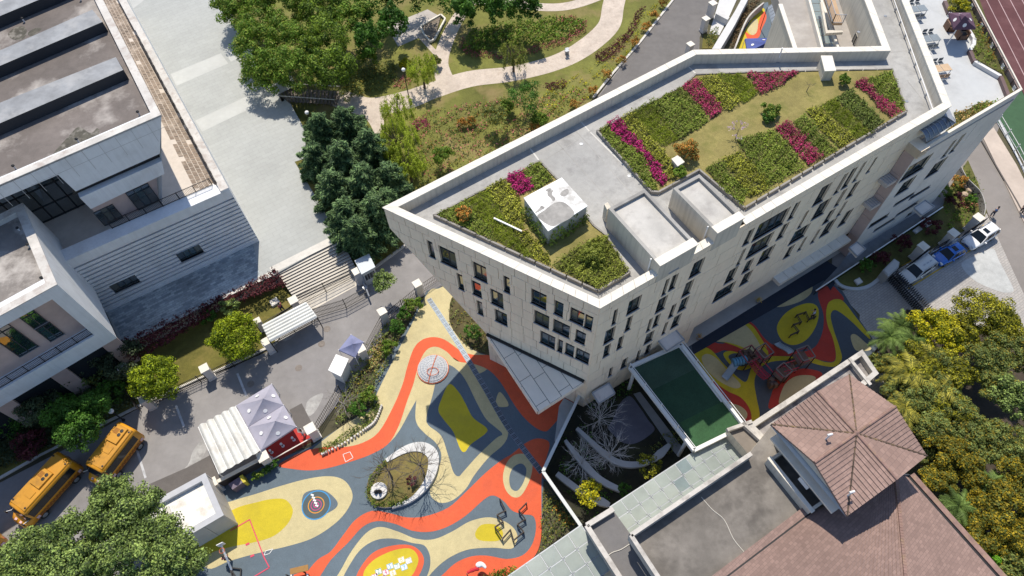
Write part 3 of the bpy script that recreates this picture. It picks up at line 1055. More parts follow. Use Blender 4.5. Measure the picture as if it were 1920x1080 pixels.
for i in range(n):
 b = MB()
 EW.slab(b, [(i * el / n + .06, ZT + .1),((i + 1) * el / n - .06, ZT + .1),((i + 1) * el / n - .06, ZW - .1),(i * el / n + .06, ZW - .1)],-0.06,-0.16, brown_m)
 o = b.build('parapet_panel', school)
 if i % 2 == 0:
  b = MB()
  EW.slab(b, [((i + .35) * el / n, ZT + .3),((i + .65) * el / n, ZT + .3),((i + .65) * el / n, ZT + .72),((i + .35) * el / n, ZT + .72)],-0.165,-0.19, white_metal)
  b.build('emblem_plate', o)
# --- roof floor, parapets, coping stones
outline = [A_, B_, C_, Cw, K3, K2, K1]
inner = inset(outline, 0.62)
slab_m = mat('grey roof screed', (0.355,0.352,0.34),0.85,0.15,0.3,1.6, stain=(0.19,0.185,0.18), stain_amt=0.6, stain_scale=0.6, grain=0.08)
b = MB()
b.sheet(inset(outline, 0.4), ZF, slab_m)
b.build('roof_floor', school)
b = MB()
for i in range(len(inner)):
 p, q = inner[i], inner[(i + 1) % len(inner)]
 b.face([Vector((q.x, q.y, ZF)), Vector((p.x, p.y, ZF)), Vector((p.x, p.y, ZR - .08)), Vector((q.x, q.y, ZR - .08))], render_m)
b.build('parapet_wall', school)
# other outer walls
b = MB()
def vwall(p, q, z0, z1, m=render_m):
 b.face([Vector((p.x, p.y, z0)), Vector((q.x, q.y, z0)), Vector((q.x, q.y, z1)), Vector((p.x, p.y, z1))], m)
vwall(C_, Cw, ZT, ZR - .08)
vwall(K3, K2,0, ZR - .08)
vwall(K2, K1,0, ZR - .08)
kd = (K1 - A_).normalized()
dbk = A_ + kd * 16.0
b.face([Vector((K1.x, K1.y, 0)), Vector((dbk.x, dbk.y, 0)), Vector((dbk.x, dbk.y, dv)), Vector((A_.x, A_.y, tipv)), Vector((A_.x, A_.y, ZR - .08)), Vector((K1.x, K1.y, ZR - .08))], render_m)
Dp = LW.at(du, 0,-0.05)
b.face([Vector((Dp.x, Dp.y, 0)), Vector((Dp.x, Dp.y, dv)), Vector((dbk.x, dbk.y, dv)), Vector((dbk.x, dbk.y, 0))], render_m)
b.face([LW.at(0.1, tipv, -.05), LW.at(du, dv, -.05), Vector((dbk.x, dbk.y, dv))], panel_m)
b.build('outer_wall', school)
edges = [(0,1.05),(1,1.1),(2,1.3),(4,1.3),(5,1.2),(6,1.15)]
co_out = inset(outline, -0.06)
co_in = inset(outline, 0.64)
cores = []
for px in ([(1141,374),(1202,339),(1302,452),(1229,488)],[(1271,352),(1316,327),(1396,409),(1344,436)]):
 cores.append(px)
ucore = [(RW.uv(1228,489)[0], RW.uv(1303,452)[0]),(RW.uv(1345,432)[0], RW.uv(1396,404)[0])]
ucore = [((P(1229,489,21.3) - RW.o).dot(RW.U),(P(1302,452,21.3) - RW.o).dot(RW.U)),((P(1344,436,21.3) - RW.o).dot(RW.U),(P(1396,409,21.3) - RW.o).dot(RW.U))]
for i, st in edges:
 p0, p1, q0, q1 = co_out[i], co_out[(i + 1) % 7], co_in[i], co_in[(i + 1) % 7]
 L_ = (p1 - p0).length
 n = max(int(L_ / st),1)
 for k in range(n):
  t0, t1 = k / n + 0.004 / L_, (k + 1) / n - 0.012 / L_ * 1.5
  if i == 1:
   um = (k + .5) / n * L_
   if any(c0 - .3 < um < c1 + .3 for c0, c1 in ucore): continue
  b = MB()
  zz = ZR + random.uniform(-0.006,0.006)
  b.prism([p0.lerp(p1, t0), p0.lerp(p1, t1), q0.lerp(q1, t1), q0.lerp(q1, t0)], zz, zz - 0.12, coping_m)
  b.build('coping_stone', school)
# stair heads breaking the coping line
core_roof = mat('stair head roof', (0.47,0.455,0.425),0.9,0.12,0.4,1.8, stain=(0.30,0.285,0.27), stain_amt=0.6, stain_scale=0.7, grain=0.08)
for (c0, c1), dep in zip(ucore, (6.6,5.4)):
 o_ = [RW.at(c0,0,0.03), RW.at(c1,0,0.03), RW.at(c1,0,-dep), RW.at(c0,0,-dep)]
 o_ = ccw([(p.x, p.y) for p in o_])
 i_ = inset(o_, 0.28)
 b = MB()
 for k in range(4):
  p, q = o_[k], o_[(k + 1) % 4]
  r, s_ = i_[k], i_[(k + 1) % 4]
  b.face([(p[0], p[1], ZF),(q[0], q[1], ZF),(q[0], q[1],21.3),(p[0], p[1],21.3)], render_m)
  b.face([(p[0], p[1],21.3),(q[0], q[1],21.3),(s_.x, s_.y, 21.3),(r.x, r.y, 21.3)], concrete)
  b.face([(s_.x, s_.y, 21.0),(r.x, r.y, 21.0),(r.x, r.y, 21.3),(s_.x, s_.y, 21.3)], concrete)
 b.face([(p.x, p.y, 21.0) for p in i_], core_roof)
 b.build('stair_head', school)
 RW.panels(school, [(ZR - .1,21.25)], c0, c1,1.9,[h for h in hr if h[3] > ZR - .1], seed=5, backing=False)
 b = MB()
 b.beam(RW.at(c0 - .05,21.33,-.28), RW.at(c1 + .05,21.33,-.28),0.75,0.1, coping_m)
 b.build('coping_stone', school)
 b = MB()
 b.tube([RW.at(c0 - .12,19.3,-0.9), RW.at(c0 - .12,21.2,-0.9)],0.06, white_metal)
 b.build('downpipe', school)
def rbox(name, top_px, zt, zb, m, cap=0.0, parent=school):
 q = PP(top_px, zt)
 b = MB()
 if cap:
  b.prism(inset(ccw([(p.x, p.y, 0) for p in q]),0.07), zt - .1, zb, m)
  b.prism(q, zt, zt - cap, coping_m, bottom=True)
 else:
  b.prism(q, zt, zb, m)
 return b.build(name, parent)
rbox('chimney', T(1120,120,4.5,[(625,800),(682,766),(737,825),(678,862)]),19.85, ZF, render_m, 0.1)
rbox('chimney', T(1300,0,5.143,[(1230,535),(1340,535),(1378,680),(1268,685)]),20.3, ZF, render_m, 0.1)
rbox('vent_post', T(1100,300,4.5,[(148,372),(178,355),(205,400),(172,418)]),20.6, ZF, render_m)
# awning over the door onto the terrace, ribbed
aw = MB()
p0, p1, p2, p3 = P(1719,243,18.6), P(1768,213,18.6), P(1792,231,18.3), P(1737,266,18.0)
rowsA = []
for k in range(7):
 t = k / 6
 bow = 0.35 * math.sin(t * math.pi)
 rowsA.append([p0.lerp(p3, t) + Vector((0,0, bow)), p1.lerp(p2, t) + Vector((0,0, bow))])
aw.grid(rowsA, mat('blue grey awning sheet', (0.14,0.16,0.20),0.3,0.1,1,4, metal=0.5))
for k in range(8):
 t = k / 7
 aw.tube([r[0].lerp(r[1], t) + Vector((0,0,.03)) for r in rowsA],0.03, grey_metal, 5)
aw.build('door_awning', school)
aw = MB()
q = PP([(1762,197),(1774,191),(1792,230),(1767,213)],18.9)
aw.prism(q, 18.9,18.75, grey_metal)
aw.build('awning_cheek', school)
# small entrance hoods
hood_m = mat('white hood', (0.72,0.66,0.61),0.6,0.08,0.6,2.0)
def hood(px, z):
 q = ccw([(p.x, p.y, 0) for p in PP(px, z)])
 b = MB()
 b.prism(q, z, z - 0.3, hood_m, bottom=True)
 i_ = inset(q, 0.12)
 b.build('entrance_hood', school)
 b = MB()
 for k in range(4):
  b.beam(Vector((q[k][0], q[k][1], z + .05)), Vector((q[(k + 1) % 4][0], q[(k + 1) % 4][1], z + .05)),0.12,0.1, sill_m)
 b.build('hood_rim', school)
hood([(1713,390),(1735,376),(1752,388),(1728,404)],4.0)
hood([(1592,465),(1607,454),(1623,467),(1607,481)],4.0)
hood([(1233,638),(1266,618),(1283,637),(1250,659)],5.6)
hood([(1110,737),(1142,718),(1153,738),(1123,757)],3.2)
# main entrance canopy: a big tilted wedge of stone panels
zc = 4.4
cu, cv = LW.uv(914,628)[0], LW.uv(1096,716)[0]
e0, e1 = LW.at(du + .05, dv + .15,0.12), LW.at(LW.uv(1096,714)[0], LW.uv(1096,714)[1],0.12)
zc0, zc1 = e0.z, e1.z
ztip = (zc0 + zc1) / 2 - 0.3
tip = P(1008,772, zc1)
def cpt(s_, t):      # s along wall edge, t towards the tip
 return e0.lerp(e1, s_).lerp(tip, t)
nrm = (e1 - e0).cross(tip - e0).normalized()
if nrm.z < 0: nrm = -nrm
canopy_m = mat('canopy stone panel', (0.92,0.80,0.665),0.6,0.05,0.4,1.5)
bb = MB()
bb.face([e0, e1, tip], joint_m)
lo = Vector((0,0,-0.62))
bb.face([e0 + lo, tip + lo, e1 + lo], canopy_m)
bb.build('canopy_core', school)
for a, c in ((e0, tip),(tip, e1)):
 n = 7
 for k in range(n):
  p, q = a.lerp(c, k / n + .003), a.lerp(c, (k + 1) / n - .003)
  sd = (c - a).cross(Vector((0,0,1))).normalized() * 0.06
  if sd.dot(tip - (e0 + e1) / 2) < 0: sd = -sd
  b = MB()
  b.face([p + lo, q + lo, q, p], canopy_m)
  b.face([p + lo + sd, q + lo + sd, q + sd, p + sd], canopy_m)
  b.face([p + sd, q + sd, q, p], canopy_m)
  b.build('fascia_panel', school)
# top panels in local 2d coordinates: u along the wall, v away from it
ux = (e1 - e0).normalized()
vy = nrm.cross(ux)
if vy.dot(tip - e0) < 0: vy = -vy
tl2 = [((p - e0).dot(ux),(p - e0).dot(vy)) for p in (e0, e1, tip)]
tri_c = (sum(p[0] for p in tl2) / 3, sum(p[1] for p in tl2) / 3)
hps = []
for i in range(3):
 p, q = tl2[i], tl2[(i + 1) % 3]
 a, c = q[1] - p[1],-(q[0] - p[0])
 k = a * p[0] + c * p[1]
 if a * tri_c[0] + c * tri_c[1] > k: a, c, k = -a, -c, -k
 hps.append((a, c, k))
wdir = Vector((tl2[2][0] - tl2[0][0], tl2[2][1] - tl2[0][1],0)).normalized()     # panels run with the outer edge
pdir = Vector((tl2[2][0] - tl2[1][0], tl2[2][1] - tl2[1][1],0)).normalized()
for i in range(-1,9):
 for j in range(-1,5):
  o2 = Vector((tl2[1][0], tl2[1][1],0)) - Vector((wdir.x, wdir.y, 0)) * (j * 2.9 + (0.5 if i % 2 else 0)) + pdir * (i * 1.28)
  g_ = 0.03
  c4 = [o2 + pdir * g_ - wdir * g_, o2 + pdir * (1.28 - g_) - wdir * g_, o2 + pdir * (1.28 - g_) - wdir * (2.9 - g_), o2 + pdir * g_ - wdir * (2.9 - g_)]
  poly = clip([(p.x, p.y) for p in c4], hps)
  if len(poly) >= 3 and abs(area2([(p[0], p[1]) for p in poly])) > 0.1:
   b = MB()
   f = [e0 + ux * p[0] + vy * p[1] + nrm * 0.05 for p in poly]
   k4 = [p - nrm * 0.05 for p in f]
   b.face(f, canopy_m)
   for a in range(len(f)):
    b.face([k4[a], k4[(a + 1) % len(f)], f[(a + 1) % len(f)], f[a]], canopy_m)
   b.build('canopy_panel', school)
b = MB()
b.beam(e0 + Vector((0,0,.12)), e1 + Vector((0,0,.12)),0.3,0.22, black_m)
b.build('gutter', school)
# --- roof gardens
GZ = 19.05
lawn_r = mat('roof garden lawn', (0.235,0.20,0.068),0.95,0.22,0.35,2.2, stain=(0.145,0.145,0.035), stain_amt=0.7, stain_scale=0.6, grain=0.35, bump=0.6, bump_scale=16)
kerb_c = mat('grey planter kerb', (0.27,0.255,0.235),0.9,0.2,0.6,3.0)
g1px = T(800,280,3.79,[(66,468),(800,90),(930,225),(1180,545),(1270,615),(1432,872),(1218,1000)])
g2px = [(1122,246),(1285,160),(1305,141),(1430,136),(1671,131),(1698,208),(1396,388),(1311,317),(1234,359),(1222,358)]
for px in (g1px, g2px):
 b = MB()
 poly = ccw([(p.x, p.y, 0) for p in PP(px, GZ)])
 b.prism(poly, GZ, ZF - .01, lawn_r, kerb_c)
 b.build('garden_base', school)
 out = inset(poly, -0.16)
 for k in range(len(poly)):
  p, q = poly[k], poly[(k + 1) % len(poly)]
  r, s_ = out[k], out[(k + 1) % len(poly)]
  L_ = (Vector(q) - Vector(p)).length
  n = max(int(L_ / 1.3),1)
  for j in range(n):
   t0, t1 = j / n + .004,(j + 1) / n - .004
   b = MB()
   b.prism([Vector(p).lerp(Vector(q), t0), Vector(p).lerp(Vector(q), t1), r.lerp(s_, t1), r.lerp(s_, t0)], GZ + 0.10 + random.uniform(-.01,.01), ZF, kerb_c)
   b.build('planter_kerb', school)
mag = leafmat('magenta azalea', (0.235,0.008,0.082),(0.34,0.02,0.135),0.3,0.2, tip=((0.10,0.04,0.03),0.82))
fadedmag = leafmat('fading azalea', (0.21,0.012,0.062),(0.31,0.03,0.10),0.3,0.2, tip=((0.15,0.085,0.045),0.68))
yel = leafmat('yellow green shrub', (0.215,0.232,0.022),(0.315,0.32,0.045),0.3,0.25, tip=((0.10,0.105,0.022),0.66))
grn = leafmat('mid green shrub', (0.105,0.15,0.02),(0.16,0.205,0.03),0.3,0.25, tip=((0.17,0.165,0.045),0.84))
olive = leafmat('olive grass', (0.112,0.15,0.010),(0.165,0.20,0.018),0.25,0.25)
soilb = mat('bed floor litter', (0.085,0.085,0.025),0.95,0.3,0.8,3.0)
RG = 'planting beds on the school roof'
Q1 = lambda pts: T(800,280,3.79, pts)
Q2 = lambda pts: T(1120,120,4.5, pts)
Q3 = lambda pts: T(1400,120,4.5, pts)
def rbed(px, m, lab, h=0.42, dens=330, size=0.15, up=0.55, width=0.6, gap=0.0):
 bed('planting_bed', px, GZ, h, m, dens, size, lab, 'flower bed', RG, base=soilb, up=up, width=width, gap=gap)
grass_kw = dict(h=0.30, dens=480, size=0.2, up=0.3, width=0.2)
rbed(Q1([(75,465),(270,370),(330,440),(430,560),(500,655),(440,640),(240,540)]), grn, 'dark green shrub strip at the pointed end of the roof garden, round an orange bush')
rbed(Q1([(270,370),(425,290),(510,420),(640,610),(770,780),(700,770),(500,650),(400,520)]), olive, 'olive grass strip in the pointed roof garden beside the fallen white post', **grass_kw)
rbed(Q1([(425,285),(555,210),(640,320),(680,420),(690,560),(800,690),(885,790),(870,820),(770,775),(640,600),(510,415)]), yel, 'yellow shrub strip in the pointed roof garden beside the white topped block', gap=0.14)
rbed(Q1([(560,205),(672,152),(765,272),(655,335)]), mag, 'smallest magenta azalea patch, behind the white topped block', 0.5,420)
rbed(Q1([(680,148),(800,92),(900,220),(770,290)]), grn, 'square green patch beside the bare grey roof deck behind the white topped block')
rbed(Q1([(890,825),(1150,650),(1270,615),(1432,872),(1218,1000)]), leafmat('fresh green groundcover', (0.10,0.13,0.02),(0.17,0.19,0.03),0.4,0.25), 'fresh green bed in the front corner of the roof, beside the stair head', 0.55)
rbed(Q2([(12,570),(80,520),(130,590),(200,650),(330,735),(390,745),(420,860),(470,990),(510,1060),(440,1075)]), grn, 'green strip along the kerb of the bare roof deck, left of the longest magenta row')
rbed(Q2([(80,515),(165,465),(230,520),(290,600),(370,690),(430,760),(510,860),(590,985),(530,1040),(450,920),(400,800),(330,725),(200,650),(130,590)]), mag, 'longest magenta azalea row, winding along the left end of the large roof garden', 0.55,440)
rbed(Q2([(200,470),(300,400),(380,520),(480,660),(560,740),(640,850),(650,970),(600,985),(510,855),(380,690),(290,595)]), yel, 'thin yellow strip between the longest magenta row and the dark grass', gap=0.2)
rbed(Q2([(290,400),(430,330),(500,400),(590,520),(690,640),(540,700),(470,640),(380,520)]), olive, 'dark olive grass square in the large roof garden, behind the orange bush', **grass_kw)
rbed(Q2([(430,330),(700,212),(850,350),(940,485),(800,580),(690,640),(560,470)]), grn, 'widest green shrub block on the roof, by the back walkway')
rbed(Q2([(705,200),(830,133),(900,220),(1000,320),(1045,410),(960,470),(880,390),(800,290)]), fadedmag, 'reddish magenta row by the back walkway, between green and yellow beds', 0.5,420)
rbed(Q2([(840,130),(1000,95),(1100,180),(1210,310),(1130,390),(1050,400),(1000,310),(900,210)]), yel, 'yellow bed at the bend of the back walkway')
rbed(Q2([(1010,92),(1210,90),(1300,160),(1355,260),(1230,345),(1100,190)]), olive, 'olive grass bed with rounded end along the back walkway', **grass_kw)
rbed(Q3([(0,90),(220,78),(455,72),(330,150),(230,212),(110,270),(60,180)]), fadedmag, 'patchy magenta bed along the back walkway, left of the tall chimney', 0.45,340, gap=0.25)
rbed(Q2([(910,890),(1040,820),(1180,1000),(1260,1090),(1215,1200),(1090,1090)]), grn, 'bright green bed behind the smaller stair head')
rbed(Q2([(1050,805),(1200,740),(1300,850),(1440,970),(1440,1060),(1290,1140),(1180,1000)]), yel, 'widest yellow bed, at the front kerb between two green blocks', gap=0.22)
rbed(Q3([(-90,640),(230,568),(350,690),(480,870),(180,1050),(40,850)]), grn, 'large dark green block at the front kerb left of a magenta row', 0.45)
rbed(Q3([(230,545),(350,487),(460,610),(560,720),(637,790),(520,862),(430,770),(320,640)]), fadedmag, 'magenta row reaching the front kerb in the middle of the large roof garden', 0.5,420)
rbed(Q3([(390,490),(490,430),(600,560),(700,680),(760,725),(650,790),(550,690),(450,580)]), grn, 'green strip between the middle magenta row and a bright yellow row')
rbed(Q3([(500,400),(600,368),(700,450),(800,540),(912,632),(780,710),(700,640),(600,540)]), yel, 'bright yellow row reaching the front kerb right of centre')
rbed(Q3([(610,360),(735,292),(830,390),(930,480),(1040,592),(925,640),(820,540),(700,430)]), olive, 'olive grass row near the right end of the large roof garden', **grass_kw)
rbed(Q3([(740,288),(880,220),(1000,340),(1150,480),(1055,590),(930,470)]), leafmat('deep green shrub', (0.06,0.085,0.016),(0.10,0.13,0.026),0.45,0.2), 'deep green shrub row left of the right hand magenta row')
rbed(Q3([(905,175),(990,122),(1050,220),(1160,310),(1278,402),(1200,450),(1100,360),(1020,260)]), fadedmag, 'right hand magenta row ending near the paved wing walkway', 0.5,420)
rbed(Q3([(1020,130),(1215,60),(1330,385),(1285,402),(1160,300),(1060,210)]), grn, 'last green triangle of the roof garden, beside the paved wing walkway', 0.4)
# white topped block in the garden, overgrown at its feet
mon = thing('planted_block', 'square white topped block with flaking paint standing in the pointed roof garden', 'roof hatch', P(1041,410, GZ))
bt = PP([(983,372),(1053,335),(1100,387),(1028,433)],20.9)
b = MB()
b.prism(bt, 20.9, GZ, mat('stained white block wall', (0.42,0.42,0.39),0.85,0.15,0.6,2.0, stain=(0.18,0.19,0.14), stain_amt=0.6, stain_scale=0.9))
b.build('wall', mon)
b = MB()
b.prism(inset(ccw([(p.x, p.y, 0) for p in bt]),-0.05),20.97,20.88, mat('flaking white paint', (0.80,0.80,0.79),0.6,0.05,0.5,1.5, stain=(0.36,0.35,0.33), stain_amt=0.9, stain_scale=0.55), bottom=True)
b.build('top_slab', mon)
b = MB()
stm = mat('grey rain stain', (0.27,0.26,0.245),0.8,0.2,0.8,3.0, stain=(0.40,0.385,0.36), stain_amt=0.6, stain_scale=1.2)
Q9 = lambda pts: [(p.x, p.y) for p in PP(spline(T(800,280,3.79, pts),3),20.97)]
b.sheet(Q9([(785,470),(840,430),(900,385),(960,372),(1010,400),(1050,450),(1020,490),(960,520),(900,548),(850,530),(815,505)]),20.974, stm)
b.build('rain_stain', mon)
for q in ([(800,420),(815,400),(840,415),(820,430),(790,448),(770,450)],[(860,300),(900,290),(890,320),(915,350),(900,370),(880,345),(862,330)],[(960,300),(1000,280),(1010,310),(980,335),(950,325)],[(845,290),(870,275),(890,285),(860,300)]):
 b = MB(); b.sheet(Q9(q),20.974, stm); b.build('rain_stain', mon)
ivy_pts, ivy_n = [],[]
o_ = ccw([(p.x, p.y, 0) for p in bt])
for k in range(4):
 p, q = Vector(o_[k]), Vector(o_[(k + 1) % 4])
 nn = (q - p).normalized().cross(Vector((0,0,1)))
 for i in range(260):
  t = random.random()
  hgt = random.random() * (0.5 + 1.3 * abs(math.sin(t * 7 + k)))
  c = p.lerp(q, t) + nn * random.uniform(.03,.3 * (1.9 - hgt))
  ivy_pts.append((c.x, c.y, GZ + hgt))
  ivy_n.append((nn.x + random.uniform(-.6,.6), nn.y + random.uniform(-.6,.6),.6))
ivy = leaf_object('climbing_plants', np.array(ivy_pts), np.array(ivy_n), RNG.uniform(.14,.3, len(ivy_pts)), grn, mon, off=np.array(mon.location))
ivy['kind'] = 'stuff'
post = thing('fallen_post', 'white post lying across the grass of the pointed roof garden', 'post', P(955,423, GZ + .3))
b = MB()
b.beam(P(926,409, GZ + .35), P(979,434, GZ + .35),0.12,0.12, white_metal)
b.build('post_shaft', post)
b = MB()
b.beam(P(978,434, GZ + .38), P(990,429, GZ + .38),0.08,0.08, mat('tan wood', (0.32,0.22,0.1),0.8))
b.build('post_foot', post)
# lamp standards and rods on the parapet
rod = thing('lightning_rod', 'slim white rod leaning over the back parapet by the courtyard', 'rod', P(1458,112, ZF))
b = MB()
b.tube([P(1458,116, ZF), P(1467,90,20.6)],0.07, white_metal)
b.build('rod_shaft', rod)
b = MB()
b.lathe(P(1458,116, ZF),[(.22,0),(.22,.06),(.08,.1)], grey_metal, 10)
b.build('rod_base', rod)
b = MB()
rr = [P(1673,-10, ZF + .5), P(1749,205, ZF + .5)]
b.tube(rr, 0.045, white_metal, 6)
for k in range(9):
 p = rr[0].lerp(rr[1], k / 8)
 b.box(p - Vector((0,0,.25)),(.12,.12,.5), sill_m)
b.build('parapet_pipe', school)
# paler expansion joints on the roof deck
jm = mat('joint sealant', (0.55,0.54,0.51),0.8,0.1)
for a, c in (((1089,228),(1105,246)),((993,277),(1010,300)),((1290,124),(1308,141)),((1107,248),(1222,360)),((1010,302),(1140,460)),((1560,128),(1640,128))):
 p, q = P(*a, ZF), P(*c, ZF)
 s_ = (q - p).normalized().cross(Vector((0,0,1))) * 0.07
 b = MB(); b.sheet([p - s_, q - s_, q + s_, p + s_], ZF + .005, jm); b.build('deck_joint', school)
for (x, y) in ((1010,330),(1090,270),(1180,330),(900,380),(1640,120),(1700,190),(1610,60),(1660,30),(1240,190),(1420,125)):
 p = P(x, y, ZF)
 b = MB(); b.lathe(p, [(.16,0),(.16,.03),(.02,.035)], grey_metal, 12); b.build('roof_drain', school)
for px, w_ in (([(1000,285),(1118,455)],.04),([(1040,262),(1165,400)],.035),([(1075,240),(1195,375)],.035),([(960,335),(1085,262)],.03),([(1700,150),(1740,200)],.03),([(1655,100),(1700,95)],.03),([(1640,40),(1685,32)],.03)):
 p, q = P(*px[0], ZF), P(*px[1], ZF)
 s_ = (q - p).normalized().cross(Vector((0,0,1))) * w_
 b = MB(); b.sheet([p - s_, q - s_, q + s_, p + s_], ZF + .004, concrete); b.build('deck_joint', school)
# ------------------------------------------------------------------ the white building on the left, on its plaza
ZP, ZTL, ZL = 11.3,10.3,20.4
museum = thing('gallery_building', 'angular white building with louvred podium and dark roof beams by the plaza', 'building', P(250,420, PLAZA_Z))
wstone = mat('white stone cladding', (0.70,0.715,0.735),0.7,0.06,0.3,1.4, stain=(0.45,0.44,0.43), stain_amt=0.3, stain_scale=0.7, streak=.08)
cop_l = mat('stained white coping', (0.53,0.51,0.48),0.8,0.12,0.5,2.5, stain=(0.34,0.285,0.255), stain_amt=0.65, stain_scale=1.2)
Cn, Rt = P(428,352, ZP), P(237,0, ZP)
Rt = Cn + (Rt - Cn) * 1.3
Lf = P(138,479, ZP)
Lf2 = Cn + (Lf - Cn) * 1.35
FW = Wall(Lf2, Cn)
ful = (Cn - Lf2).length
bodyb = MB()
far = Lf2 + (Rt - Cn)
bodyb.face([(Cn.x, Cn.y, PLAZA_Z - .05),(Rt.x, Rt.y, PLAZA_Z - .05),(Rt.x, Rt.y, ZP - .1),(Cn.x, Cn.y, ZP - .1)], wstone)
bodyb.face([FW.at(0,0,-.35), FW.at(ful, 0,-.35), FW.at(ful, ZP - .4,-.35), FW.at(0, ZP - .4,-.35)], mat('dark louvre void', (0.03,0.032,0.036),0.8,0.1))
bodyb.build('podium_wall', museum)
tfl = mat('sunny terrace stone', (0.56,0.50,0.44),0.85,0.1,0.4,2.0, stain=(0.36,0.31,0.26), stain_amt=0.4, stain_scale=0.4)
b = MB()
b.sheet([FW.at(0,0,-.5), FW.at(ful - .2,0,-.5), Rt, far], ZTL, tfl)
b.build('terrace_floor', museum)
# worn brown pavers along the terrace
pv = mat('worn brown paver', (0.235,0.185,0.145),0.9,0.28,0.6,3.0, stain=(0.5,0.43,0.36), stain_amt=0.5, stain_scale=0.9, island=0.15)
a0, a1, b0, b1 = P(186,-10, ZTL), P(364,354, ZTL), P(217,-10, ZTL), P(413,346, ZTL)
for i in range(52):
 for j in range(5):
  t0, t1, s0, s1 = i / 52 + .0012,(i + 1) / 52 - .0012, j / 5 + .012,(j + 1) / 5 - .012
  sh = 0.5 / 52 * (j % 2)
  L0, L1 = a0.lerp(a1, t0 + sh), a0.lerp(a1, t1 + sh)
  R0, R1 = b0.lerp(b1, t0 + sh), b0.lerp(b1, t1 + sh)
  if random.random() < .06: continue
  zz = ZTL + 0.03 + random.uniform(-.012,.02)
  b = MB()
  b.prism([L0.lerp(R0, s0), L0.lerp(R0, s1), L1.lerp(R1, s1), L1.lerp(R1, s0)], zz, ZTL - .01, pv)
  b.build('paving_stone', museum)
# podium parapets
RWd = Wall(Cn, Rt)
b = MB()
b.prism([RWd.at(0,0,0.02), RWd.at((Rt - Cn).length, 0,0.02), RWd.at((Rt - Cn).length, 0,-.85), RWd.at(0,0,-.85)], ZP, ZTL - .02, cop_l, wstone)
b.build('parapet', museum)
b = MB()
b.prism([FW.at(0,0,0.03), FW.at(ful, 0,0.03), FW.at(ful - 1.2,0,-1.6), FW.at(0,0,-1.6)], ZP - .25, ZP - 1.5, wstone, bottom=True)
b.build('front_ledge', museum)
rl = MB()
def railing(mb, pts, h, bars=0.14, r=0.022, m=black_m, rails=(0.08,1.0), post=1.5, pr=0.035):
 for p, q in zip(pts, pts[1:]):
  d = q - p
  L_ = d.length
  for k in rails:
   mb.beam(p + Vector((0,0, h * k)), q + Vector((0,0, h * k)),0.05,0.05, m)
  n = max(int(L_ / bars),1)
  for i in range(n + 1):
   c = p + d * (i / n)
   mb.beam(c, c + Vector((0,0, h)), r, r, m)
  n = max(int(L_ / post),1)
  for i in range(n + 1):
   c = p + d * (i / n)
   mb.beam(c, c + Vector((0,0, h + .06)), pr * 2, pr * 2, m)
railing(rl, [FW.at(ful * .45, ZP - .25,-1.5), FW.at(ful - 1.3, ZP - .25,-1.5)],1.0)
railing(rl, [RWd.at(1.3, ZP, -.8), RWd.at(30, ZP, -.8)],0.35, bars=0.3)
rl.build('railing', museum)
# louvre blades across the podium front, with two dark windows
lw = [FW.uv(325,474), FW.uv(383,473), FW.uv(205,540), FW.uv(266,529)]
wins = [(FW.uv(327,475)[0], FW.uv(336,494)[1], FW.uv(382,471)[0], FW.uv(370,459)[1]),(FW.uv(206,540)[0], FW.uv(216,550)[1], FW.uv(264,528)[0], FW.uv(250,516)[1])]
NL = 13
zt0 = ZP - 1.55
for i in range(NL):
 za, zb = PLAZA_Z + .35 + (zt0 - PLAZA_Z - .35) * i / NL, PLAZA_Z + .35 + (zt0 - PLAZA_Z - .35) * (i + 1) / NL
 rs = [(0.0, za, ful, zb - .2)]
 for h in wins: rs = rects_minus(rs, h)
 b = MB()
 for r in rs: FW.slab(b, [(r[0], r[1]),(r[2], r[1]),(r[2], r[3]),(r[0], r[3])], random.uniform(-.015,.015),-.4, wstone)
 b.build('louvre_blade', museum)
for h in wins: FW.window(museum, *h, depth=0.3, mull=3, reveal=wstone)
b = MB()
FW.slab(b, [(0, PLAZA_Z - .03),(ful, PLAZA_Z - .03),(ful, PLAZA_Z + .33),(0, PLAZA_Z + .33)],0.05,-.3, wstone)
b.build('plinth', museum)
# --- upper block, its right end leaning in
T1, T2 = P(302,215, ZL), P(0,346, ZL)
T2 = T1 + (T2 - T1) * 1.35
T4 = P(163,-60, ZL)
UW = Wall(T2, T1)
uw = (T1 - T2).length
gapz = 0.0
def UV(x, y): return UW.uv(x, y)
band1 = [UV(-40,391), UV(109,328), UV(142,359), UV(300,288),(uw, ZL - .08),(UV(-40,391)[0], ZL - .08)]
band2 = [UV(149,370), UV(170,391), UV(308,325), UV(303,301)]
b = MB()
UW.slab(b, band1,0.0,-1.0, wstone)
b.build('facade_band', museum)
b = MB()
UW.slab(b, band2,0.08,-.9, wstone)
b.build('facade_band', museum)
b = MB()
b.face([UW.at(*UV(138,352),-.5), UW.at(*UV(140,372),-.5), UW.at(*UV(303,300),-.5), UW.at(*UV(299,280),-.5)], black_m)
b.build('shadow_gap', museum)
jl = mat('faint cladding joint', (0.44,0.44,0.44),0.8,0.06)
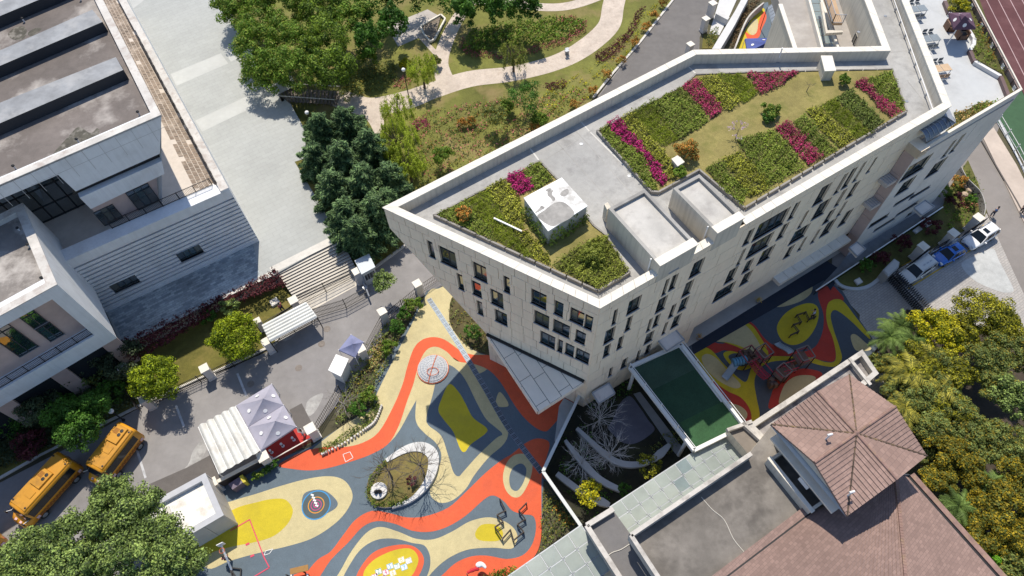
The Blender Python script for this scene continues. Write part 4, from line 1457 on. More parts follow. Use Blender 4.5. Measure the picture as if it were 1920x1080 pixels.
# cladding joints: shallow dark grooves set into the bands
b = MB()
for k in range(2,13):
 u = uw * k / 13
 b.face([UW.at(u, ZL - 2.6,.006), UW.at(u + .04, ZL - 2.6,.006), UW.at(u + .04, ZL - .2,.006), UW.at(u, ZL - .2,.006)], jl)
b.face([UW.at(uw * .35, ZL - 1.4,.007), UW.at(uw - .3, ZL - 1.4,.007), UW.at(uw - .3, ZL - 1.36,.007), UW.at(uw * .35, ZL - 1.36,.007)], jl)
b.build('cladding_joint', museum)
ub1, vb1 = UW.uv(303,384,-0.9)
IW = Wall(UW.at(0,0,-0.9), UW.at(10,0,-0.9))
u_p0 = IW.uv(172,392)[0]
b = MB()
b.face([IW.at(u_p0, ZTL), IW.at(ub1, ZTL), IW.at(IW.uv(300,290)[0], ZL - 3.5), IW.at(u_p0, ZL - 3.5)], pink_m)
b.build('recessed_wall', museum)
for tl, bl, tr in (((234,361),(256,404),(277,343)),((174,398),(200,424),(211,382))):
 u0, v1 = IW.uv(*tl)
 v0 = max(IW.uv(*bl)[1], ZTL + .1)
 u1 = IW.uv(*tr)[0]
 IW.window(museum, u0, v0, u1, v1, depth=-.04, mull=2, sill=False)
# tall glazed wall further back
GW = Wall(UW.at(0,0,-5.0), UW.at(10,0,-5.0))
ge = GW.uv(175,395)[0] + 1.5
cw = thing  # curtain wall is a part of the building
b = MB()
b.face([GW.at(0, ZTL, -.1), GW.at(ge, ZTL, -.1), GW.at(ge, ZL - 1,-.1), GW.at(0, ZL - 1,-.1)], frame_m)
for k in range(int(ge / 1.25) + 1):
 b.beam(GW.at(k * 1.25, ZTL, .05), GW.at(k * 1.25, ZL - 1,.05),0.07,0.12, black_m)
for z in (ZTL + .1,12.2,14.4,16.6,19.3):
 b.beam(GW.at(0, z, .05), GW.at(ge, z, .05),0.12,0.07, black_m)
b.build('curtain_wall_frame', museum)
for k in range(int(ge / 1.25)):
 for z0, z1 in ((10.4,12.2),(12.2,14.4),(14.4,16.6),(16.6,19.3)):
  b = MB()
  e = random.uniform(-.01,.01)
  b.face([GW.at(k * 1.25, z0,.02 + e), GW.at(k * 1.25 + 1.25, z0,.02 - e), GW.at(k * 1.25 + 1.25, z1,.02 - e), GW.at(k * 1.25, z1,.02 + e)], glass_m)
  b.build('pane', museum)
b = MB()
b.face([UW.at(0, ZL - 1.0,-1), UW.at(ge + 2, ZL - 1.0,-1), UW.at(ge + 2, ZL - 1.0,-5.2), UW.at(0, ZL - 1.0,-5.2)], wstone)
# leaning end wall
Bq = P(304,386, ZTL)
B4 = Bq + (T4 - T1)
b.face([T1, T4,(B4.x, B4.y, ZTL),(Bq.x, Bq.y, ZTL)], wstone)
b.build('end_wall', museum)
ol = ccw([(p.x, p.y, ZL) for p in (T2, T1, T4, T2 + (T4 - T1))])
il = inset(ol, 0.75)
b = MB()
for k in range(4):
 p, q, r, s_ = Vector(ol[k]), Vector(ol[(k + 1) % 4]), il[k], il[(k + 1) % 4]
 b.face([p, q, s_, r], cop_l)
 b.face([p - Vector((0,0,.2)), q - Vector((0,0,.2)), q, p], cop_l)
 b.face([s_, r, r - Vector((0,0,.7)), s_ - Vector((0,0,.7))], cop_l)
b.build('roof_parapet', museum)
roof_l = mat('stained grey roof', (0.155,0.135,0.125),0.9,0.22,0.22,1.2, stain=(0.46,0.43,0.40), stain_amt=0.75, stain_scale=0.20, grain=0.08)
b = MB()
b.sheet(il, ZL - .7, roof_l)
b.build('roof_floor', museum)
damp = mat('damp lichen stain', (0.085,0.08,0.065),0.9,0.3,1.2,5.0, stain=(0.3,0.28,0.25), stain_amt=0.6, stain_scale=1.5)
for px in ([(132,252),(148,238),(170,250),(182,240),(186,250),(165,262),(140,270),(118,284),(100,288)],[(15,64),(28,52),(46,50),(50,62),(42,74),(24,74)],[(52,62),(66,53),(78,54),(70,62),(58,68)]):
 b = MB(); b.sheet([(p.x, p.y) for p in PP(spline(px, 3), ZL - .7)], ZL - .694, damp); b.build('damp_stain', museum)
beam_m = mat('grey zinc beam', (0.235,0.245,0.26),0.55,0.22,0.5,1.6, stain=(0.36,0.36,0.36), stain_amt=0.5, stain_scale=0.55)
beam_shade = mat('shade black beam flank', (0.028,0.03,0.036),0.7,0.15)  # near black colour paints the shadowed sides of the beams
for tp, hgt in (([(-60,121),(173,18),(192,41),(-60,149)],.45),([(-60,216),(217,107),(231,131),(-60,257)],.45),([(-60,30),(130,-55),(148,-32),(-60,55)],.45)):
 q = PP(tp, ZL + hgt)
 b = MB()
 b.prism(q, ZL + hgt, ZL - .75, beam_m, beam_shade)
 o = b.build('roof_beam', museum)
for (x, y) in ((46,41),(152,1),(77,108),(184,64),(262,216),(30,317),(148,267)):
 p = P(x, y, ZL - .7)
 b = MB()
 b.tube([p, p + Vector((0,0,.5))],0.07, white_metal, 8)
 b.lathe(p + Vector((0,0,.4)),[(.14,0),(.14,.1),(.02,.18)], black_m, 8)
 b.build('roof_vent', museum)
# --- lower box with the framed front
ZB, ZBB = 16.0,6.0  # raised above its measured height so the box casts a longer shadow
box_o = thing('framed_annex', 'white box shaped annex with a deep picture frame front and pink inner wall', 'building', P(60,700,0))
F0, F1b, F3 = P(0,592, ZB), P(107,533, ZB), P(42,380, ZB)
F0 = F1b + (F0 - F1b) * 5
BW = Wall(F0, F1b)
bw = (F1b - F0).length
SW = Wall(F1b, F3)
sw = (F3 - F1b).length
iu1, iv1 = BW.uv(98,561)
iu2, iv0 = BW.uv(177,629)
b = MB()
for poly in ([(0, ZBB),(bw, ZBB),(bw, iv0),(0, iv0)],[(0, iv1),(bw, iv1),(bw, ZB - .08),(0, ZB - .08)],[(iu2, iv0),(bw, iv0),(bw, iv1),(iu2, iv1)]):
 BW.slab(b, poly, 0,-1.4, wstone)
b.build('picture_frame', box_o)
b = MB()
b.face([SW.at(0, ZBB), SW.at(sw, ZBB), SW.at(sw, ZB - .08), SW.at(0, ZB - .08)], wstone)
b.face([BW.at(0, ZBB, -.02), BW.at(bw, ZBB, -.02), SW.at(sw, ZBB), BW.at(0, ZBB, -sw)], wstone)
b.build('side_wall', box_o)
NW = Wall(BW.at(0,0,-1.35), BW.at(10,0,-1.35))
b = MB()
b.face([NW.at(0, iv0), NW.at(iu2, iv0), NW.at(iu2, iv1), NW.at(0, iv1)], pink_m)
b.build('inner_wall', box_o)
K2z = lambda a: (a[0] / 4.5,440 + a[1] / 4.5)
for tl2_, br2_ in (((145,685),(400,725)),((295,800),(540,830)),((-110,840),(325,935))):
 u0, v1 = NW.uv(*K2z(tl2_))
 u1, v0 = NW.uv(*K2z(br2_))
 NW.window(box_o, u0, v0, u1, v1, depth=-.04, mull=1, reveal=pink_m)
b = MB()
railing(b, [BW.at(0, iv0,-.25), BW.at(iu2, iv0,-.25)],1.0)
b.build('railing', box_o)
ob = ccw([(p.x, p.y, ZB) for p in (F0, F1b, F3, F0 + (F3 - F1b))])
ib = inset(ob, 0.8)
b = MB()
for k in range(4):
 p, q, r, s_ = Vector(ob[k]), Vector(ob[(k + 1) % 4]), ib[k], ib[(k + 1) % 4]
 b.face([p, q, s_, r], cop_l)
 b.face([p - Vector((0,0,.1)), q - Vector((0,0,.1)), q, p], cop_l)
 b.face([s_, r, r - Vector((0,0,.55)), s_ - Vector((0,0,.55))], cop_l)
b.build('roof_parapet', box_o)
b = MB()
b.sheet(ib, ZB - .55, mat('pale stained roof', (0.20,0.182,0.168),0.9,0.22,0.25,1.2, stain=(0.50,0.47,0.44), stain_amt=0.75, stain_scale=0.3, grain=0.08))
b.build('roof_floor', box_o)
b = MB()
q = ccw([(p.x, p.y, 0) for p in (BW.at(0,0,-1.0), BW.at(bw - .9,0,-1.0), SW.at(sw, 0,-.9), BW.at(0,0,-sw))])
b.prism(q, ZBB, 0, mat('dark recess shade', (0.022,0.026,0.032),0.25,0.1))  # near black wall colour stands in for shade in the recess
b.build('lower_wall', box_o)
for k in range(6):
 u = bw - 1.7 - k * 5.2
 b = MB(); BW.slab(b, [(u, 0),(u + 1.5,0),(u + 1.5, ZBB),(u, ZBB)],-.75,-1.1, pink_m); b.build('pier', box_o)
for (x, y) in ((56,463),(82,525),(37,432)):
 p = P(x, y, ZB - .55)
 b = MB()
 b.tube([p, p + Vector((0,0,.45))],0.07, white_metal, 8)
 b.lathe(p + Vector((0,0,.35)),[(.14,0),(.14,.1),(.02,.18)], black_m, 8)
 b.build('roof_vent', box_o)
# ------------------------------------------------------------------ link building with turf roof, hall and tower on the right
ZK = 4.5
link = thing('turf_roof_link', 'low link building with an artificial turf roof between school and hall', 'building', P(1290,750,0))
lq = PP([(1180,690),(1276,647),(1394,800),(1300,846)], ZK)
b = MB()
b.prism(lq, ZK, ZK - .45, white_wall, bottom=True)
b.build('roof_slab', link)
turf_a = mat('artificial turf', (0.022,0.062,0.034),0.95,0.16,0.6,3.0, grain=0.25, bump=0.4, bump_scale=20)
turf_b = mat('brushed artificial turf', (0.030,0.085,0.034),0.95,0.16,0.6,3.0, grain=0.25, bump=0.4, bump_scale=20)
turf_c = mat('pale artificial turf', (0.040,0.078,0.052),0.95,0.14,0.6,3.0, grain=0.2)  # paler, greyer green for one strip
iq = inset(ccw([(p.x, p.y, 0) for p in lq]),0.3)
def strip4(px): return [(p.x, p.y) for p in PP(px, ZK)]
b = MB(); b.sheet(iq, ZK + .02, turf_a); b.build('turf', link)
b = MB(); b.sheet(strip4([(1187,691),(1273,652),(1304,692),(1216,735)]), ZK + .026, turf_c); b.build('turf', link)
b = MB(); b.sheet(strip4([(1275,792),(1357,752),(1389,797),(1304,839)]), ZK + .027, turf_b); b.build('turf', link)
b = MB()
for p, q in zip(lq, lq[1:] + lq[:1]):
 b.beam(p + Vector((0,0,.16)), q + Vector((0,0,.16)),0.34,0.34, white_wall)
b.build('roof_kerb', link)
b = MB()
railing(b, [lq[0] + Vector((0,0,.3)), lq[3] + Vector((0,0,.3))],0.75, bars=50, rails=(1.0,), m=white_metal, post=2.2)
railing(b, [lq[1] + Vector((0,0,.3)), lq[2] + Vector((0,0,.3))],0.75, bars=50, rails=(1.0,), m=white_metal, post=2.2)
b.build('guard_rail', link)
Wl = Wall(lq[0], lq[3])
LL_ = (lq[3] - lq[0]).length
b = MB()
b.face([Wl.at(0,0,-2.4), Wl.at(LL_, 0,-2.4), Wl.at(LL_, ZK - .45,-2.4), Wl.at(0, ZK - .45,-2.4)], white_wall)
b.build('inner_wall', link)
Wl2 = Wall(lq[2], lq[1])
b = MB()
q1, q2 = lq[1] - Vector((0,0,0)), lq[2]
b.face([(q1.x, q1.y, 0),(q2.x, q2.y, 0),(q2.x, q2.y, ZK - .4),(q1.x, q1.y, ZK - .4)], white_wall)
b.build('outer_wall', link)
for k in (0,5):
 c = Wl.at(LL_ * (k + .3) / 6,0,-.25)
 b = MB()
 b.tube([c, c + Vector((0,0, ZK - .45))],0.18, white_wall, 12)
 b.build('column', link)
# courtyard
m = MB()
m.sheet(PP([(1085,742),(1180,700),(1300,850),(1330,870),(1150,985),(1090,990),(1018,886)]),0.03, mat('courtyard soil', (0.026,0.026,0.017),0.95,0.35,0.5,2.5, stain=(0.05,0.055,0.02), stain_amt=0.6, stain_scale=0.6))
m.build('courtyard_floor', kind='structure')
m = MB()
m.sheet(PP(T(1040,720,4,[(590,75),(640,60),(960,480),(925,548),(870,480)])),0.045, mat('courtyard walk', (0.27,0.275,0.28),0.85,0.12,0.4,2.0))
m.build('courtyard_walk', kind='structure')
m = MB()
m.sheet(PP(spline(T(1040,720,4,[(480,160),(560,90),(640,180),(700,270),(750,340),(690,400),(620,440),(560,452),(490,430),(440,380),(400,330),(440,260)]),4)),0.04, mat('purple grey rubber', (0.13,0.13,0.165),0.9,0.14,0.4,2.0, grain=0.1))
m.build('courtyard_patch', kind='structure')
bench_m = mat('pale curved bench stone', (0.47,0.48,0.49),0.75,0.08,0.4,2.0)
def curved_bench(label, pts, wds):
 q0 = P(pts[len(pts) // 2][0], pts[len(pts) // 2][1])
 o = ribbon('curved_bench', pts, 0.05, bench_m, 0.4, widths=wds, parent=thing('curved_bench', label, 'bench', (q0.x, q0.y, 0), 'curved benches in the courtyard'), n=5)
 o.name = 'bench_seat'
curved_bench('topmost curved stone bench in the shaded courtyard, sweeping round to the walk', T(1040,720,4,[(165,340),(260,430),(370,530),(460,590),(550,612),(640,608),(720,580),(790,530),(858,462)]),[.35,.45,.6,.6,.6,.55,.5,.8,.35])
curved_bench('middle curved stone bench in the courtyard, under two bare trees', T(1040,720,4,[(78,430),(150,530),(230,620),(310,700),(390,755),(490,800)]),[.3,.5,.7,.6,.6,.5])
curved_bench('lowest curved stone bench in the courtyard, behind the bright yellow green tree', T(1040,720,4,[(15,680),(100,745),(190,810),(280,860),(350,890),(410,915)]),[.5,.6,.6,.6,.8,.4])
# glazed screen between playground and courtyard
scr = thing('courtyard_screen', 'dark green glazed screen wall with pale cap between playground and courtyard', 'wall', P(1020,886))
grnglass = glassmat('dark green glass', (0.012,0.035,0.03))
sp = [P(1088,738,2.3), P(1018,884,2.3), P(1089,986,2.3)]
for p, q in zip(sp, sp[1:]):
 n = int((q - p).length / 1.4)
 for k in range(n):
  a, c = p.lerp(q, k / n + .006), p.lerp(q, (k + 1) / n - .006)
  m = MB()
  m.beam(Vector((a.x, a.y, 1.15)), Vector((c.x, c.y, 1.15)),0.06,2.1, grnglass)
  m.build('glass_panel', scr)
 m = MB()
 m.beam(p, q, 0.3,0.14, mat('pale screen cap', (0.55,0.58,0.58),0.6,0.06))
 m.build('cap', scr)
m = MB()
m.prism(PP(T(1040,720,4,[(0,425),(32,170),(70,108),(140,145),(75,300),(5,440)])),0.12,0, mat('pale blue stone ramp', (0.42,0.46,0.48),0.8,0.1,0.5,2.0))
m.build('entrance_ramp', kind='structure')
# glazed canopies
cg = clearglass('frosted canopy glass', (0.29,0.335,0.31),0.3,0.84)
cg2 = clearglass('clear canopy glass', (0.27,0.34,0.345),0.12,0.7)
def canopy(label, q, nu, nv, z):
 p0, p1, p2, p3 = PP(q, z)
 t = thing('glass_canopy', label, 'canopy', ((p0 + p2) / 2 - Vector((0,0, z))), 'glazed canopies beside the hall')
 def at(u, v): return p0.lerp(p1, u).lerp(p3.lerp(p2, u), v)
 for i in range(nu):
  for j in range(nv):
   m = MB()
   e = random.uniform(-.012,.012)
   u0, u1, v0, v1 = i / nu + .03 / nu, (i + 1) / nu - .03 / nu, j / nv + .03 / nv, (j + 1) / nv - .03 / nv
   f = [at(u0, v0), at(u1, v0), at(u1, v1), at(u0, v1)]
   f = [p + Vector((0,0, e * (1 if k in (0,1) else -1))) for k, p in enumerate(f)]
   m.face(f, cg2 if random.random() < .16 else cg)
   m.build('glass_pane', t)
 m = MB()
 for i in range(nu + 1): m.beam(at(i / nu, 0) - Vector((0,0,.12)), at(i / nu, 1) - Vector((0,0,.12)),0.06,0.18, sill_m)
 for j in range(nv + 1): m.beam(at(0, j / nv) - Vector((0,0,.12)), at(1, j / nv) - Vector((0,0,.12)),0.09,0.18, sill_m)
 m.build('canopy_frame', t)
 m = MB()
 for i in range(1, nu):
  for j in range(1, nv):
   c = at(i / nu, j / nv) + Vector((0,0,.03))
   for sx, sy in ((.14,.14),(-.14,.14),(.14,-.14),(-.14,-.14)):
    m.beam(c, c + Vector((sx, sy, 0)),.03,.03, sill_m)
    m.box(c + Vector((sx, sy, .01)),(.06,.06,.03), sill_m)
 if m.f: m.build('spider_fitting', t)
 m = MB()
 for u in (.02,.34,.66,.98):
  c = at(u, .06)
  m.tube([Vector((c.x, c.y, 0)), c - Vector((0,0,.2))],.08, white_metal, 8)
 m.build('canopy_post', t)
canopy('long glass canopy running from the courtyard to the turf roof', [(1143,951),(1362,807),(1407,867),(1190,1016)],11,3,4.2)
canopy('shorter glass canopy at the lower edge beside the planting strip', [(930,1096),(1090,984),(1143,1068),(985,1180)],6,3,4.2)
ZH = 8.0
hall = thing('tiled_hall', 'hall with stained flat roof, tiled pitched roof and square tiled tower', 'building', P(1550,980,0))
hroof = mat('blotched flat roof', (0.18,0.165,0.148),0.9,0.3,0.2,1.0, stain=(0.085,0.077,0.07), stain_amt=0.75, stain_scale=0.34, grain=0.12)
wcop = mat('stained pale coping', (0.50,0.475,0.44),0.85,0.14,0.6,3.0, stain=(0.22,0.2,0.18), stain_amt=0.6, stain_scale=1.0)
m = MB()
m.prism(PP([(1183,1006),(1400,856),(1445,800),(1580,960),(1440,1030),(1300,1140),(1255,1116)], ZH), ZH, 0, hroof, render_m)
m.build('flat_roof', hall)
m = MB()
for a, c in (((1183,1003),(1409,850)),((1183,1003),(1262,1124))):
 p, q = P(*a, ZH + 1.2), P(*c, ZH + 1.2)
 m.beam(p - Vector((0,0,.6)), q - Vector((0,0,.6)),0.34,1.22, wcop)
m.build('parapet', hall)
m = MB()
m.prism(PP([(1101,985),(1149,956),(1184,1004),(1264,1126),(1190,1126)],6.4),6.4,0, mat('grey asphalt roof', (0.155,0.15,0.15),0.9,0.12,0.3,1.5, grain=0.1), render_m)
m.build('low_roof', hall)
m = MB()
for a, c in (((1100,985),(1190,1126)),((1100,985),(1150,954))):
 p, q = P(*a, 6.9), P(*c, 6.9)
 m.beam(p - Vector((0,0,.2)), q - Vector((0,0,.2)),0.42,0.5, wcop)
m.build('parapet', hall)
m = MB()
m.prism(PP([(1364,806),(1394,792),(1411,790),(1441,832),(1409,858)],5.6),5.6,0, mat('brown flat roof', (0.20,0.175,0.15),0.9,0.15,0.4,2.0), render_m)
m.build('low_roof', hall)
m = MB()
for a, c in (((1364,806),(1410,790)),((1392,792),(1440,836))):
 p, q = P(*a, 6.1), P(*c, 6.1)
 m.beam(p - Vector((0,0,.2)), q - Vector((0,0,.2)),0.3,0.5, wcop)
m.build('parapet', hall)
m = MB()
m = MB()
c2 = mat('pale cable', (0.55,0.52,0.46),0.8,0.1)
m.tube(PP(spline([(1315,932),(1335,955),(1358,975),(1375,1010),(1395,1035),(1403,1045)],4, False), ZH + .03),.035, c2,5)
m.build('roof_cable', hall)
m = MB()
m.tube(PP(spline([(1185,1017),(1165,1030),(1148,1036),(1138,1044)],4, False),6.45),.035, c2,5)
m.build('roof_cable', hall)
# narrow stained roof in front of the tower
fr = [(1402,797),(1617,655),(1648,700),(1604,738),(1442,838)]
fo = ccw([(p.x, p.y, 6.0) for p in PP(fr, 6.0)])
fi = inset(fo, 0.45)
m = MB()
for k in range(len(fo)):
 p, q, r, s_ = Vector(fo[k]), Vector(fo[(k + 1) % len(fo)]), fi[k], fi[(k + 1) % len(fo)]
 m.face([p, q, s_, r], wcop)
 m.face([(p.x, p.y, 0),(q.x, q.y, 0), q, p], mat('warm brown wall', (0.36,0.25,0.16),0.85,0.1))
 m.face([s_, r, r - Vector((0,0,.7)), s_ - Vector((0,0,.7))], render_m)
m.build('parapet', hall)
m = MB()
m.sheet(fi, 5.3, mat('mossy pale roof', (0.30,0.28,0.27),0.9,0.3,0.6,2.0, stain=(0.09,0.08,0.09), stain_amt=0.85, stain_scale=0.9))
m.build('low_roof', hall)
m = MB()
p, q = P(1592,672,6.0), P(1632,722,6.0)
m.beam(p - Vector((0,0,.1)), q - Vector((0,0,.1)),.3,.4, wcop)
m.build('parapet', hall)
# tower: crossing gables
ZE = 12.0
tile_m = brickmat('pinkish brown roof tile', (0.30,0.20,0.168),(0.245,0.162,0.136),(0.19,0.13,0.112),0.42,0.42,0.75, rad(-36),0.016,0.14)
tile_edge = mat('tile lip shade', (0.10,0.062,0.055),0.85,0.15)
cap_m = mat('ridge cap tile', (0.25,0.155,0.13),0.75,0.25,1.0,5.0, stain=(0.30,0.22,0.10), stain_amt=0.35, stain_scale=2.5)
cor = PP([(1445,796),(1588,968),(1738,855),(1592,702)], ZE)
cen = sum(cor, Vector()) / 4
hR = 1.55
apex = cen + Vector((0,0, hR + .12))
def courses(mb, a, b_, c, d, n, lip=0.07, m=None):
 """stepped tile courses between the upper line a-b and the lower line c-d"""
 nr = (b_ - a).cross(c - a).normalized() if (c - a).length > .01 else Vector((0,0,1))
 if nr.z < 0: nr = -nr
 up = nr * lip
 for i in range(n):
  t0, t1 = i / n, (i + 1) / n
  p0, q0, p1, q1 = a.lerp(c, t0), b_.lerp(d, t0), a.lerp(c, t1), b_.lerp(d, t1)
  mb.face([p0, q0, q1 + up, p1 + up], m or tile_m)
  mb.face([p1 + up, q1 + up, q1, p1], tile_edge)
mids = [(cor[i] + cor[(i + 1) % 4]) / 2 + Vector((0,0, hR)) for i in range(4)]
for i in range(4):
 for (cidx) in (i, (i + 1) % 4):
  m = MB()
  courses(m, mids[i], apex, cor[cidx], cor[cidx] + (apex - mids[i]) * 0.001,13)
  m.build('tower_roof_slope', hall)
m = MB()
for i in range(4):
 m.tube([mids[i] + Vector((0,0,.03)), apex + Vector((0,0,.03))],0.12, cap_m, 8)
for i in range(4):
 p, q = cor[i] + Vector((0,0,.03)), apex
 for k in range(14):
  m.beam(p.lerp(q, k / 14) + Vector((0,0,.05)), p.lerp(q, (k + .9) / 14) + Vector((0,0,.05)),0.11,.06, mat('mossy valley tile', (0.085,0.06,0.045),.85,.3,1.5,6, stain=(.26,.18,.08), stain_amt=.7, stain_scale=2.0))
m.lathe(apex, [(.2,-.05),(.2,.1),(.08,.2),(.02,.24)], cap_m, 10)
m.build('ridge_cap', hall)
m = MB()
for i in range(4):
 for a, c in ((cor[i], mids[i]),(mids[i], cor[(i + 1) % 4])):
  m.face([a, c, c - Vector((0,0,.18)), a - Vector((0,0,.18))], cap_m)
m.face([p - Vector((0,0,.19)) for p in cor], white_wall)
m.build('eave', hall)
ti = inset(ccw([(p.x, p.y, 0) for p in cor]),1.0)
m = MB()
for k in range(4):
 p, q = ti[k], ti[(k + 1) % 4]
 m.face([(p.x, p.y, ZH - .1),(q.x, q.y, ZH - .1),(q.x, q.y, ZE - .1),(p.x, p.y, ZE - .1)], render_m)
# gable walls
for i in range(4):
 p, q, r = cor[i].lerp(cen, .08), cor[(i + 1) % 4].lerp(cen, .08), mids[i].lerp(apex, .1)
 m.face([(p.x, p.y, ZE - .1),(q.x, q.y, ZE - .1), r], render_m)
m.build('tower_wall', hall)
TW = Wall(Vector((cor[0].x, cor[0].y, 0)), Vector((cor[1].x, cor[1].y, 0)))
tw = (cor[1] - cor[0]).length
m = MB()
TW.slab(m, [(.7, ZH + 2.5),(tw - .7, ZH + 2.5),(tw - .7, ZH + 2.75),(.7, ZH + 2.75)],.15,-1.05, coping_m)
m.build('tower_ledge', hall)
m = MB()
TW.slab(m, [(1.8, ZH),(tw - 1.6, ZH),(tw - 1.6, ZH + 1.15),(1.8, ZH + 1.15)],0.75,0.5, render_m)
TW.slab(m, [(1.8, ZH),(2.05, ZH),(2.05, ZH + 1.15),(1.8, ZH + 1.15)],0.5,-1.0, render_m)
TW.slab(m, [(tw - 1.85, ZH),(tw - 1.6, ZH),(tw - 1.6, ZH + 1.15),(tw - 1.85, ZH + 1.15)],0.5,-1.0, render_m)
TW.slab(m, [(1.7, ZH + 1.15),(tw - 1.5, ZH + 1.15),(tw - 1.5, ZH + 1.27),(1.7, ZH + 1.27)],.8,.45, coping_m)
m.build('balcony_wall', hall)
TI = Wall(TW.at(0,0,-1.0), TW.at(10,0,-1.0))
TI.window(hall, 2.6, ZH + .3,4.2, ZH + 2.2, depth=-.04, mull=1, reveal=render_m)
TI.window(hall, 5.4, ZH + .3,7.0, ZH + 2.2, depth=-.04, mull=1, reveal=render_m)
m = MB()
m.box(TW.at(4.8, ZH + 2.1,-.2),(1.0,.7,.6), white_metal, math.atan2(TW.U.y, TW.U.x))
m.build('cooling_unit', hall)
for (x, y) in ((1553,819),(1594,926)):
 p = on_plane(x, y, apex, Vector((.1,-.2,1)))
 m = MB()
 m.tube([p - Vector((0,0,.6)), p + Vector((0,0,.35))],.07, white_metal, 8)
 m.tube([p + Vector((-.2,0,.38)), p + Vector((.2,.08,.38))],.09, white_metal, 8)
 m.build('roof_vent', hall)
# big pitched roof
ZEV, ZRG = 8.4,10.2
rg0, rg1 = P(1679,885, ZRG), P(1700,1110, ZRG)
rg1 = rg0 + (rg1 - rg0) * 1.4
le0, le1 = P(1532,955, ZEV), P(1352,1092, ZEV)
le1 = le0 + (le1 - le0) * 1.6
re0, re1 = P(1697,890, ZEV), P(1870,1084, ZEV)
re1 = re0 + (re1 - re0) * 1.4
tile2 = brickmat('small brown roof tile', (0.28,0.188,0.16),(0.215,0.143,0.122),(0.18,0.125,0.108),0.36,0.24,0.75, rad(-36),0.014,0.12)
m = MB()
courses(m, rg0, rg1, le0, le1,46,.045, tile2)
m.build('roof_slope', hall)
m = MB()
courses(m, rg0, rg1, re0, re1,40,.045, tile2)
m.build('roof_slope', hall)
m = MB()
n = 60
for k in range(n):
 m.beam(rg0.lerp(rg1, k / n) + Vector((0,0,.06)), rg0.lerp(rg1,(k + .92) / n) + Vector((0,0,.06)),.24,.14, cap_m)
m.build('ridge_cap', hall)
for nm, a, c, o_, w_, h_, mm in (('gutter', re0, re1,(.15,0,-.1),.3,.12, black_m),('eave_cap', re0, re1,(.55,0,-.05),.45,.25, cap_m),('gutter', le0, le1,(-.2,0,-.1),.3,.14, black_m),('eave_cap', le0, le1,(-.6,.15,-.1),.6,.2, tile2)):
 m = MB(); m.beam(a + Vector(o_), c + Vector(o_), w_, h_, mm); m.build(nm, hall)
m = MB()
m.face([(re0.x + .7, re0.y, 0),(re1.x + .7, re1.y, 0),(re1.x + .7, re1.y, ZEV - .1),(re0.x + .7, re0.y, ZEV - .1)], render_m)
m.face([(re0.x + .7, re0.y, 0),(rg0.x, rg0.y, 0), rg0 - Vector((0,0,.1)),(re0.x + .7, re0.y, ZEV - .1)], render_m)
m.build('outer_wall', hall)
# ------------------------------------------------------------------ playgrounds
def rubber(name, col, big=0.15):
 return mat(name, col, 0.88,0.11, big, 1.6, grain=0.14, stain=tuple(c * 0.68 + .02 for c in col), stain_amt=0.4, stain_scale=0.45, bump=.25, bump_scale=30)
slate = rubber('slate blue rubber', (0.108,0.142,0.170))
slate2 = rubber('dark slate rubber', (0.07,0.09,0.115))
cream = rubber('cream rubber', (0.50,0.43,0.235))
orange = rubber('orange red rubber', (0.62,0.105,0.042))
yellow = rubber('mustard yellow rubber', (0.50,0.40,0.022))
red = rubber('brick red rubber', (0.42,0.045,0.03))
_pz = [0.02]
def patch(parent, px, m, z, smooth=True, n=5):
 pts = spline(px, n) if smooth else px
 b = MB()
 b.sheet([(p.x, p.y) for p in PP(pts, z)], z, m)
 return b.build('rubber_patch', parent)
Zk = 0.02
b = MB()
b.sheet(PP([(800,545),(842,534),(870,560),(960,600),(1095,700),(1092,745),(1020,886),(1018,925),(1016,985),(1005,1040),(940,1090),(900,1160),(380,1160),(350,1100),(392,1000),(420,950),(410,905),(500,868),(582,838),(640,800),(700,762),(705,700),(760,620)], Zk), Zk, slate)
pg = b.build('playground_surface', kind='structure')
patch(pg, [(803,548),(822,541),(841,536),(852,562),(843,590),(850,615),(873,645),(903,664),(933,668),(900,700),(850,690),(810,700),(775,760),(730,830),(660,850),(590,850),(585,843),(640,800),(702,762),(706,740),(735,680),(770,612)], cream, Zk + .004)
patch(pg, [(522,873),(545,858),(575,845),(610,838),(647,838),(680,830),(710,810),(737,763),(755,720),(763,690),(775,655),(790,638),(811,632),(834,637),(863,657),(887,665),(930,667),(985,685),(1060,720),(1084,742),(1060,770),(1034,800),(1022,809),(1003,801),(980,780),(960,752),(952,738),(935,712),(915,693),(887,682),(857,677),(837,659),(817,650),(799,657),(785,683),(775,720),(763,753),(747,800),(727,833),(693,853),(653,867),(613,878),(580,882),(547,879)], orange, Zk + .008, n=4)
patch(pg, [(787,705),(779,770),(782,795),(797,813),(817,830),(827,850),(825,870),(813,893),(806,917),(810,933),(827,943),(850,937),(873,917),(890,890),(917,857),(945,832),(953,807),(941,777),(917,743),(897,712),(878,692),(852,672),(825,663),(800,672)], cream, Zk + .008)
patch(pg, [(810,745),(800,780),(803,797),(827,817),(840,853),(850,885),(860,893),(870,883),(897,853),(930,822),(942,814),(930,802),(911,785),(893,753),(877,720),(862,698),(840,684),(822,700)], slate, Zk + .012)
patch(pg, [(842,720),(827,750),(822,770),(832,787),(850,810),(863,842),(872,847),(883,833),(910,813),(912,802),(887,783),(873,757),(860,735)], yellow, Zk + .016)
patch(pg, [(405,955),(440,938),(480,926),(530,910),(580,897),(620,893),(647,902),(661,927),(653,953),(630,980),(590,1007),(547,1022),(480,1038),(430,1052),(390,1066),(372,1030)], cream, Zk + .004)
patch(pg, [(395,985),(440,954),(480,942),(507,936),(533,936),(547,950),(548,965),(537,985),(513,1005),(480,1016),(440,1024),(400,1035),(378,1050),(360,1030)], yellow, Zk + .008)
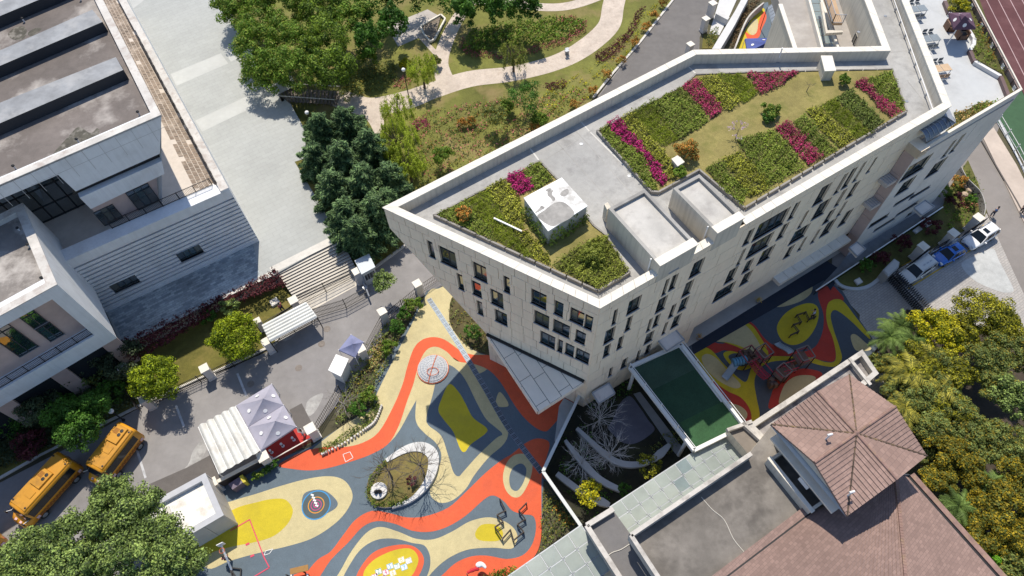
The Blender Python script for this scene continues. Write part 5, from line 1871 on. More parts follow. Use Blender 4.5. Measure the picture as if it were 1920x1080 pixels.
patch(pg, [(571,925),(595,918),(615,923),(632,940),(630,952),(612,963),(590,970),(572,962),(566,945)], slate, Zk + .008)
patch(pg, [(573,1080),(595,1050),(620,1034),(643,1004),(667,974),(697,958),(730,962),(763,970),(797,968),(840,952),(873,923),(910,887),(940,863),(960,851),(985,831),(1008,822),(1030,830),(1024,860),(1016,892),(1015,940),(1015,1003),(1006,1037),(985,1058),(955,1078),(900,1100),(815,1100),(835,1073),(857,1054),(885,1043),(915,1042),(950,1048),(980,1041),(998,1020),(1005,990),(1000,968),(980,964),(960,957),(945,940),(925,929),(907,937),(873,967),(840,987),(807,997),(773,995),(740,982),(707,977),(680,988),(653,1017),(620,1050),(595,1085)], orange, Zk + .008, n=4)
patch(pg, [(943,893),(950,868),(965,853),(985,852),(998,868),(994,898),(978,928),(962,932),(948,918)], cream, Zk + .012)
patch(pg, [(955,895),(962,877),(977,869),(987,880),(982,903),(970,920),(958,915)], slate, Zk + .016)
patch(pg, [(622,1100),(640,1067),(660,1032),(687,999),(713,988),(747,997),(780,1010),(813,1011),(847,997),(880,978),(913,970),(940,975),(960,987),(970,1003),(967,1020),(957,1029),(923,1027),(880,1030),(847,1043),(820,1063),(795,1092),(760,1140),(620,1140)], cream, Zk + .012)
patch(pg, [(640,1092),(660,1052),(680,1027),(707,1012),(740,1010),(773,1018),(797,1024),(807,1050),(798,1085),(760,1130),(640,1130)], slate, Zk + .016)
patch(pg, [(667,1085),(682,1055),(703,1034),(735,1023),(768,1022),(788,1034),(795,1053),(785,1080),(765,1105),(670,1120)], orange, Zk + .020)
patch(pg, [(681,1080),(697,1053),(732,1034),(765,1028),(781,1038),(783,1058),(762,1088),(700,1110)], yellow, Zk + .024)
patch(pg, [(891,1000),(903,984),(930,984),(943,998),(938,1012),(920,1015),(897,1012)], yellow, Zk + .016)
patch(pg, [(930,760),(936,735),(950,750),(952,762)], cream, Zk + .016)
# long drain grating
dr = thing('drain_grating', 'long blue grey drain grating crossing the left playground', 'drain', P(910,720))
gr_m = mat('drain grating metal', (0.16,0.20,0.25),0.5,0.12, metal=0.3)
gl = PP(spline([(804,560),(850,630),(905,720),(955,805),(1016,886)],10, False),0.05)
ln = 0
for i in range(len(gl) - 1):
 p, q = gl[i], gl[i + 1]
 d = (q - p).normalized()
 s = d.cross(Vector((0,0,1))) * .27
 b = MB()
 b.prism([p - s + d * .01, q - s - d * .01, q + s - d * .01, p + s + d * .01],.052,.02, gr_m)
 for k in range(1,4):
  c = p.lerp(q, k / 4)
  b.prism([c - s * .85 - d * .03, c - s * .85 + d * .03, c + s * .85 + d * .03, c + s * .85 - d * .03],.058,.05, black_m)
 b.build('grate_section', dr)
# round game: rings with footprint squares
def paint(name, col): return mat(name, col, 0.85,0.08,0.5,3.0, stain=tuple(c * .6 for c in col), stain_amt=.2, stain_scale=2)
c0 = P(593,947)
rg = thing('target_game', 'round painted target game with blue, orange and pink rings on cream rubber', 'floor game', (c0.x, c0.y, 0))
r0 = (P(620,947) - c0).length
def disc(nm, ra, rb, z, m, parent, c=c0, n=40):
 b = MB()
 if rb <= 0:
  b.face([c + Vector((math.cos(2 * math.pi * k / n) * ra, math.sin(2 * math.pi * k / n) * ra, z)) for k in range(n)], m)
 else:
  b.grid([[c + Vector((math.cos(2 * math.pi * k / n) * r, math.sin(2 * math.pi * k / n) * r, z)) for k in range(n)] for r in (ra, rb)], m, True)
 return b.build(nm, parent)
disc('ground_disc', r0,0,.036, rubber('dark teal rubber', (0.075,0.10,0.105)), rg)
disc('blue_ring', r0, r0 * .93,.04, paint('blue paint', (.05,.26,.52)), rg)
disc('orange_ring', r0 * .57, r0 * .51,.04, paint('orange paint', (.62,.27,.03)), rg)
disc('pink_ring', r0 * .38, r0 * .33,.04, paint('pink paint', (.48,.05,.2)), rg)
disc('pink_ring', r0 * .2, r0 * .14,.04, paint('pink paint', (.48,.05,.2)), rg)
wp = paint('white game paint', (.74,.74,.72))
for k in range(5):
 c = P(585.5 + k * 2.1,928 + k * 5,.044)
 b = MB()
 b.box(c, (.3,.16,.002), wp, rad(-20))
 b.build('footprint_mark', rg)
# number squares
def text_mesh(s):
 cu = bpy.data.curves.new('digit', 'FONT')
 cu.body = s
 cu.align_x, cu.align_y = 'CENTER', 'CENTER'
 o = bpy.data.objects.new('digit', cu)
 COL.objects.link(o)
 dg = bpy.context.evaluated_depsgraph_get()
 me = bpy.data.meshes.new_from_object(o.evaluated_get(dg))
 bpy.data.objects.remove(o)
 bpy.data.curves.remove(cu)
 return me
hop = thing('number_squares', 'painted white number squares in a staggered run on the yellow patch', 'floor game', (*P(735,1065).xy, 0))
cols = {'1': (.55,.04,.15), '2': (.06,.25,.13), '3': (.55,.3,.03), '4': (.55,.03,.2), '5': (.04,.3,.5), '6': (.6,.42,.05), '7': (.06,.25,.13), '8': (.6,.42,.05), '9': (.04,.3,.5), '10': (.3,.3,.3)}
hz = 0.05
bx = (P(815,258 / 1,0) - P(815,258,0))
ang_h = heading((765,1040),(775,1036))
for s, (zx, zy) in {'1': (492,440), '2': (527,393), '3': (560,455), '4': (592,400), '5': (630,345), '6': (655,405), '7': (693,345), '8': (732,288), '9': (757,352), '10': (797,295)}.items():
 c = P(600 + zx / 4.8,990 + zy / 4.8, hz)
 b = MB()
 b.box(c, (.56,.5,.004), wp, ang_h)
 o = b.build('number_square', hop)
 me = text_mesh(s)
 me.materials.append(paint('number paint ' + s, cols[s]))
 d = bpy.data.objects.new('numeral', me)
 COL.objects.link(d)
 d.parent = o
 d.location = c - hop.location + Vector((0,0,.005))
 d.rotation_euler = (0,0, ang_h)
 d.scale = (.5 if s != '10' else .36,.56,1)
 fr_ = MB()
 for dx, dy, sx, sy in ((0,.22,.5,.035),(0,-.22,.5,.035),(.25,0,.035,.44),(-.25,0,.035,.44)):
  cc = c + Vector((dx * math.cos(ang_h) - dy * math.sin(ang_h), dx * math.sin(ang_h) + dy * math.cos(ang_h),.0045))
  fr_.box(cc, (sx, sy, .002), paint('number paint ' + s, cols[s]), ang_h)
 fr_.build('number_border', o)
# pink and red painted court line by the small white roofed building
b = MB()
lp = [(432,995),(468,974),(495,1045),(505,1064),(475,1082)]
pkl = paint('pink red line paint', (.6,.07,.12))
for a, c in zip(lp, lp[1:]):
 p, q = P(*a, .05), P(*c, .05)
 s = (q - p).normalized().cross(Vector((0,0,1))) * .05
 b.sheet([p - s, q - s, q + s, p + s],.05, pkl)
for a in ((464,1020),(473,1042)):
 b.box(P(*a, .05),(.35,.18,.004), pkl, .4)
b.build('court_line', pg)
b = MB()
for sq in ([(643,852),(656,847),(662,858),(648,866)],[(498,1033),(512,1029),(505,1038),(495,1041)]):
 for a, c in zip(sq, sq[1:] + sq[:1]):
  p, q = P(*a, .05), P(*c, .05)
  s = (q - p).normalized().cross(Vector((0,0,1))) * .025
  b.sheet([p - s, q - s, q + s, p + s],.05, wp)
b.build('court_line', pg)
# shaded bed under the overhang
b = MB()
b.sheet(PP(spline([(850,555),(842,590),(848,615),(872,645),(905,663),(935,667),(960,660),(930,630),(880,580)],4),.05),.05, mat('dry bed earth', (0.085,0.07,0.03),.95,.3,.5,2.0))
b.build('bed_earth', kind='structure')
# climbing dome with a net
dc = P(812,693)
dome = thing('climbing_dome', 'low domed climbing net with orange rim on the left playground', 'climbing dome', (dc.x, dc.y, 0))
net_m = mat('pale net fabric', (0.36,0.38,0.41),0.7,0.12,2,6)
rope = mat('white net rope', (0.66,0.66,0.66),0.7,0.05)
or_m = mat('orange tube', (0.55,0.12,0.04),0.5,0.08)
rD, hD = 1.62,.42
b = MB()
n, k_ = 24,6
rws = [[dc + Vector((rD * math.cos(i / k_ * math.pi / 2) * math.cos(2 * math.pi * j / n), rD * math.cos(i / k_ * math.pi / 2) * math.sin(2 * math.pi * j / n),.12 + hD * math.sin(i / k_ * math.pi / 2))) for j in range(n)] for i in range(k_)]
rws.append([dc + Vector((.02 * math.cos(2 * math.pi * j / n),.02 * math.sin(2 * math.pi * j / n),.12 + hD)) for j in range(n)])
b.grid(rws, net_m, True)
b.build('net_cover', dome, smooth=True)
b = MB()
for i in range(1, k_):
 b.tube([p + Vector((0,0,.02)) for p in rws[i]] + [rws[i][0] + Vector((0,0,.02))],.028, rope, 4)
for j in range(n):
 b.tube([rws[i][j] + Vector((0,0,.02)) for i in range(k_)],.024, rope, 4)
b.build('net_rope', dome)
b = MB()
b.tube([p for p in rws[0]] + [rws[0][0]],.07, or_m, 6)
b.tube([rws[i][5] + Vector((0,0,.04)) for i in range(k_ + 1)] + [rws[i][17] + Vector((0,0,.04)) for i in range(k_, -1,-1)],.045, or_m, 5)
c2 = dc + Vector((.05,-.5,.6))
b.tube([c2 + Vector((.6 * math.cos(t / 12 * 2 * math.pi),.45 * math.sin(t / 12 * 2 * math.pi),.05)) for t in range(13)],.035, or_m, 5)
b.build('rim_tube', dome)
# planted island with stone seat, boulder disc and two bare trees
isl_px = spline([(690,902),(688,925),(697,943),(715,951),(740,949),(768,938),(795,917),(813,890),(820,862),(815,844),(797,833),(775,833),(750,843),(722,862),(702,882)],4)
isl = thing('planted_island', 'leaf shaped grass island edged with hedge and pale stone in the left playground', 'planter', P(755,890))
b = MB()
b.prism(PP(isl_px, .35),.35,0, mat('dry island grass', (0.17,0.135,0.045),.95,.25,.4,2.0, grain=.3, stain=(.09,.10,.025), stain_amt=.6, stain_scale=.8, bump=.5, bump_scale=14), kerb_m)
b.build('grass_top', isl)
sc = spline([(722,861),(750,841),(775,830),(799,830),(818,843),(823,864),(815,894),(796,921),(768,942),(735,953)],3, False)
scp = PP(sc, .45)
wds = [.35 + .75 * math.sin(math.pi * min(i / (len(scp) - 1) * 1.15,1)) for i in range(len(scp))]
for i in range(len(scp) - 1):
 p, q = scp[i], scp[i + 1]
 d0 = (scp[min(i + 1, len(scp) - 1)] - scp[max(i - 1,0)]).normalized()
 d1 = (scp[min(i + 2, len(scp) - 1)] - scp[i]).normalized()
 s0, s1 = d0.cross(Vector((0,0,1))) * wds[i], d1.cross(Vector((0,0,1))) * wds[i + 1]
 b = MB()
 g = (q - p) * .006
 b.prism([p + g, q - g, q - g - s1 * -1, p + g - s0 * -1],.47,0, mat('pale island stone', (0.56,0.56,0.55),.7,.08,.5,2.5))
 b.build('seat_stone', isl)
hedge_m = leafmat('hedge leaf', (0.05,0.085,0.014),(0.12,0.16,0.025),.45,.25)
bed('hedge', [(722,862),(702,882),(690,902),(687,926),(697,945),(715,953),(742,951),(770,940),(764,933),(740,941),(716,944),(702,938),(697,922),(699,905),(710,888),(727,868)],.3,.6, hedge_m, 260,.17, '', parent=isl, up=.4)
dsk = thing('boulder_plinth', 'round pale plinth carrying a small dark figure sculpture on the planted island', 'sculpture', P(711,921,.35))
b = MB()
b.lathe(P(711,921,.35),[(.78,0),(.8,.22),(.76,.26),(.02,.28)], mat('pale plinth stone', (.6,.59,.57),.7,.08),24)
b.build('plinth_disc', dsk)
b = MB()
c = P(709,923,.62)
for dx, h in ((-.18,.55),(.2,.75)):
 b.lathe(c + Vector((dx, 0,0)),[(.16,0),(.2,.12),(.12, h * .45),(.15, h * .6),(.07, h * .75),(.1, h * .85),(.09, h * .95),(.01, h)], black_m, 10)
b.tube([c + Vector((-.18,0,.3)), c + Vector((0,.1,.38)), c + Vector((.2,0,.45))],.05, black_m, 6)
b.build('figure', dsk)
# zigzag rails
def zigzag(label, pts, h, colr, grp):
 q = PP(pts, h)
 t = thing('zigzag_rail', label, 'play rail', (q[0].x, q[0].y, 0), grp)
 for i, (p, r) in enumerate(zip(q, q[1:])):
  b = MB()
  b.tube([p, r],.055, colr, 8)
  b.tube([p - Vector((0,0,.28)), r - Vector((0,0,.28))],.04, colr, 6)
  b.build('rail', t)
 for p in q:
  b = MB()
  b.tube([Vector((p.x, p.y, 0)), p + Vector((0,0,.06))],.06, colr, 8)
  b.build('rail_post', t)
brz = mat('dark brown painted steel', (0.045,0.035,0.03),.5,.15)
zigzag('dark zigzag rail in the sunny left playground, over the yellow oval', [(937,935),(948,957),(932,965),(943,978),(928,988),(942,1010),(957,993),(963,1013),(982,997),(970,983),(985,973),(973,957),(987,943)],.7, brz, 'zigzag play rails')
Z8 = lambda pts: T(1270,540,3.6, pts)
zigzag('dark zigzag rail on the shaded yellow oval beside a standing person', Z8([(767,315),(822,290),(785,245),(838,228),(808,180),(868,160),(890,210),(935,190)]),.7, brz, 'zigzag play rails')
# right hand playground
b = MB()
b.sheet(PP([(1277,650),(1296,640),(1310,612),(1420,560),(1530,500),(1562,532),(1580,546),(1612,600),(1650,655),(1640,690),(1560,760),(1430,830),(1392,798)], Zk), Zk, slate2)
pg2 = b.build('playground_surface', kind='structure')
pz = [0]
def p8(pts, m, k): patch(pg2, Z8(pts), m, Zk + .004 * k)
p8([(610,105),(680,60),(790,10),(900,-20),(905,30),(850,80),(760,115),(680,128)], cream, 1)
p8([(950,60),(965,10),(1040,-15),(1085,20),(1125,80),(1050,110),(1020,170),(1040,280),(1065,400),(1060,490),(980,490),(860,460),(700,460),(600,480),(540,560),(480,520),(430,480),(330,420),(250,440),(170,400),(210,360),(330,370),(450,230),(520,250),(580,330),(640,380),(720,410),(840,430),(920,405),(960,350),(985,270),(985,170)], red, 1)
p8([(110,440),(160,400),(230,420),(320,520),(430,620),(470,625),(500,540),(560,470),(640,460),(760,462),(900,470),(1000,500),(1060,495),(1070,440),(1050,340),(1015,250),(1005,160),(1030,90),(1110,82),(1200,190),(1290,310),(1300,345),(1260,310),(1180,230),(1100,165),(1055,150),(1035,190),(1055,280),(1095,400),(1110,480),(1060,530),(960,520),(850,490),(700,490),(600,510),(540,570),(520,640),(535,740),(555,870),(490,910),(500,850),(450,770),(340,720),(250,640),(170,540)], yellow, 2)
p8([(270,355),(360,290),(430,235),(500,250),(560,330),(610,420),(600,465),(500,470),(430,410),(330,370)], yellow, 3)
p8([(265,355),(370,285),(430,240),(490,280),(550,370),(570,440),(520,440),(420,390),(330,365)], cream, 4)
p8([(165,470),(205,445),(270,480),(350,570),(420,640),(420,672),(370,672),(270,620),(190,540)], cream, 4)
p8([(310,450),(350,425),(420,440),(480,470),(500,530),(440,555),(370,530)], yellow, 3)
p8([(345,460),(390,440),(450,460),(480,510),(430,530),(370,500)], slate2,4)
p8([(675,250),(720,180),(790,130),(880,102),(940,120),(955,180),(930,270),(870,350),(790,385),(720,365),(680,310)], yellow, 2)
p8([(1170,330),(1200,312),(1260,360),(1310,410),(1260,425),(1200,415)], cream, 2)
p8([(560,600),(700,620),(800,555),(880,545),(980,580),(900,660),(760,740),(620,815),(640,700),(660,640)], red, 1)
p8([(685,780),(720,660),(790,600),(880,588),(935,610),(860,680),(760,740)], cream, 3)
p8([(120,470),(200,590),(330,690),(430,740),(490,820),(500,900),(470,905),(400,840),(300,730),(180,570)], red, 3)
p8([(340,780),(420,795),(470,840),(460,885),(410,850)], cream, 4)
# navy strip and paving along the front of the school
b = MB()
navy = rubber('navy rubber', (0.022,0.03,0.048))
b.sheet(PP([(1296,642),(1440,552),(1536,480),(1580,508),(1557,545),(1545,525),(1300,665)],.05),.05, navy)
b.build('rubber_strip', pg2)
b = MB()
b.sheet([RW.at(uA0 - .5,0,0), RW.at(uR1 + .5,0,0), RW.at(uR1 + .5,0,.45), RW.at(uA0 - .5,0,.45)],.06, mat('beige grey paving', (.44,.42,.385),.85,.1,.4,2.0))
b.build('apron_paving', kind='structure')
b = MB()
b.sheet([RW.at(uA0,0,-1.1), RW.at(uR0,0,-1.1), RW.at(uR0,0,0), RW.at(uA0,0,0)],.055, mat('beige grey paving', (.44,.42,.385)))
b.build('apron_paving', kind='structure')
for u in (uA0 + 1.2, uA0 + 9.5):
 c = RW.at(u, 0,.3)
 t = thing('flower_tub', 'small tub of orange yellow flowers on the paving %s' % ('near the turf roof' if u < uA0 + 3 else 'under the middle of the long front'), 'flower tub', (c.x, c.y, .06))
 b = MB(); b.lathe(c + Vector((0,0,.06)),[(.16,0),(.24,.35),(.2,.36)], sill_m, 12); b.build('tub', t)
 p_ = RNG.normal(size=(90,3)) * .16
 leaf_object('flowers', p_ + np.array([0,0,.5]), RNG.normal(size=(90,3)) + [0,0,1], RNG.uniform(.08,.16,90), leafmat('orange flower', (.5,.22,.02),(.6,.35,.03)), t)
# climbing frame
cf = thing('play_structure', 'large brown climbing frame with two slides, blue tunnel and red rope bridge', 'climbing frame', P(1440,680))
wood = mat('brown play timber', (.13,.085,.065),.7,.2,1,5)
pole = mat('dark brown play pole', (.045,.028,.028),.45,.12)
slm = mat('pale blue slide', (.33,.42,.50),.25,.06)
tub = mat('blue tunnel plastic', (.10,.30,.48),.3,.08)
rop = mat('red rope', (.36,.03,.06),.7,.1)
def tower(c, s, h, pf, rz, roof=False):
 for sx in (-1,1):
  for sy in (-1,1):
   p = c + Vector((math.cos(rz) * sx * s / 2 - math.sin(rz) * sy * s / 2, math.sin(rz) * sx * s / 2 + math.cos(rz) * sy * s / 2,0))
   b = MB(); b.tube([p, p + Vector((0,0, h))],.06, pole, 8); b.build('pole', cf)
 b = MB()
 b.box(c + Vector((0,0, pf)),(s, s, .1), wood, rz)
 b.build('platform', cf)
 b = MB()
 q = [c + Vector((math.cos(rz) * sx * s / 2 - math.sin(rz) * sy * s / 2, math.sin(rz) * sx * s / 2 + math.cos(rz) * sy * s / 2, h)) for sx, sy in ((-1,-1),(1,-1),(1,1),(-1,1))]
 for i in range(4):
  b.beam(q[i], q[(i + 1) % 4],.09,.09, mat('greyed play beam', (.17,.15,.145),.6,.1))
  b.beam(q[i] - Vector((0,0, h - pf - .8)), q[(i + 1) % 4] - Vector((0,0, h - pf - .8)),.05,.05, rop)
 b.build('top_frame', cf)
def foot(x, y, z=0): return P(1270 + x / 3.6,540 + y / 3.6, z)
t1, t2, t3, t4 = foot(540,500), foot(668,625), foot(805,520), foot(455,500)
tower(t1,1.25,2.7,1.3,.5); tower(t2,1.15,2.6,1.4,.6); tower(t3,1.35,2.8,1.5,.3); tower(t4,1.5,1.9,1.2,.4)
def slide(a, c, wd):
 d = (c - a)
 dh = Vector((d.x, d.y, 0)).normalized()
 s = dh.cross(Vector((0,0,1)))
 b = MB()
 rows_ = []
 for k in range(9):
  t = k / 8
  p = a.lerp(c, t)
  p.z = a.z + (c.z - a.z) * (3 * t * t - 2 * t ** 3) if t < 1 else c.z
  rows_.append([p - s * wd / 2 + Vector((0,0,.2)), p - s * (wd / 2 - .04), p + s * (wd / 2 - .04), p + s * wd / 2 + Vector((0,0,.2))])
 b.grid(rows_, slm)
 b.build('slide', cf)
slide(foot(400,505,1.3), foot(318,612,.25),.75)
slide(foot(765,440,1.5), foot(668,372,.25),.7)
b = MB()
ta, tb = foot(375,505,1.3), foot(468,482,1.3)
for k in range(5):
 p, q = ta.lerp(tb, k / 5 + .01), ta.lerp(tb, (k + .8) / 5)
 b.tube([p, p.lerp(q, .5), q],[.42,.47,.42], tub, 14)
b.build('tunnel', cf)
b = MB()
ra, rb = foot(515,500,1.3), foot(605,605,1.35)
dd = (rb - ra); sd = Vector((dd.x, dd.y, 0)).normalized().cross(Vector((0,0,1))) * .45
for k in range(12):
 t = k / 11
 p = ra.lerp(rb, t) - Vector((0,0,.25 * math.sin(t * math.pi)))
 b.tube([p - sd, p + sd],.045, rop, 5)
for s_ in (-1,-.4,.4,1):
 b.tube([ra.lerp(rb, k / 6) - Vector((0,0,.25 * math.sin(k / 6 * math.pi))) + sd * s_ for k in range(7)],.045, rop, 5)
for s_ in (-1,1):
 b.tube([ra + sd * s_ + Vector((0,0,.8)), rb + sd * s_ + Vector((0,0,.8))],.05, rop, 5)
b.build('rope_bridge', cf)
b = MB()
ra, rb = foot(690,565,1.4), foot(790,535,1.45)
dd = (rb - ra); sd = Vector((dd.x, dd.y, 0)).normalized().cross(Vector((0,0,1))) * .4
for k in range(9):
 p = ra.lerp(rb, k / 8)
 b.beam(p - sd, p + sd, .16,.06, wood)
for s_ in (-1,1):
 for h in (.0,.8):
  b.tube([ra + sd * s_ + Vector((0,0, h)), rb + sd * s_ + Vector((0,0, h))],.045, rop, 5)
b.build('plank_bridge', cf)
b = MB()
for k in range(7):
 p = t4 + Vector((math.cos(k) * .6, math.sin(k) * .6,1.25))
 b.box(p, (.5,.5,.5), wood, k * .7, top=(.6,.6))
b.build('rock_hut', cf)
for k, (zx, zy, n_, hh) in enumerate(((640,640,9,1.3),(700,600,6,1.2),(480,470,7,1.5),(770,510,7,1.4),(560,470,5,1.3))):
 b = MB()
 for j in range(n_):
  p = foot(zx + random.uniform(-26,26), zy + random.uniform(-22,22), random.uniform(.2, hh))
  b.box(p, (random.uniform(.35,.65), random.uniform(.3,.6), random.uniform(.4,.8)), wood if j % 3 else pole, random.uniform(0,3), top=(.7,.7))
 o = b.build('climbing_rocks', cf); o['kind'] = 'stuff'
# small play pieces at the lower edge
pp = thing('play_gate', 'orange and white play frame at the lower edge of the left playground', 'play frame', P(562,1075))
for sx in (546,576):
 b = MB(); b.tube([P(sx, 1083 if sx < 560 else 1076), P(sx, 1083 if sx < 560 else 1076) + Vector((0,0,1.5))],.07, black_m, 8); b.build('post', pp)
 b = MB(); b.beam(P(sx, 1076,.9), P(sx + 6,1100,.9),.12,.25, white_metal); b.build('side_board', pp)
b = MB(); b.beam(P(544,1072,1.5), P(578,1064,1.5),.5,.08, mat('brown board', (.28,.14,.03),.6)); b.build('roof_board', pp)
b = MB(); b.sheet(PP([(550,1078),(576,1068),(583,1085),(556,1096)],.5),.5, orange); b.build('panel', pp)
ss = thing('red_spring_toy', 'small red and white toy stand beside the hedge at the lower edge', 'play toy', P(895,1078))
for x, y in ((877,1080),(900,1078)):
 b = MB(); b.tube([P(x, y), P(x, y) + Vector((0,0,1.1))],.05, brz, 6); b.build('post', ss)
b = MB(); b.tube(PP(spline([(876,1074),(884,1070),(892,1067),(898,1065)],3, False),1.1),[.1,.14,.12,.16,.18,.15,.17,.2,.2,.16][:10], mat('red cloth', (.5,.02,.03),.7),8); b.build('red_roll', ss)
b = MB(); b.tube(PP(spline([(893,1062),(898,1059),(905,1059),(911,1065)],3, False),1.2),[.12,.2,.24,.26,.26,.24,.2,.18,.14,.1], white_metal, 8); b.build('white_hood', ss)
# basketball stand
bs = thing('basketball_stand', 'white armed basketball stand with dark base beside the white roofed hut', 'basketball stand', P(437,1078))
b = MB()
q = PP([(431,1064),(452,1067),(450,1095),(440,1095)],.2)
for i in range(4): b.beam(q[i], q[(i + 1) % 4],.1,.18, black_m)
b.beam(q[0], q[2],.1,.1, black_m)
b.build('base_frame', bs)
b = MB(); b.tube([P(434,1068,.2), P(424,1044,1.4), P(414,1021,2.3)],.1, white_metal, 8); b.build('arm', bs)
b = MB(); b.beam(P(408,1024,2.3), P(420,1018,2.3),.06,.7, white_metal); b.build('backboard', bs)
b = MB()
rc = P(417,1027,2.2)
b.tube([rc + Vector((.23 * math.cos(k / 12 * 2 * math.pi),.23 * math.sin(k / 12 * 2 * math.pi) - .25,0)) for k in range(13)],.025, or_m, 5)
b.build('hoop_ring', bs)
# ------------------------------------------------------------------ fences, gates, booths, tents
pil_m = mat('pale gate pillar', (0.60,0.57,0.55),.75,.07,.5,2.0, stain=(.4,.38,.37), stain_amt=.3, stain_scale=1.0)
def pillar(x, y, h, s, label, rz, z0=0.0, grp='gate and fence pillars', name='gate_pillar'):
 p = P(x, y, z0 + h)
 t = thing(name, label, 'pillar', (p.x, p.y, z0), grp)
 b = MB(); b.box((p.x, p.y, z0 + (h - .12) / 2),(s * .82, s * .82, h - .12), pil_m, rz); b.build('shaft', t)
 b = MB(); b.box((p.x, p.y, z0 + h - .06),(s, s, .13), coping_m, rz); b.box((p.x, p.y, z0 + .15),(s * .95, s * .95,.3), pil_m, rz); b.build('cap', t)
 return t
RZ = rad(-31.5)
RY = rad(31)
pillar(228,689,2.2,.9, 'shaded pillar below the corner of the framed annex', RY)
pillar(268,748,2.1,.85, 'pillar half behind the lime green tree nearest the buses', RY)
pillar(382,690,2.2,.9, 'pillar standing in the lawn fence between the two lime green trees', RY)
pillar(498,640,2.2,.9, 'pillar at the end of the striped shelter, beside the lime green tree', RY)
pillar(482,601,2.1,.7, 'slim pillar behind the striped shelter at the lawn corner', RY)
pillar(549,562,2.3,.95, 'pillar at the foot of the plaza steps by the striped shelter', RY)
pillar(668,508,2.3,.9, 'pillar beside the guard booth at the end of the steps', RY)
pillar(782,531,2.3,.9, 'pillar in the lattice fence nearest the overhanging school corner', RY)
pillar(716,583,2.3,.9, 'pillar in the lattice fence beside the tree at the road bend', RY)
pillar(676,653,2.3,.9, 'pillar in the lattice fence touching the small blue tent', RY)
pillar(492,855,2.3,1.0, 'pillar at the left end of the red entrance mat', RY)
pillar(581,803,2.3,1.0, 'pillar at the right end of the red entrance mat', RY)
pillar(397,905,2.0,.9, 'short pillar next to the white roofed hut', RY)
pillar(1732,461,2.4,1.0, 'pillar behind the silver estate car', RY)
pillar(1789,436,2.4,1.0, 'pillar behind the bright blue car', RY)
pillar(1836,407,2.4,1.0, 'pillar behind the white car at the road corner', RY)
pillar(1337,5,2.4,1.0, 'tall pillar at the top of the park road beside the white court', RY)
pillar(1324,34,2.2,.9, 'middle pillar of the three along the park road', RY)
pillar(1295,82,2.2,.9, 'pillar of the park road nearest the school roof', RY)
def fence(label, pts, h, grp='metal fences', z=0.0, m=black_m, bars=.16, name='metal_fence'):
 q = PP(pts, z)
 t = thing(name, label, 'fence', (*q[0].xy, z), grp)
 for p, r in zip(q, q[1:]):
  d = r - p
  n = max(int(d.length / 2.4),1)
  for k in range(n):
   a, c = p.lerp(r, k / n), p.lerp(r, (k + 1) / n)
   b = MB()
   for hh in (.12,.5,.92): b.beam(a + Vector((0,0, h * hh)), c + Vector((0,0, h * hh)),.05,.05, m)
   nb = max(int((c - a).length / bars),2)
   for i in range(nb + 1):
    e = a.lerp(c, i / nb)
    b.beam(e + Vector((0,0,.05)), e + Vector((0,0, h)),.028,.028, m)
   o = b.build('bar_panel', t)
   o['kind'] = 'stuff'
   b = MB(); b.beam(a, a + Vector((0,0, h + .1)),.08,.08, m); b.build('fence_post', t)
 return t
fence('black railing between the annex corner and the first street pillar', [(246,742),(266,772)],1.5)
fence('black railing with long shadow along the lawn beside the street', [(283,762),(378,717),(390,712),(490,664)],1.5)
fence('black railing across the small lawn behind the striped shelter', [(489,622),(548,588)],1.4)
gold = mat('pale wall base', (.5,.47,.43),.8,.1)
fence('black lattice fence between road and playground by the overhang', [(722,602),(786,550),(828,522)],1.5, m=brz, bars=.22)
fence('black lattice fence running down from the road bend to the blue tent', [(718,605),(682,672)],1.5, m=brz, bars=.22)
fence('black lattice fence beside the forecourt above the entrance tents', [(640,735),(596,808)],1.6, m=brz, bars=.22)
# swing gates at the foot of the steps
for lab, pts in (('upper leaf of the black street gate, closed along the steps', [(560,574),(612,548),(664,521)]),('lower leaf of the black street gate, swung open over the road', [(590,596),(650,578),(690,556)])):
 fence(lab, pts, 1.9, grp='street gate leaves', name='gate_leaf', bars=.14)
# striped shelter
def shelter(label, q, z, m, rib, n, drop=.25, cat='shelter'):
 p = PP(q, z)
 c = sum(p, Vector()) / 4
 t = thing('striped_shelter', label, cat, (c.x, c.y, 0))
 for k in range(n):
  a0, a1, b0, b1 = p[0].lerp(p[3], k / n), p[0].lerp(p[3],(k + .94) / n), p[1].lerp(p[2], k / n), p[1].lerp(p[2],(k + .94) / n)
  u = Vector((0,0,.10))
  bo = MB()
  L0 = [a0, a0.lerp(a1,.3) + u, a0.lerp(a1,.7) + u, a1]
  L1 = [b0, b0.lerp(b1,.3) + u, b0.lerp(b1,.7) + u, b1]
  bo.grid([L0, L1], m)
  bo.grid([[v - Vector((0,0,.05)) for v in L1],[v - Vector((0,0,.05)) for v in L0]], m)
  bo.build('roof_sheet', t)
 bo = MB()
 for v in p: bo.tube([Vector((v.x, v.y, 0)), v - Vector((0,0,.05))],.06, black_m, 6)
 for i in range(4): bo.beam(p[i] - Vector((0,0,.1)), p[(i + 1) % 4] - Vector((0,0,.1)),.08,.1, sill_m)
 bo.build('shelter_frame', t)
 return t
shelter('white ribbed shelter roof on black posts beside the street gate', [(491,609),(573,566),(594,594),(506,640)],2.5, mat('ribbed white sheet', (.60,.61,.58),.45,.08,1,3), None, 6)
fence('black railing under the front of the striped shelter', [(510,646),(596,600)],1.5)
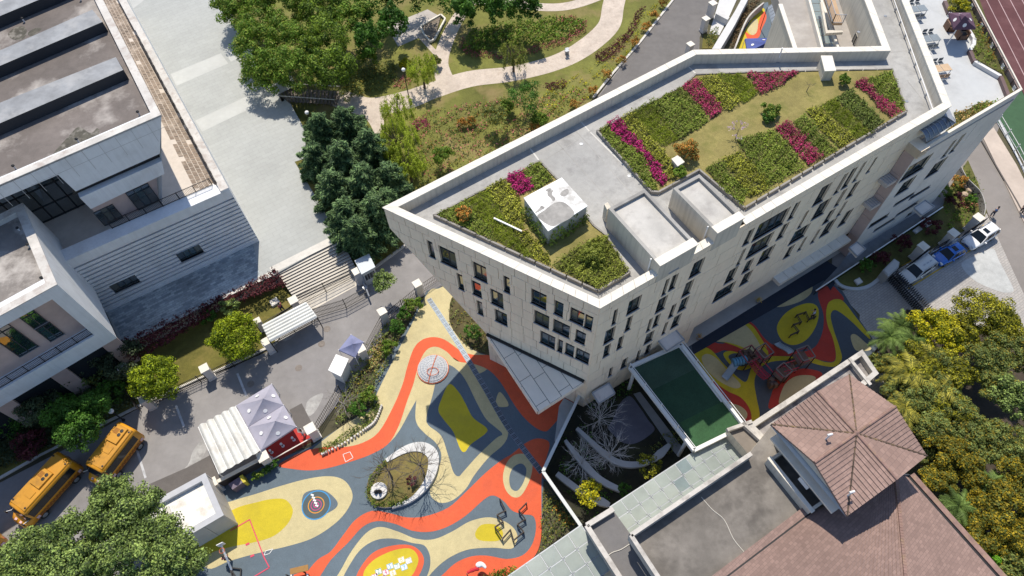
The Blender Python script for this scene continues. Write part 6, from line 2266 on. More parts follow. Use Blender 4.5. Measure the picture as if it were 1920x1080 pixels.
# guard booth
gb = thing('guard_booth', 'small grey guard booth with row of square windows by the steps', 'booth', P(690,500))
GWd = Wall(P(679,522,0), P(706,508,0))
top = PP([(665,489),(692,476),(704,501),(678,515)],2.6)
b = MB(); b.prism(inset(ccw([(p.x, p.y, 0) for p in top]),.12),2.5,0, mat('grey booth wall', (.48,.51,.53),.5,.06)); b.build('wall', gb)
b = MB(); b.prism(top, 2.66,2.5, mat('pale blue booth roof', (.46,.51,.55),.5,.08), bottom=True); b.build('roof', gb)
qq = inset(ccw([(p.x, p.y, 0) for p in top]),.12)
best = min(range(4), key=lambda k: (Vector(qq[k]) + Vector(qq[(k + 1) % 4])).y + 0.001 * k)
FWd = Wall(Vector(qq[best]), Vector(qq[(best + 1) % 4]))
fl = (Vector(qq[(best + 1) % 4]) - Vector(qq[best])).length
for k in range(4):
 FWd.window(gb, .12 + k * (fl - .2) / 4,1.1,.12 + k * (fl - .2) / 4 + (fl - .2) / 4 - .1,2.0, depth=-.03 + .01, sill=False, mull=0)
brr = thing('barrier_motor', 'dark barrier housing with arm post beside the guard booth', 'barrier', P(688,545))
b = MB(); b.box(P(686,543,.5),(.5,.4,1.0), grey_metal, RY); b.build('housing', brr)
b = MB(); b.tube([P(682,530,.9), P(692,556,.9)],.1, grey_metal, 8); b.build('arm_stub', brr)
# tents
def tent(label, q, peak, z, zp, m, grp, dots=True, over=.25, name='canopy_tent'):
 p = PP(q, z)
 ap = P(*peak, zp)
 c = sum(p, Vector()) / 4
 t = thing(name, label, 'tent', (c.x, c.y, 0), grp)
 for i in range(4):
  a, e = p[i], p[(i + 1) % 4]
  b = MB()
  N = 6
  rows_ = []
  for r in range(N + 1):
   s_ = r / N
   row = []
   for k in range(7):
    v = a.lerp(e, k / 6)
    w_ = v.lerp(ap, s_)
    w_.z -= .16 * math.sin(s_ * math.pi) * (1 - .6 * abs(k / 6 * 2 - 1)) + random.uniform(-.01,.01)
    row.append(w_)
   rows_.append(row)
  b.grid(rows_, m)
  b.build('canopy_panel', t, smooth=True)
  b = MB()
  b.face([a, e, e - Vector((0,0, over)), a - Vector((0,0, over))], m)
  b.build('valance', t)
  if dots:
   mid = (a + e) / 2
   n_ = (e - a).cross(ap - a).normalized()
   if n_.z < 0: n_ = -n_
   o_ = mid.lerp(ap, .33) + n_ * .06 - Vector((0,0,.1))
   uu = (e - a).normalized(); vv = n_.cross(uu)
   b = MB()
   b.face([o_ + uu * .2 * math.cos(k / 14 * 2 * math.pi) + vv * .2 * math.sin(k / 14 * 2 * math.pi) for k in range(14)], white_metal)
   b.build('round_emblem', t)
 for v in p:
  b = MB(); b.tube([Vector((v.x, v.y, 0)), v],.04, white_metal, 6); b.build('tent_leg', t)
 return t
lil = mat('lilac grey tent cloth', (.44,.43,.51),.75,.08,.6,2.0, trans=.25)
bluc = mat('blue tent cloth', (.07,.10,.33),.7,.1,.6,2.0, trans=.2)
X3 = lambda pts: T(350,680,4.8, pts)
TG = 'lilac canopy tents at the entrance'
tent('lilac canopy tent further from the red mat, touching the white wavy awning', X3([(445,385),(765,190),(870,380),(550,580)]), X3([(690,325)])[0],2.6,3.7, lil, TG)
tent('lilac canopy tent at the red mat, with a folded crease', X3([(550,580),(872,380),(987,575),(665,790)]), X3([(800,525)])[0],2.55,3.6, lil, TG)
tent('small dark blue tent beside the lattice fence pillar', [(635,656),(658,627),(682,641),(666,670)],(661,645),2.3,3.0, mat('dusty blue tent cloth', (.24,.26,.42),.75,.1,.6,2, trans=.2), None, dots=False)
tent('bright blue tent at the top corner beyond the school roof', T(1300,0,5.143,[(500,372),(838,362),(875,480),(520,500)]),(1437,80),2.6,3.6, bluc, None)
kq = PP([(615,694),(630,664),(654,673),(639,706)],2.3)
ki = thing('white_kiosk', 'plain white flat topped kiosk below the dark blue tent', 'kiosk', ((kq[0] + kq[2]) / 2).xy.to_3d())
b = MB(); b.prism(kq, 2.3,2.18, white_wall, bottom=True); b.build('roof', ki)
b = MB(); b.prism(inset(ccw([(p.x, p.y, 0) for p in kq]),.15),2.18,0, white_wall); b.build('wall', ki)
# white wavy awning
wa = thing('wavy_awning', 'white awning of five rounded fabric ridges beside the lilac tents', 'awning', (*P(430,850).xy, 0))
wm = mat('crumpled white fabric', (.70,.70,.66),.7,.06,.8,3.0, bump=.6, bump_scale=4, stain=(.45,.40,.33), stain_amt=.4, stain_scale=.9, trans=.15)
p = PP(X3([(105,580),(440,395),(660,790),(290,1000)]),2.7)
for k in range(5):
 b = MB()
 rows_ = []
 for r in range(11):
  row = []
  for j in range(9):
   t_ = (k + j / 8) / 5
   a, e = p[0].lerp(p[1], t_), p[3].lerp(p[2], t_)
   v = a.lerp(e, r / 10)
   v += (e - a).normalized() * (.25 * math.sin(j / 8 * math.pi) if r == 10 else 0)
   v.z += .34 * math.sin(j / 8 * math.pi) + random.uniform(-.025,.025)
   row.append(v)
  rows_.append(row)
 b.grid(rows_, wm)
 b.build('fabric_ridge', wa, smooth=True)
b = MB()
for v in p: b.tube([Vector((v.x, v.y, 0)), v],.05, white_metal, 6)
for k in range(6):
 b.beam(p[0].lerp(p[1], k / 5), p[3].lerp(p[2], k / 5),.05,.06, white_metal)
b.build('awning_frame', wa)
# red entrance mat, its rail and bollards
b = MB()
b.sheet(PP(X3([(650,800),(985,580),(1000,630),(1115,640),(1130,680),(745,885)])),.03, mat('red mat', (.42,.035,.03),.85,.1,.5,3))
b.build('red_mat', kind='structure')
er = thing('entrance_railing', 'red slatted railing with pale rail along the entrance mat', 'railing', P(545,845))
b = MB(); q0, q1 = P(*X3([(738,890)])[0],.95), P(*X3([(1130,672)])[0],.95)
b.beam(q0, q1,.09,.1, coping_m); b.build('top_rail', er)
b = MB()
for k in range(46):
 v = q0.lerp(q1, k / 45); b.beam(Vector((v.x, v.y, .05)), v - Vector((0,0,.05)),.05,.05, mat('red railing slat', (.25,.03,.02),.6))
o = b.build('slats', er); o['kind'] = 'stuff'
for i, (x, y) in enumerate(((768,810),(868,752),(967,697))):
 c = P(*X3([(x, y)])[0])
 t = thing('white_bollard', ['bollard on the red mat nearest the white wavy awning', 'middle bollard of three on the red mat', 'bollard on the red mat nearest the person in white'][i], 'bollard', c, 'bollards on the red mat')
 b = MB(); b.lathe(c, [(.16,0),(.16,.05),(.07,.08),(.07,.55),(.13,.6),(.13,.72),(.02,.8)], white_metal, 12); b.build('bollard_body', t)
 b = MB(); b.lathe(c + Vector((0,0,.3)),[(.085,0),(.085,.12),(.06,.121)], black_m, 12); b.build('band', t)
lwl = thing('entrance_wall', 'low wall with white coping between awning and playground', 'wall', (*P(445,890).xy, 0))
q0, q1 = P(404,905,1.5), P(485,862,1.5)
b = MB(); b.beam(q0 - Vector((0,0,.8)), q1 - Vector((0,0,.8)),.22,1.5, mat('dark wall panel', (.07,.055,.05),.7,.2)); b.build('wall_body', lwl)
b = MB(); b.beam(q0, q1,.34,.12, coping_m); b.build('coping', lwl)
X4 = lambda pts: T(270,860,4.91, pts)
cab = thing('purple_cabinet', 'purple grey storage chest with yellow ended lid by the entrance wall', 'chest', (*P(444,905).xy, 0))
q = PP(X4([(775,235),(880,165),(920,212),(815,285)]),1.1)
b = MB(); b.prism(q, 1.1,0, mat('purple grey chest', (.13,.105,.15),.6,.1)); b.build('chest_body', cab)
b = MB(); b.prism(PP(X4([(875,165),(905,145),(938,210),(912,222)]),1.2),1.2,.1, mat('yellow lid', (.5,.42,.04),.6,.1)); b.build('lid_end', cab)
# white roofed hut
hut = thing('white_roofed_hut', 'small pale hut with dazzling white roof bed inside a grey parapet', 'hut', (*P(352,965).xy, 0))
hz_ = 3.6
ho = ccw([(v.x, v.y, hz_) for v in PP(X4([(-60,470),(565,130),(735,520),(160,855)]), hz_)])
hi = inset(ho, .55)
hm = mat('grey blue parapet', (.42,.43,.46),.7,.07,.5,2)
b = MB()
for k in range(4):
 a, e, r, s_ = Vector(ho[k]), Vector(ho[(k + 1) % 4]), hi[k], hi[(k + 1) % 4]
 b.face([a, e, s_, r], hm); b.face([s_, r, r - Vector((0,0,.45)), s_ - Vector((0,0,.45))], hm)
b.build('parapet', hut)
b = MB(); b.sheet(hi, hz_ - .45, mat('dazzling white gravel bed', (.74,.73,.70),.9,.12,.6,4, stain=(.42,.36,.28), stain_amt=.5, stain_scale=.7, grain=.12)); b.build('roof_bed', hut)
b = MB(); b.beam(P(*X4([(215,445)])[0], hz_ - .35), P(*X4([(320,720)])[0], hz_ - .35),.3,.16, kerb_m); b.build('roof_rib', hut)
hw_m = mat('pale hut panel', (.52,.50,.47),.7,.06,.5,2)
for k in range(4):
 a, e = Vector(ho[k]), Vector(ho[(k + 1) % 4])
 ww = Wall(a, e)
 ln = (e - a).length
 n = 3 if ln > 3 else 2
 for i in range(n):
  b = MB(); ww.slab(b, [(i * ln / n + .02,0),((i + 1) * ln / n - .02,0),((i + 1) * ln / n - .02, hz_ - .02),(i * ln / n + .02, hz_ - .02)],-.06,-.2, hw_m); b.build('wall_panel', hut)
# curtain of the right forecourt: plaque stone, walls, kerb, folding gate
wlm = mat('white low wall', (.55,.55,.55),.7,.07,.5,2)
for lab, a, e in (('sloping white wall between plaque stone and the pillar behind the silver car', (1690,512),(1736,476)),('sloping white wall between the pillars behind silver and blue cars', (1742,478),(1790,452)),('sloping white wall between the pillars behind the blue and white cars', (1796,452),(1838,424))):
 t = thing('boundary_wall', lab, 'wall', (*P(*a).xy, 0), 'boundary walls by the parked cars')
 p, q = P(*a), P(*e)
 b = MB(); b.beam(p + Vector((0,0,.35)), q + Vector((0,0,.35)),.25,.7, wlm); b.build('wall_body', t)
 b = MB()
 n = 14
 for k in range(n + 1):
  c = p.lerp(q, k / n); b.beam(c + Vector((0,0,.7)), c + Vector((0,0,1.7)),.04,.04, black_m)
 for hh in (.8,1.6): b.beam(p + Vector((0,0, hh)), q + Vector((0,0, hh)),.05,.05, black_m)
 o = b.build('railing', t); o['kind'] = 'stuff'
pq = PP(T(1440,360,3,[(645,440),(710,375),(740,395),(735,425),(675,478)]),1.6)
pt = thing('plaque_stone', 'rounded grey plaque stone at the end of the folding gate', 'stone', (*P(1672,505).xy, 0))
b = MB(); b.prism(pq, 1.6,0, mat('grey plaque stone', (.36,.36,.355),.7,.15,.8,3)); b.build('stone_body', pt)
b = MB(); b.prism(inset(ccw([(v.x, v.y, 0) for v in pq]),.12),1.66,1.6, mat('pale plaque face', (.45,.45,.44),.6,.1)); b.build('stone_face', pt)
sg = thing('folding_gate', 'black folding lattice gate drawn across the shaded forecourt', 'gate', (*P(1700,550).xy, 0))
g0, g1 = P(1668,522), P(1733,592)
dd = (g1 - g0).normalized(); sd = dd.cross(Vector((0,0,1)))
ng = 22
for k in range(ng):
 a, e = g0.lerp(g1, k / ng), g0.lerp(g1,(k + 1) / ng)
 b = MB()
 for s_ in (-1,1):
  b.beam(a + sd * .42 * s_, e - sd * .42 * s_ + Vector((0,0,1.25)),.05,.05, black_m)
  b.beam(a + sd * .42 * s_ + Vector((0,0,1.25)), e - sd * .42 * s_, .05,.05, black_m)
  b.beam(a + sd * .45 * s_, a + sd * .45 * s_ + Vector((0,0,1.35)),.06,.06, black_m)
 b.beam(a - sd * .5 + Vector((0,0,1.3)), a + sd * .5 + Vector((0,0,1.3)),.06,.06, black_m)
 b.build('lattice_section', sg)
kerb('kerb', spline(T(1440,360,3,[(372,492),(400,525),(450,545),(510,548),(570,530),(630,485),(655,465)]),4, False),.38,.2, mat('pale blue kerb', (.5,.52,.53),.7,.06))
m = MB()
m.sheet(PP([(1563,523),(1575,538),(1600,543),(1632,536),(1660,512),(1690,498),(1845,412),(1850,395),(1835,345),(1815,300),(1778,355),(1768,385)],.1),.1, mat('shaded lawn', (.105,.105,.028),.95,.3,.4,2, grain=.25, stain=(.06,.06,.02), stain_amt=.5, stain_scale=.7))
m.build('lawn', kind='structure')
m = MB()
m.sheet(PP([(1572,500),(1590,475),(1760,362),(1772,384),(1530,545)],.06),.06, mat('blue grey slab paving', (.20,.21,.225),.8,.14,.4,1.6))
m.build('side_paving', kind='structure')
gw = thing('glass_balustrade', 'low balustrade with white cap along the paving in front of the wing', 'balustrade', (*P(1640,470).xy, 0))
q0, q1 = P(1530,545,1.0), P(1768,388,1.0)
n = 10
for k in range(n):
 a, e = q0.lerp(q1, k / n + .004), q0.lerp(q1,(k + 1) / n - .004)
 b = MB(); b.beam(a - Vector((0,0,.5)), e - Vector((0,0,.5)),.05,.9, grnglass); b.build('glass_panel', gw)
b = MB(); b.beam(q0, q1,.12,.08, white_metal); b.build('cap_rail', gw)
def slabbox(name, label, px, z, m, cat, h=None):
 q = PP(px, z)
 t = thing(name, label, cat, (*(sum(q, Vector()) / len(q)).xy, 0))
 b = MB(); b.prism(q, z, z - (h or z), m, bottom=True); b.build('slab_body', t)
 b = MB(); b.prism(inset(ccw([(v.x, v.y, 0) for v in q]),.1), z + .04, z, coping_m); b.build('slab_top', t)
slabbox('inspection_cover', 'raised pale cover on the shaded lawn near the curved kerb', T(1440,360,3,[(485,495),(515,480),(535,505),(505,522)]),.3, wlm, 'cover')
slabbox('inspection_cover', 'raised cover beside the low balustrade, left of the pair', T(1440,360,3,[(815,215),(850,190),(870,208),(835,232)]),.3, wlm, 'cover')
slabbox('inspection_cover', 'raised cover beside the low balustrade, right of the pair', T(1440,360,3,[(875,180),(915,155),(935,172),(898,196)]),.3, wlm, 'cover')
slabbox('inspection_cover', 'white cover lying on the small lawn beside the plaza steps', T(280,440,4.5,[(1010,560),(1070,525),(1100,565),(1035,603)]),.45, wlm, 'cover')
pf = mat('perforated pale fence', (.36,.35,.34),.6,.1,1,3)
pfence = thing('perforated_fence', 'curved pale fence with round holes round the corner garden', 'fence', (*P(1800,300).xy, 0))
q = PP(spline([(1800,306),(1812,330),(1826,345),(1840,360),(1848,385),(1846,402)],3, False),1.3)
for a, e in zip(q, q[1:]):
 b = MB()
 b.beam(a - Vector((0,0,.62)), e - Vector((0,0,.62)),.08,1.2, pf)
 o = b.build('fence_panel', pfence)
 b = MB()
 nn = (e - a).cross(Vector((0,0,1))).normalized()
 for k in range(5):
  c = a.lerp(e, random.uniform(.1,.9)) - Vector((0,0, random.uniform(.15,1.1)))
  for s_ in (-1,1):
   b.face([c + nn * .042 * s_ + (e - a).normalized() * .08 * math.cos(j / 8 * 2 * math.pi) + Vector((0,0,.08 * math.sin(j / 8 * 2 * math.pi))) for j in range(8)], black_m)
 b.build('hole_pattern', o)['kind'] = 'stuff'
tf = fence('white posted track fence beside the green pitch edge', [(1868,230),(1900,285),(1960,400)],1.3, m=white_metal, bars=1.2)
# lamps
def lamp(label, top, base, z0=0.0):
 bs_ = P(*base, z0)
 h = min((k * .1 for k in range(20,80)), key=lambda z: abs(((Vector((bs_.x, bs_.y, z0 + z)) - Vector((0,0, CAM_H))).dot(IY) * F_PX / (Vector((bs_.x, bs_.y, z0 + z)) - Vector((0,0, CAM_H))).dot(FWD) + 540) - top[1]))
 t = thing('street_lamp', label, 'lamp', bs_, 'globe lamps')
 b = MB(); b.lathe(bs_, [(.16,0),(.16,.12),(.075,.3),(.055, h - .3),(.05, h - .25)], black_m, 10); b.build('pole', t)
 b = MB(); b.lathe(bs_ + Vector((0,0, h - .28)),[(.1,0),(.2,.08),(.26,.2),(.26,.32),(.18,.44),(.02,.5)], mat('white lamp globe', (.8,.8,.8),.3,.02),14); b.build('globe', t, smooth=True)
lamp('globe lamp standing on the park path by the yellow green willow', (757,130),(768,189),.06)
lamp('globe lamp beside the small park terrace under dark trees', (718,32),(726,62),.06)
lamp('globe lamp at the head of the timber stair among the cedars', (572,211),(590,250),.06)
lamp('globe lamp above the parked school bus in the shade', (208,771),(232,788),.1)
bin_ = thing('litter_bin', 'small grey bin on the edge of the curving park path', 'bin', P(1063,98,.06))
b = MB(); b.box(P(1063,96,.5),(.5,.4,.9), grey_metal, .3); b.build('bin_body', bin_)
b = MB(); b.box(P(1063,95,.98),(.56,.46,.1), sill_m, .3); b.build('bin_lid', bin_)
# park road court with white walls at the top
wc = thing('white_court_wall', 'broad white wall running up beside the court at the top edge', 'wall', (*P(1375,40).xy, 0))
b = MB(); b.prism(PP(T(1300,0,5.143,[(180,472),(405,100),(480,-40),(545,-40),(400,240),(262,472)]),1.6),1.6,0, wlm); b.build('wall_body', wc)
b = MB(); b.prism(PP(T(1300,0,5.143,[(215,130),(330,190),(350,165),(255,110)]),1.0),1.0,0, wlm); b.build('low_wall', wc)
m = MB(); m.sheet(PP(T(1300,0,5.143,[(150,330),(260,-30),(430,-30),(350,150),(250,340)])),.03, mat('pale court paving', (.56,.56,.56),.8,.08,.4,2)); m.build('court_paving', kind='structure')
m = MB(); m.sheet(PP(T(1300,0,5.143,[(80,470),(100,330),(150,330),(240,340),(190,470)])),.04, lawn2); m.build('lawn', kind='structure')
m = MB(); m.sheet(PP(T(1300,0,5.143,[(400,470),(500,250),(680,30),(720,20),(760,300),(860,470)])),.02, slate)
cs = m.build('court_surface', kind='structure')
m = MB(); m.sheet(PP(spline(T(1300,0,5.143,[(400,475),(500,290),(570,170),(650,80),(690,110),(620,240),(560,330),(510,480)]),4)),.024, yellow); m.build('rubber_patch', cs)
m = MB(); m.sheet(PP(spline(T(1300,0,5.143,[(500,310),(560,340),(610,290),(640,180),(685,110),(705,180),(660,280),(630,360),(540,400)]),4)),.028, orange); m.build('rubber_patch', cs)
m = MB(); m.sheet(PP(spline(T(1300,0,5.143,[(520,290),(570,200),(620,190),(615,300),(570,340)]),4)),.032, cream); m.build('rubber_patch', cs)
cwl = thing('court_edge_wall', 'thin pale wall curving along the coloured court at the top edge', 'wall', (*P(1400,40).xy, 0))
q = PP(spline(T(1300,0,5.143,[(395,480),(490,240),(560,130),(680,25)]),4, False),1.2)
for a, e in zip(q, q[1:]):
 b = MB(); b.beam(a - Vector((0,0,.55)), e - Vector((0,0,.55)),.22,1.2, wcop); b.build('wall_segment', cwl)
# inner courtyard of the school, seen over the back parapet
m = MB(); m.prism(PP([(1463,12),(1490,95),(1660,95),(1620,-60),(1440,-60)],16.0),16.0,14.5, mat('brown grey court deck', (.34,.315,.29),.85,.1,.3,1.2, stain=(.5,.48,.45), stain_amt=.4, stain_scale=.3)); m.build('court_deck', kind='structure')
ic = thing('court_skylight', 'strip of glazed skylight with white edges in the inner courtyard', 'skylight', (*P(1545,40,16).xy, 16.0))
b = MB();
for a, e in (((1512,-10),(1540,95)),((1533,-10),(1570,95))):
 b.beam(P(*a, 16.3), P(*e, 16.3),.25,.7, coping_m)
b.build('edge_beam', ic)
for k in range(7):
 b = MB()
 a0, a1, e0_, e1_ = P(1514 + 4 * k, -8 + 15 * k, 16.4), P(1514 + 4 * k + 3.8,-8 + 15 * k + 14,16.4), P(1533 + 5 * k, -8 + 15 * k, 16.4), P(1533 + 5 * k + 4.6,-8 + 15 * k + 14,16.4)
 b.face([a0, e0_, e1_, a1], cg2)
 b.build('glass_pane', ic)
pw = thing('court_parapet', 'white topped parapet wall along the left of the inner courtyard', 'wall', (*P(1477,50,16).xy, 0))
b = MB(); b.beam(P(1463,8,16.8), P(1491,92,16.8),.45,.12, coping_m); b.build('coping', pw)
b = MB(); b.beam(P(1463,8,16.8) - Vector((0,0,8.4)), P(1491,92,16.8) - Vector((0,0,8.4)),.3,16.6, render_m); b.build('wall_body', pw)
ba = thing('barrel_awning', 'grey barrel shaped awning beside the courtyard parapet', 'awning', (*P(1455,30).xy, 0))
p0, p1, p2, p3 = PP(T(1300,0,5.143,[(715,70),(835,45),(870,225),(760,245)]),3.6)
rows_ = [[p0.lerp(p1, k / 8) + Vector((0,0,.5 * math.sin(k / 8 * math.pi))), p3.lerp(p2, k / 8) + Vector((0,0,.5 * math.sin(k / 8 * math.pi)))] for k in range(9)]
b = MB(); b.grid(rows_, mat('grey polycarbonate', (.30,.32,.34),.25,.08,1,3, metal=.3)); b.build('awning_sheet', ba)
b = MB()
for k in range(7): b.tube([r[0].lerp(r[1], k / 6) + Vector((0,0,.02)) for r in rows_],.03, sill_m, 5)
for v in (p0, p1, p2, p3): b.tube([Vector((v.x, v.y, 0)), v],.05, black_m, 6)
b.build('awning_rib', ba)
bc = thing('court_balcony', 'tan railed balcony over the inner courtyard', 'balcony', (*P(1565,40).xy, 0))
b = MB(); b.prism(PP(T(1540,0,5.143,[(30,-20),(110,225),(205,225),(130,-20)]),18.0),18.0,17.75, mat('tan balcony deck', (.42,.29,.18),.8,.12,.5,3), bottom=True); b.build('deck', bc)
b = MB(); railing(b, PP(T(1540,0,5.143,[(30,-20),(105,222),(205,222)]),18.0),1.0, bars=.2, m=sill_m); b.build('railing', bc)
b = MB(); b.prism(PP(T(1540,0,5.143,[(-10,20),(45,320),(210,310),(205,290),(60,290),(10,20)]),17.7),17.7,17.4, render_m, bottom=True); b.build('beam_edge', bc)
K23 = Wall(Vector((K3.x, K3.y, 0)), Vector((K2.x, K2.y, 0)))
for (x0, y0),(x1, y1) in (((1599,88),(1606,62)),((1582,40),(1592,22))):
 u0, v0 = K23.uv(x0, y0,.0)
 u1, v1 = K23.uv(x1, y1,.0)
 if abs(u1 - u0) > .3 and v1 - v0 > .4:
  K23.window(school, min(u0, u1), v0, max(u0, u1), v1, depth=-.04, reveal=render_m)
# ------------------------------------------------------------------ roof terrace furniture
X6 = lambda x, y, z=ZT: P(1660 + x / 5.54, y / 5.54, z)
cm = mat('grey terrace table top', (.20,.235,.265),.4,.06)
wd = mat('light wooden top', (.50,.36,.23),.6,.1,1,5)
def table(label, x, y, m, L=1.9, Wd=.95):
 p = X6(x, y, ZT + .74)
 t = thing('terrace_table', label, 'table', (p.x, p.y, ZT), 'tables on the roof terrace', rad(8))
 o = Vector((p.x, p.y, ZT))
 for s_ in (-1,1):
  b = MB(); b.box(o + Vector((s_ * L * .255,0,.72)),(L * .47, Wd, .05), m); b.build('table_top', t)
 for sx in (-1,1):
  for sy in (-1,1):
   b = MB(); b.box(o + Vector((sx * L * .45, sy * Wd * .42,.35)),(.06,.06,.7), white_metal); b.build('leg', t)
 b = MB(); b.box(o + Vector((0,0,.67)),(L * .96, Wd * .9,.05), white_metal); b.build('frame', t)
table('grey topped table at the top edge of the roof terrace', 340,88, cm)
table('grey topped table in the middle of the roof terrace row', 472,395, cm)
table('pale wooden table, lowest of the roof terrace row', 583,705, wd)
def make_chair(label, m):
 t = thing('terrace_chair', label, 'chair', (0,0,0), 'chairs on the roof terrace')
 b = MB(); b.box((0,0,.45),(.44,.42,.05), m); b.build('seat', t)
 b = MB(); b.box((0,.2,.72),(.44,.05,.34), m); b.build('backrest', t)
 for sx in (-1,1):
  for sy in (-1,1):
   b = MB(); b.box((sx * .19, sy * .18,.22),(.04,.04,.44), white_metal); b.build('leg', t)
 return t
dkc = mat('dark grey chair seat', (.10,.115,.13),.5,.08)
ch0 = make_chair('x', dkc)
chw = make_chair('x', mat('brown chair seat', (.22,.15,.10),.6,.1))
specs = [(282,28, ch0,0, 'grey chair at the top terrace table, far side left'),(342,22, ch0,0, 'grey chair at the top terrace table, far side right'),(322,160, ch0,3.14, 'grey chair at the top terrace table, near side left'),(374,155, ch0,3.14, 'grey chair at the top terrace table, near side right'),
         (418,340, ch0,0, 'grey chair at the middle terrace table, far side left'),(480,334, ch0,0, 'grey chair at the middle terrace table, far side right'),(455,472, ch0,3.14, 'grey chair at the middle terrace table, near side left'),(512,466, ch0,3.14, 'grey chair at the middle terrace table, near side right'),
         (522,645, ch0,0, 'grey chair at the wooden terrace table, far side left'),(582,638, ch0,0, 'grey chair at the wooden terrace table, far side right'),(575,785, chw, 3.14, 'brown chair at the wooden terrace table, near side left'),(632,778, chw, 3.14, 'brown chair at the wooden terrace table, near side right')]
seen = set()
for x, y, src, rz, lab in specs:
 p = X6(x, y, ZT + .6)
 if id(src) in seen: dup(src, (p.x, p.y, ZT), rz + rad(8), lab)
 else:
  seen.add(id(src)); src.location = (p.x, p.y, ZT); src.rotation_euler = (0,0, rz + rad(8)); src['label'] = lab
um = mat('plum parasol cloth', (.10,.05,.085),.75,.1,.6,2)
pr = thing('terrace_parasol', 'plum square parasol with white round emblems over the terrace planters', 'parasol', (*X6(815,235).xy, ZT))
q = [X6(660,132, ZT + 2.3), X6(885,130, ZT + 2.3), X6(942,292, ZT + 2.3), X6(712,296, ZT + 2.3)]
ap = X6(815,185, ZT + 3.3)
for i in range(4):
 a, e = q[i], q[(i + 1) % 4]
 b = MB(); b.face([a, e, ap], um); b.face([a, e, e - Vector((0,0,.18)), a - Vector((0,0,.18))], um); b.build('parasol_panel', pr)
 mid = ((a + e) / 2).lerp(ap, .3)
 n_ = (e - a).cross(ap - a).normalized()
 if n_.z < 0: n_ = -n_
 uu = (e - a).normalized(); vv = n_.cross(uu)
 b = MB(); b.face([mid + n_ * .02 + uu * .2 * math.cos(k / 12 * 2 * math.pi) + vv * .2 * math.sin(k / 12 * 2 * math.pi) for k in range(12)], white_metal); b.build('round_emblem', pr)
qs = [v.lerp(ap, .62) + Vector((0,0,.25)) for v in q]
b = MB()
for i in range(4): b.face([qs[i], qs[(i + 1) % 4], ap + Vector((0,0,.22))], um)
b.build('vent_cap', pr)
b = MB(); b.tube([Vector((ap.x, ap.y, ZT)), ap],.06, white_metal, 8); b.build('pole', pr)
wick = mat('brown wicker', (.17,.095,.06),.7,.2,2,8)
for lab, x, y in (('brown wicker armchair left of the parasol', 665,300),('brown wicker armchair in the parasol shade', 778,385)):
 c = X6(x, y, ZT)
 t = thing('wicker_armchair', lab, 'armchair', c, 'wicker armchairs on the terrace')
 b = MB(); b.box(c + Vector((0,0,.25)),(1.0,1.0,.5), wick); b.build('seat_base', t)
 b = MB(); b.box(c + Vector((0,0,.54)),(.7,.7,.1), black_m); b.build('cushion', t)
 b = MB(); b.box(c + Vector((-.45,0,.45)),(.14,1.0,.9), wick); b.box(c + Vector((.45,0,.45)),(.14,1.0,.9), wick); b.box(c + Vector((0,.45,.5)),(.8,.14,1.0), wick); b.build('arms_and_back', t)
pl = mat('white planter edge', (.62,.62,.62),.6,.06)
pb = mat('plum planter bench', (.13,.085,.085),.6,.1)
tp = thing('terrace_planter', 'long wavy white edged planter of shrubs along the terrace parapet', 'planter', (*X6(950,450).xy, ZT))
edge = [(620,10),(668,130),(760,200),(860,300),(925,400),(920,460),(880,520),(930,635),(1060,710),(1200,790),(1280,990)]
for i in range(len(edge) - 1):
 a, e = X6(*edge[i], ZT + .35), X6(*edge[i + 1], ZT + .35)
 b = MB(); b.beam(a - Vector((0,0,.16)), e - Vector((0,0,.16)),.35,.42, pb if i in (0,6,9) else pl); b.build('planter_edge', tp)
b = MB(); b.sheet([X6(x, y) .xy.to_3d() for x, y in edge + [(1380,930),(1100,400),(960,0),(860,-30)]], ZT + .25, soilb); b.build('soil', tp)
# ------------------------------------------------------------------ vehicles
tyre_m = mat('tyre rubber', (.02,.02,.02),.8,.1)
rim_m = mat('alloy rim', (.45,.46,.47),.3,.05, metal=.6)
cglass = mat('car glass', (.008,.012,.016),.1,.2,.6,0, spec=.35)
lampm = mat('headlamp', (.62,.64,.66),.15,.05)
tailm = mat('tail lamp', (.35,.02,.02),.2,.05)
def wheel(parent, x, y, r=.34, wdt=.22):
 b = MB()
 n = 20
 rows_ = [[(x + rr * math.cos(2 * math.pi * k / n), y + yy, r + rr * math.sin(2 * math.pi * k / n)) for k in range(n)] for rr, yy in ((r * .6,-wdt / 2),(r * .93,-wdt / 2),(r, -wdt / 3),(r, wdt / 3),(r * .93, wdt / 2),(r * .6, wdt / 2))]
 b.grid(rows_, tyre_m, True)
 wh = b.build('wheel', parent)
 b = MB()
 s_ = 1 if y > 0 else -1
 yy = y + s_ * wdt * .46
 c = Vector((x, yy + s_ * .01, r))
 b.face([(x + r * .62 * math.cos(2 * math.pi * k / n), yy, r + r * .62 * math.sin(2 * math.pi * k / n)) for k in range(n)], rim_m)
 for k in range(5):
  a = k / 5 * 2 * math.pi
  b.beam(c, c + Vector((math.cos(a) * r * .58,0, math.sin(a) * r * .58)),.07,.03, rim_m, Vector((0,1,0)))
 b.build('rim', wh)
def loft(mb, st, m, n_caps=True):
 """st: (x, half width, z bottom, z top) sections, rounded shoulders"""
 rows_ = []
 for x, hw, zb, zt in st:
  h = zt - zb
  prof = [(.86,0),(.97,.16),(1,.42),(1,.66),(.965,.86),(.88,.965),(.6,1.0),(0,1.015)]
  ring = [(x, hw * a, zb + h * c) for a, c in prof] + [(x, -hw * a, zb + h * c) for a, c in reversed(prof[:-1])]
  rows_.append(ring)
 mb.grid(rows_, m, True)
 if n_caps:
  mb.face(list(reversed(rows_[0])), m)
  mb.face(rows_[-1], m)
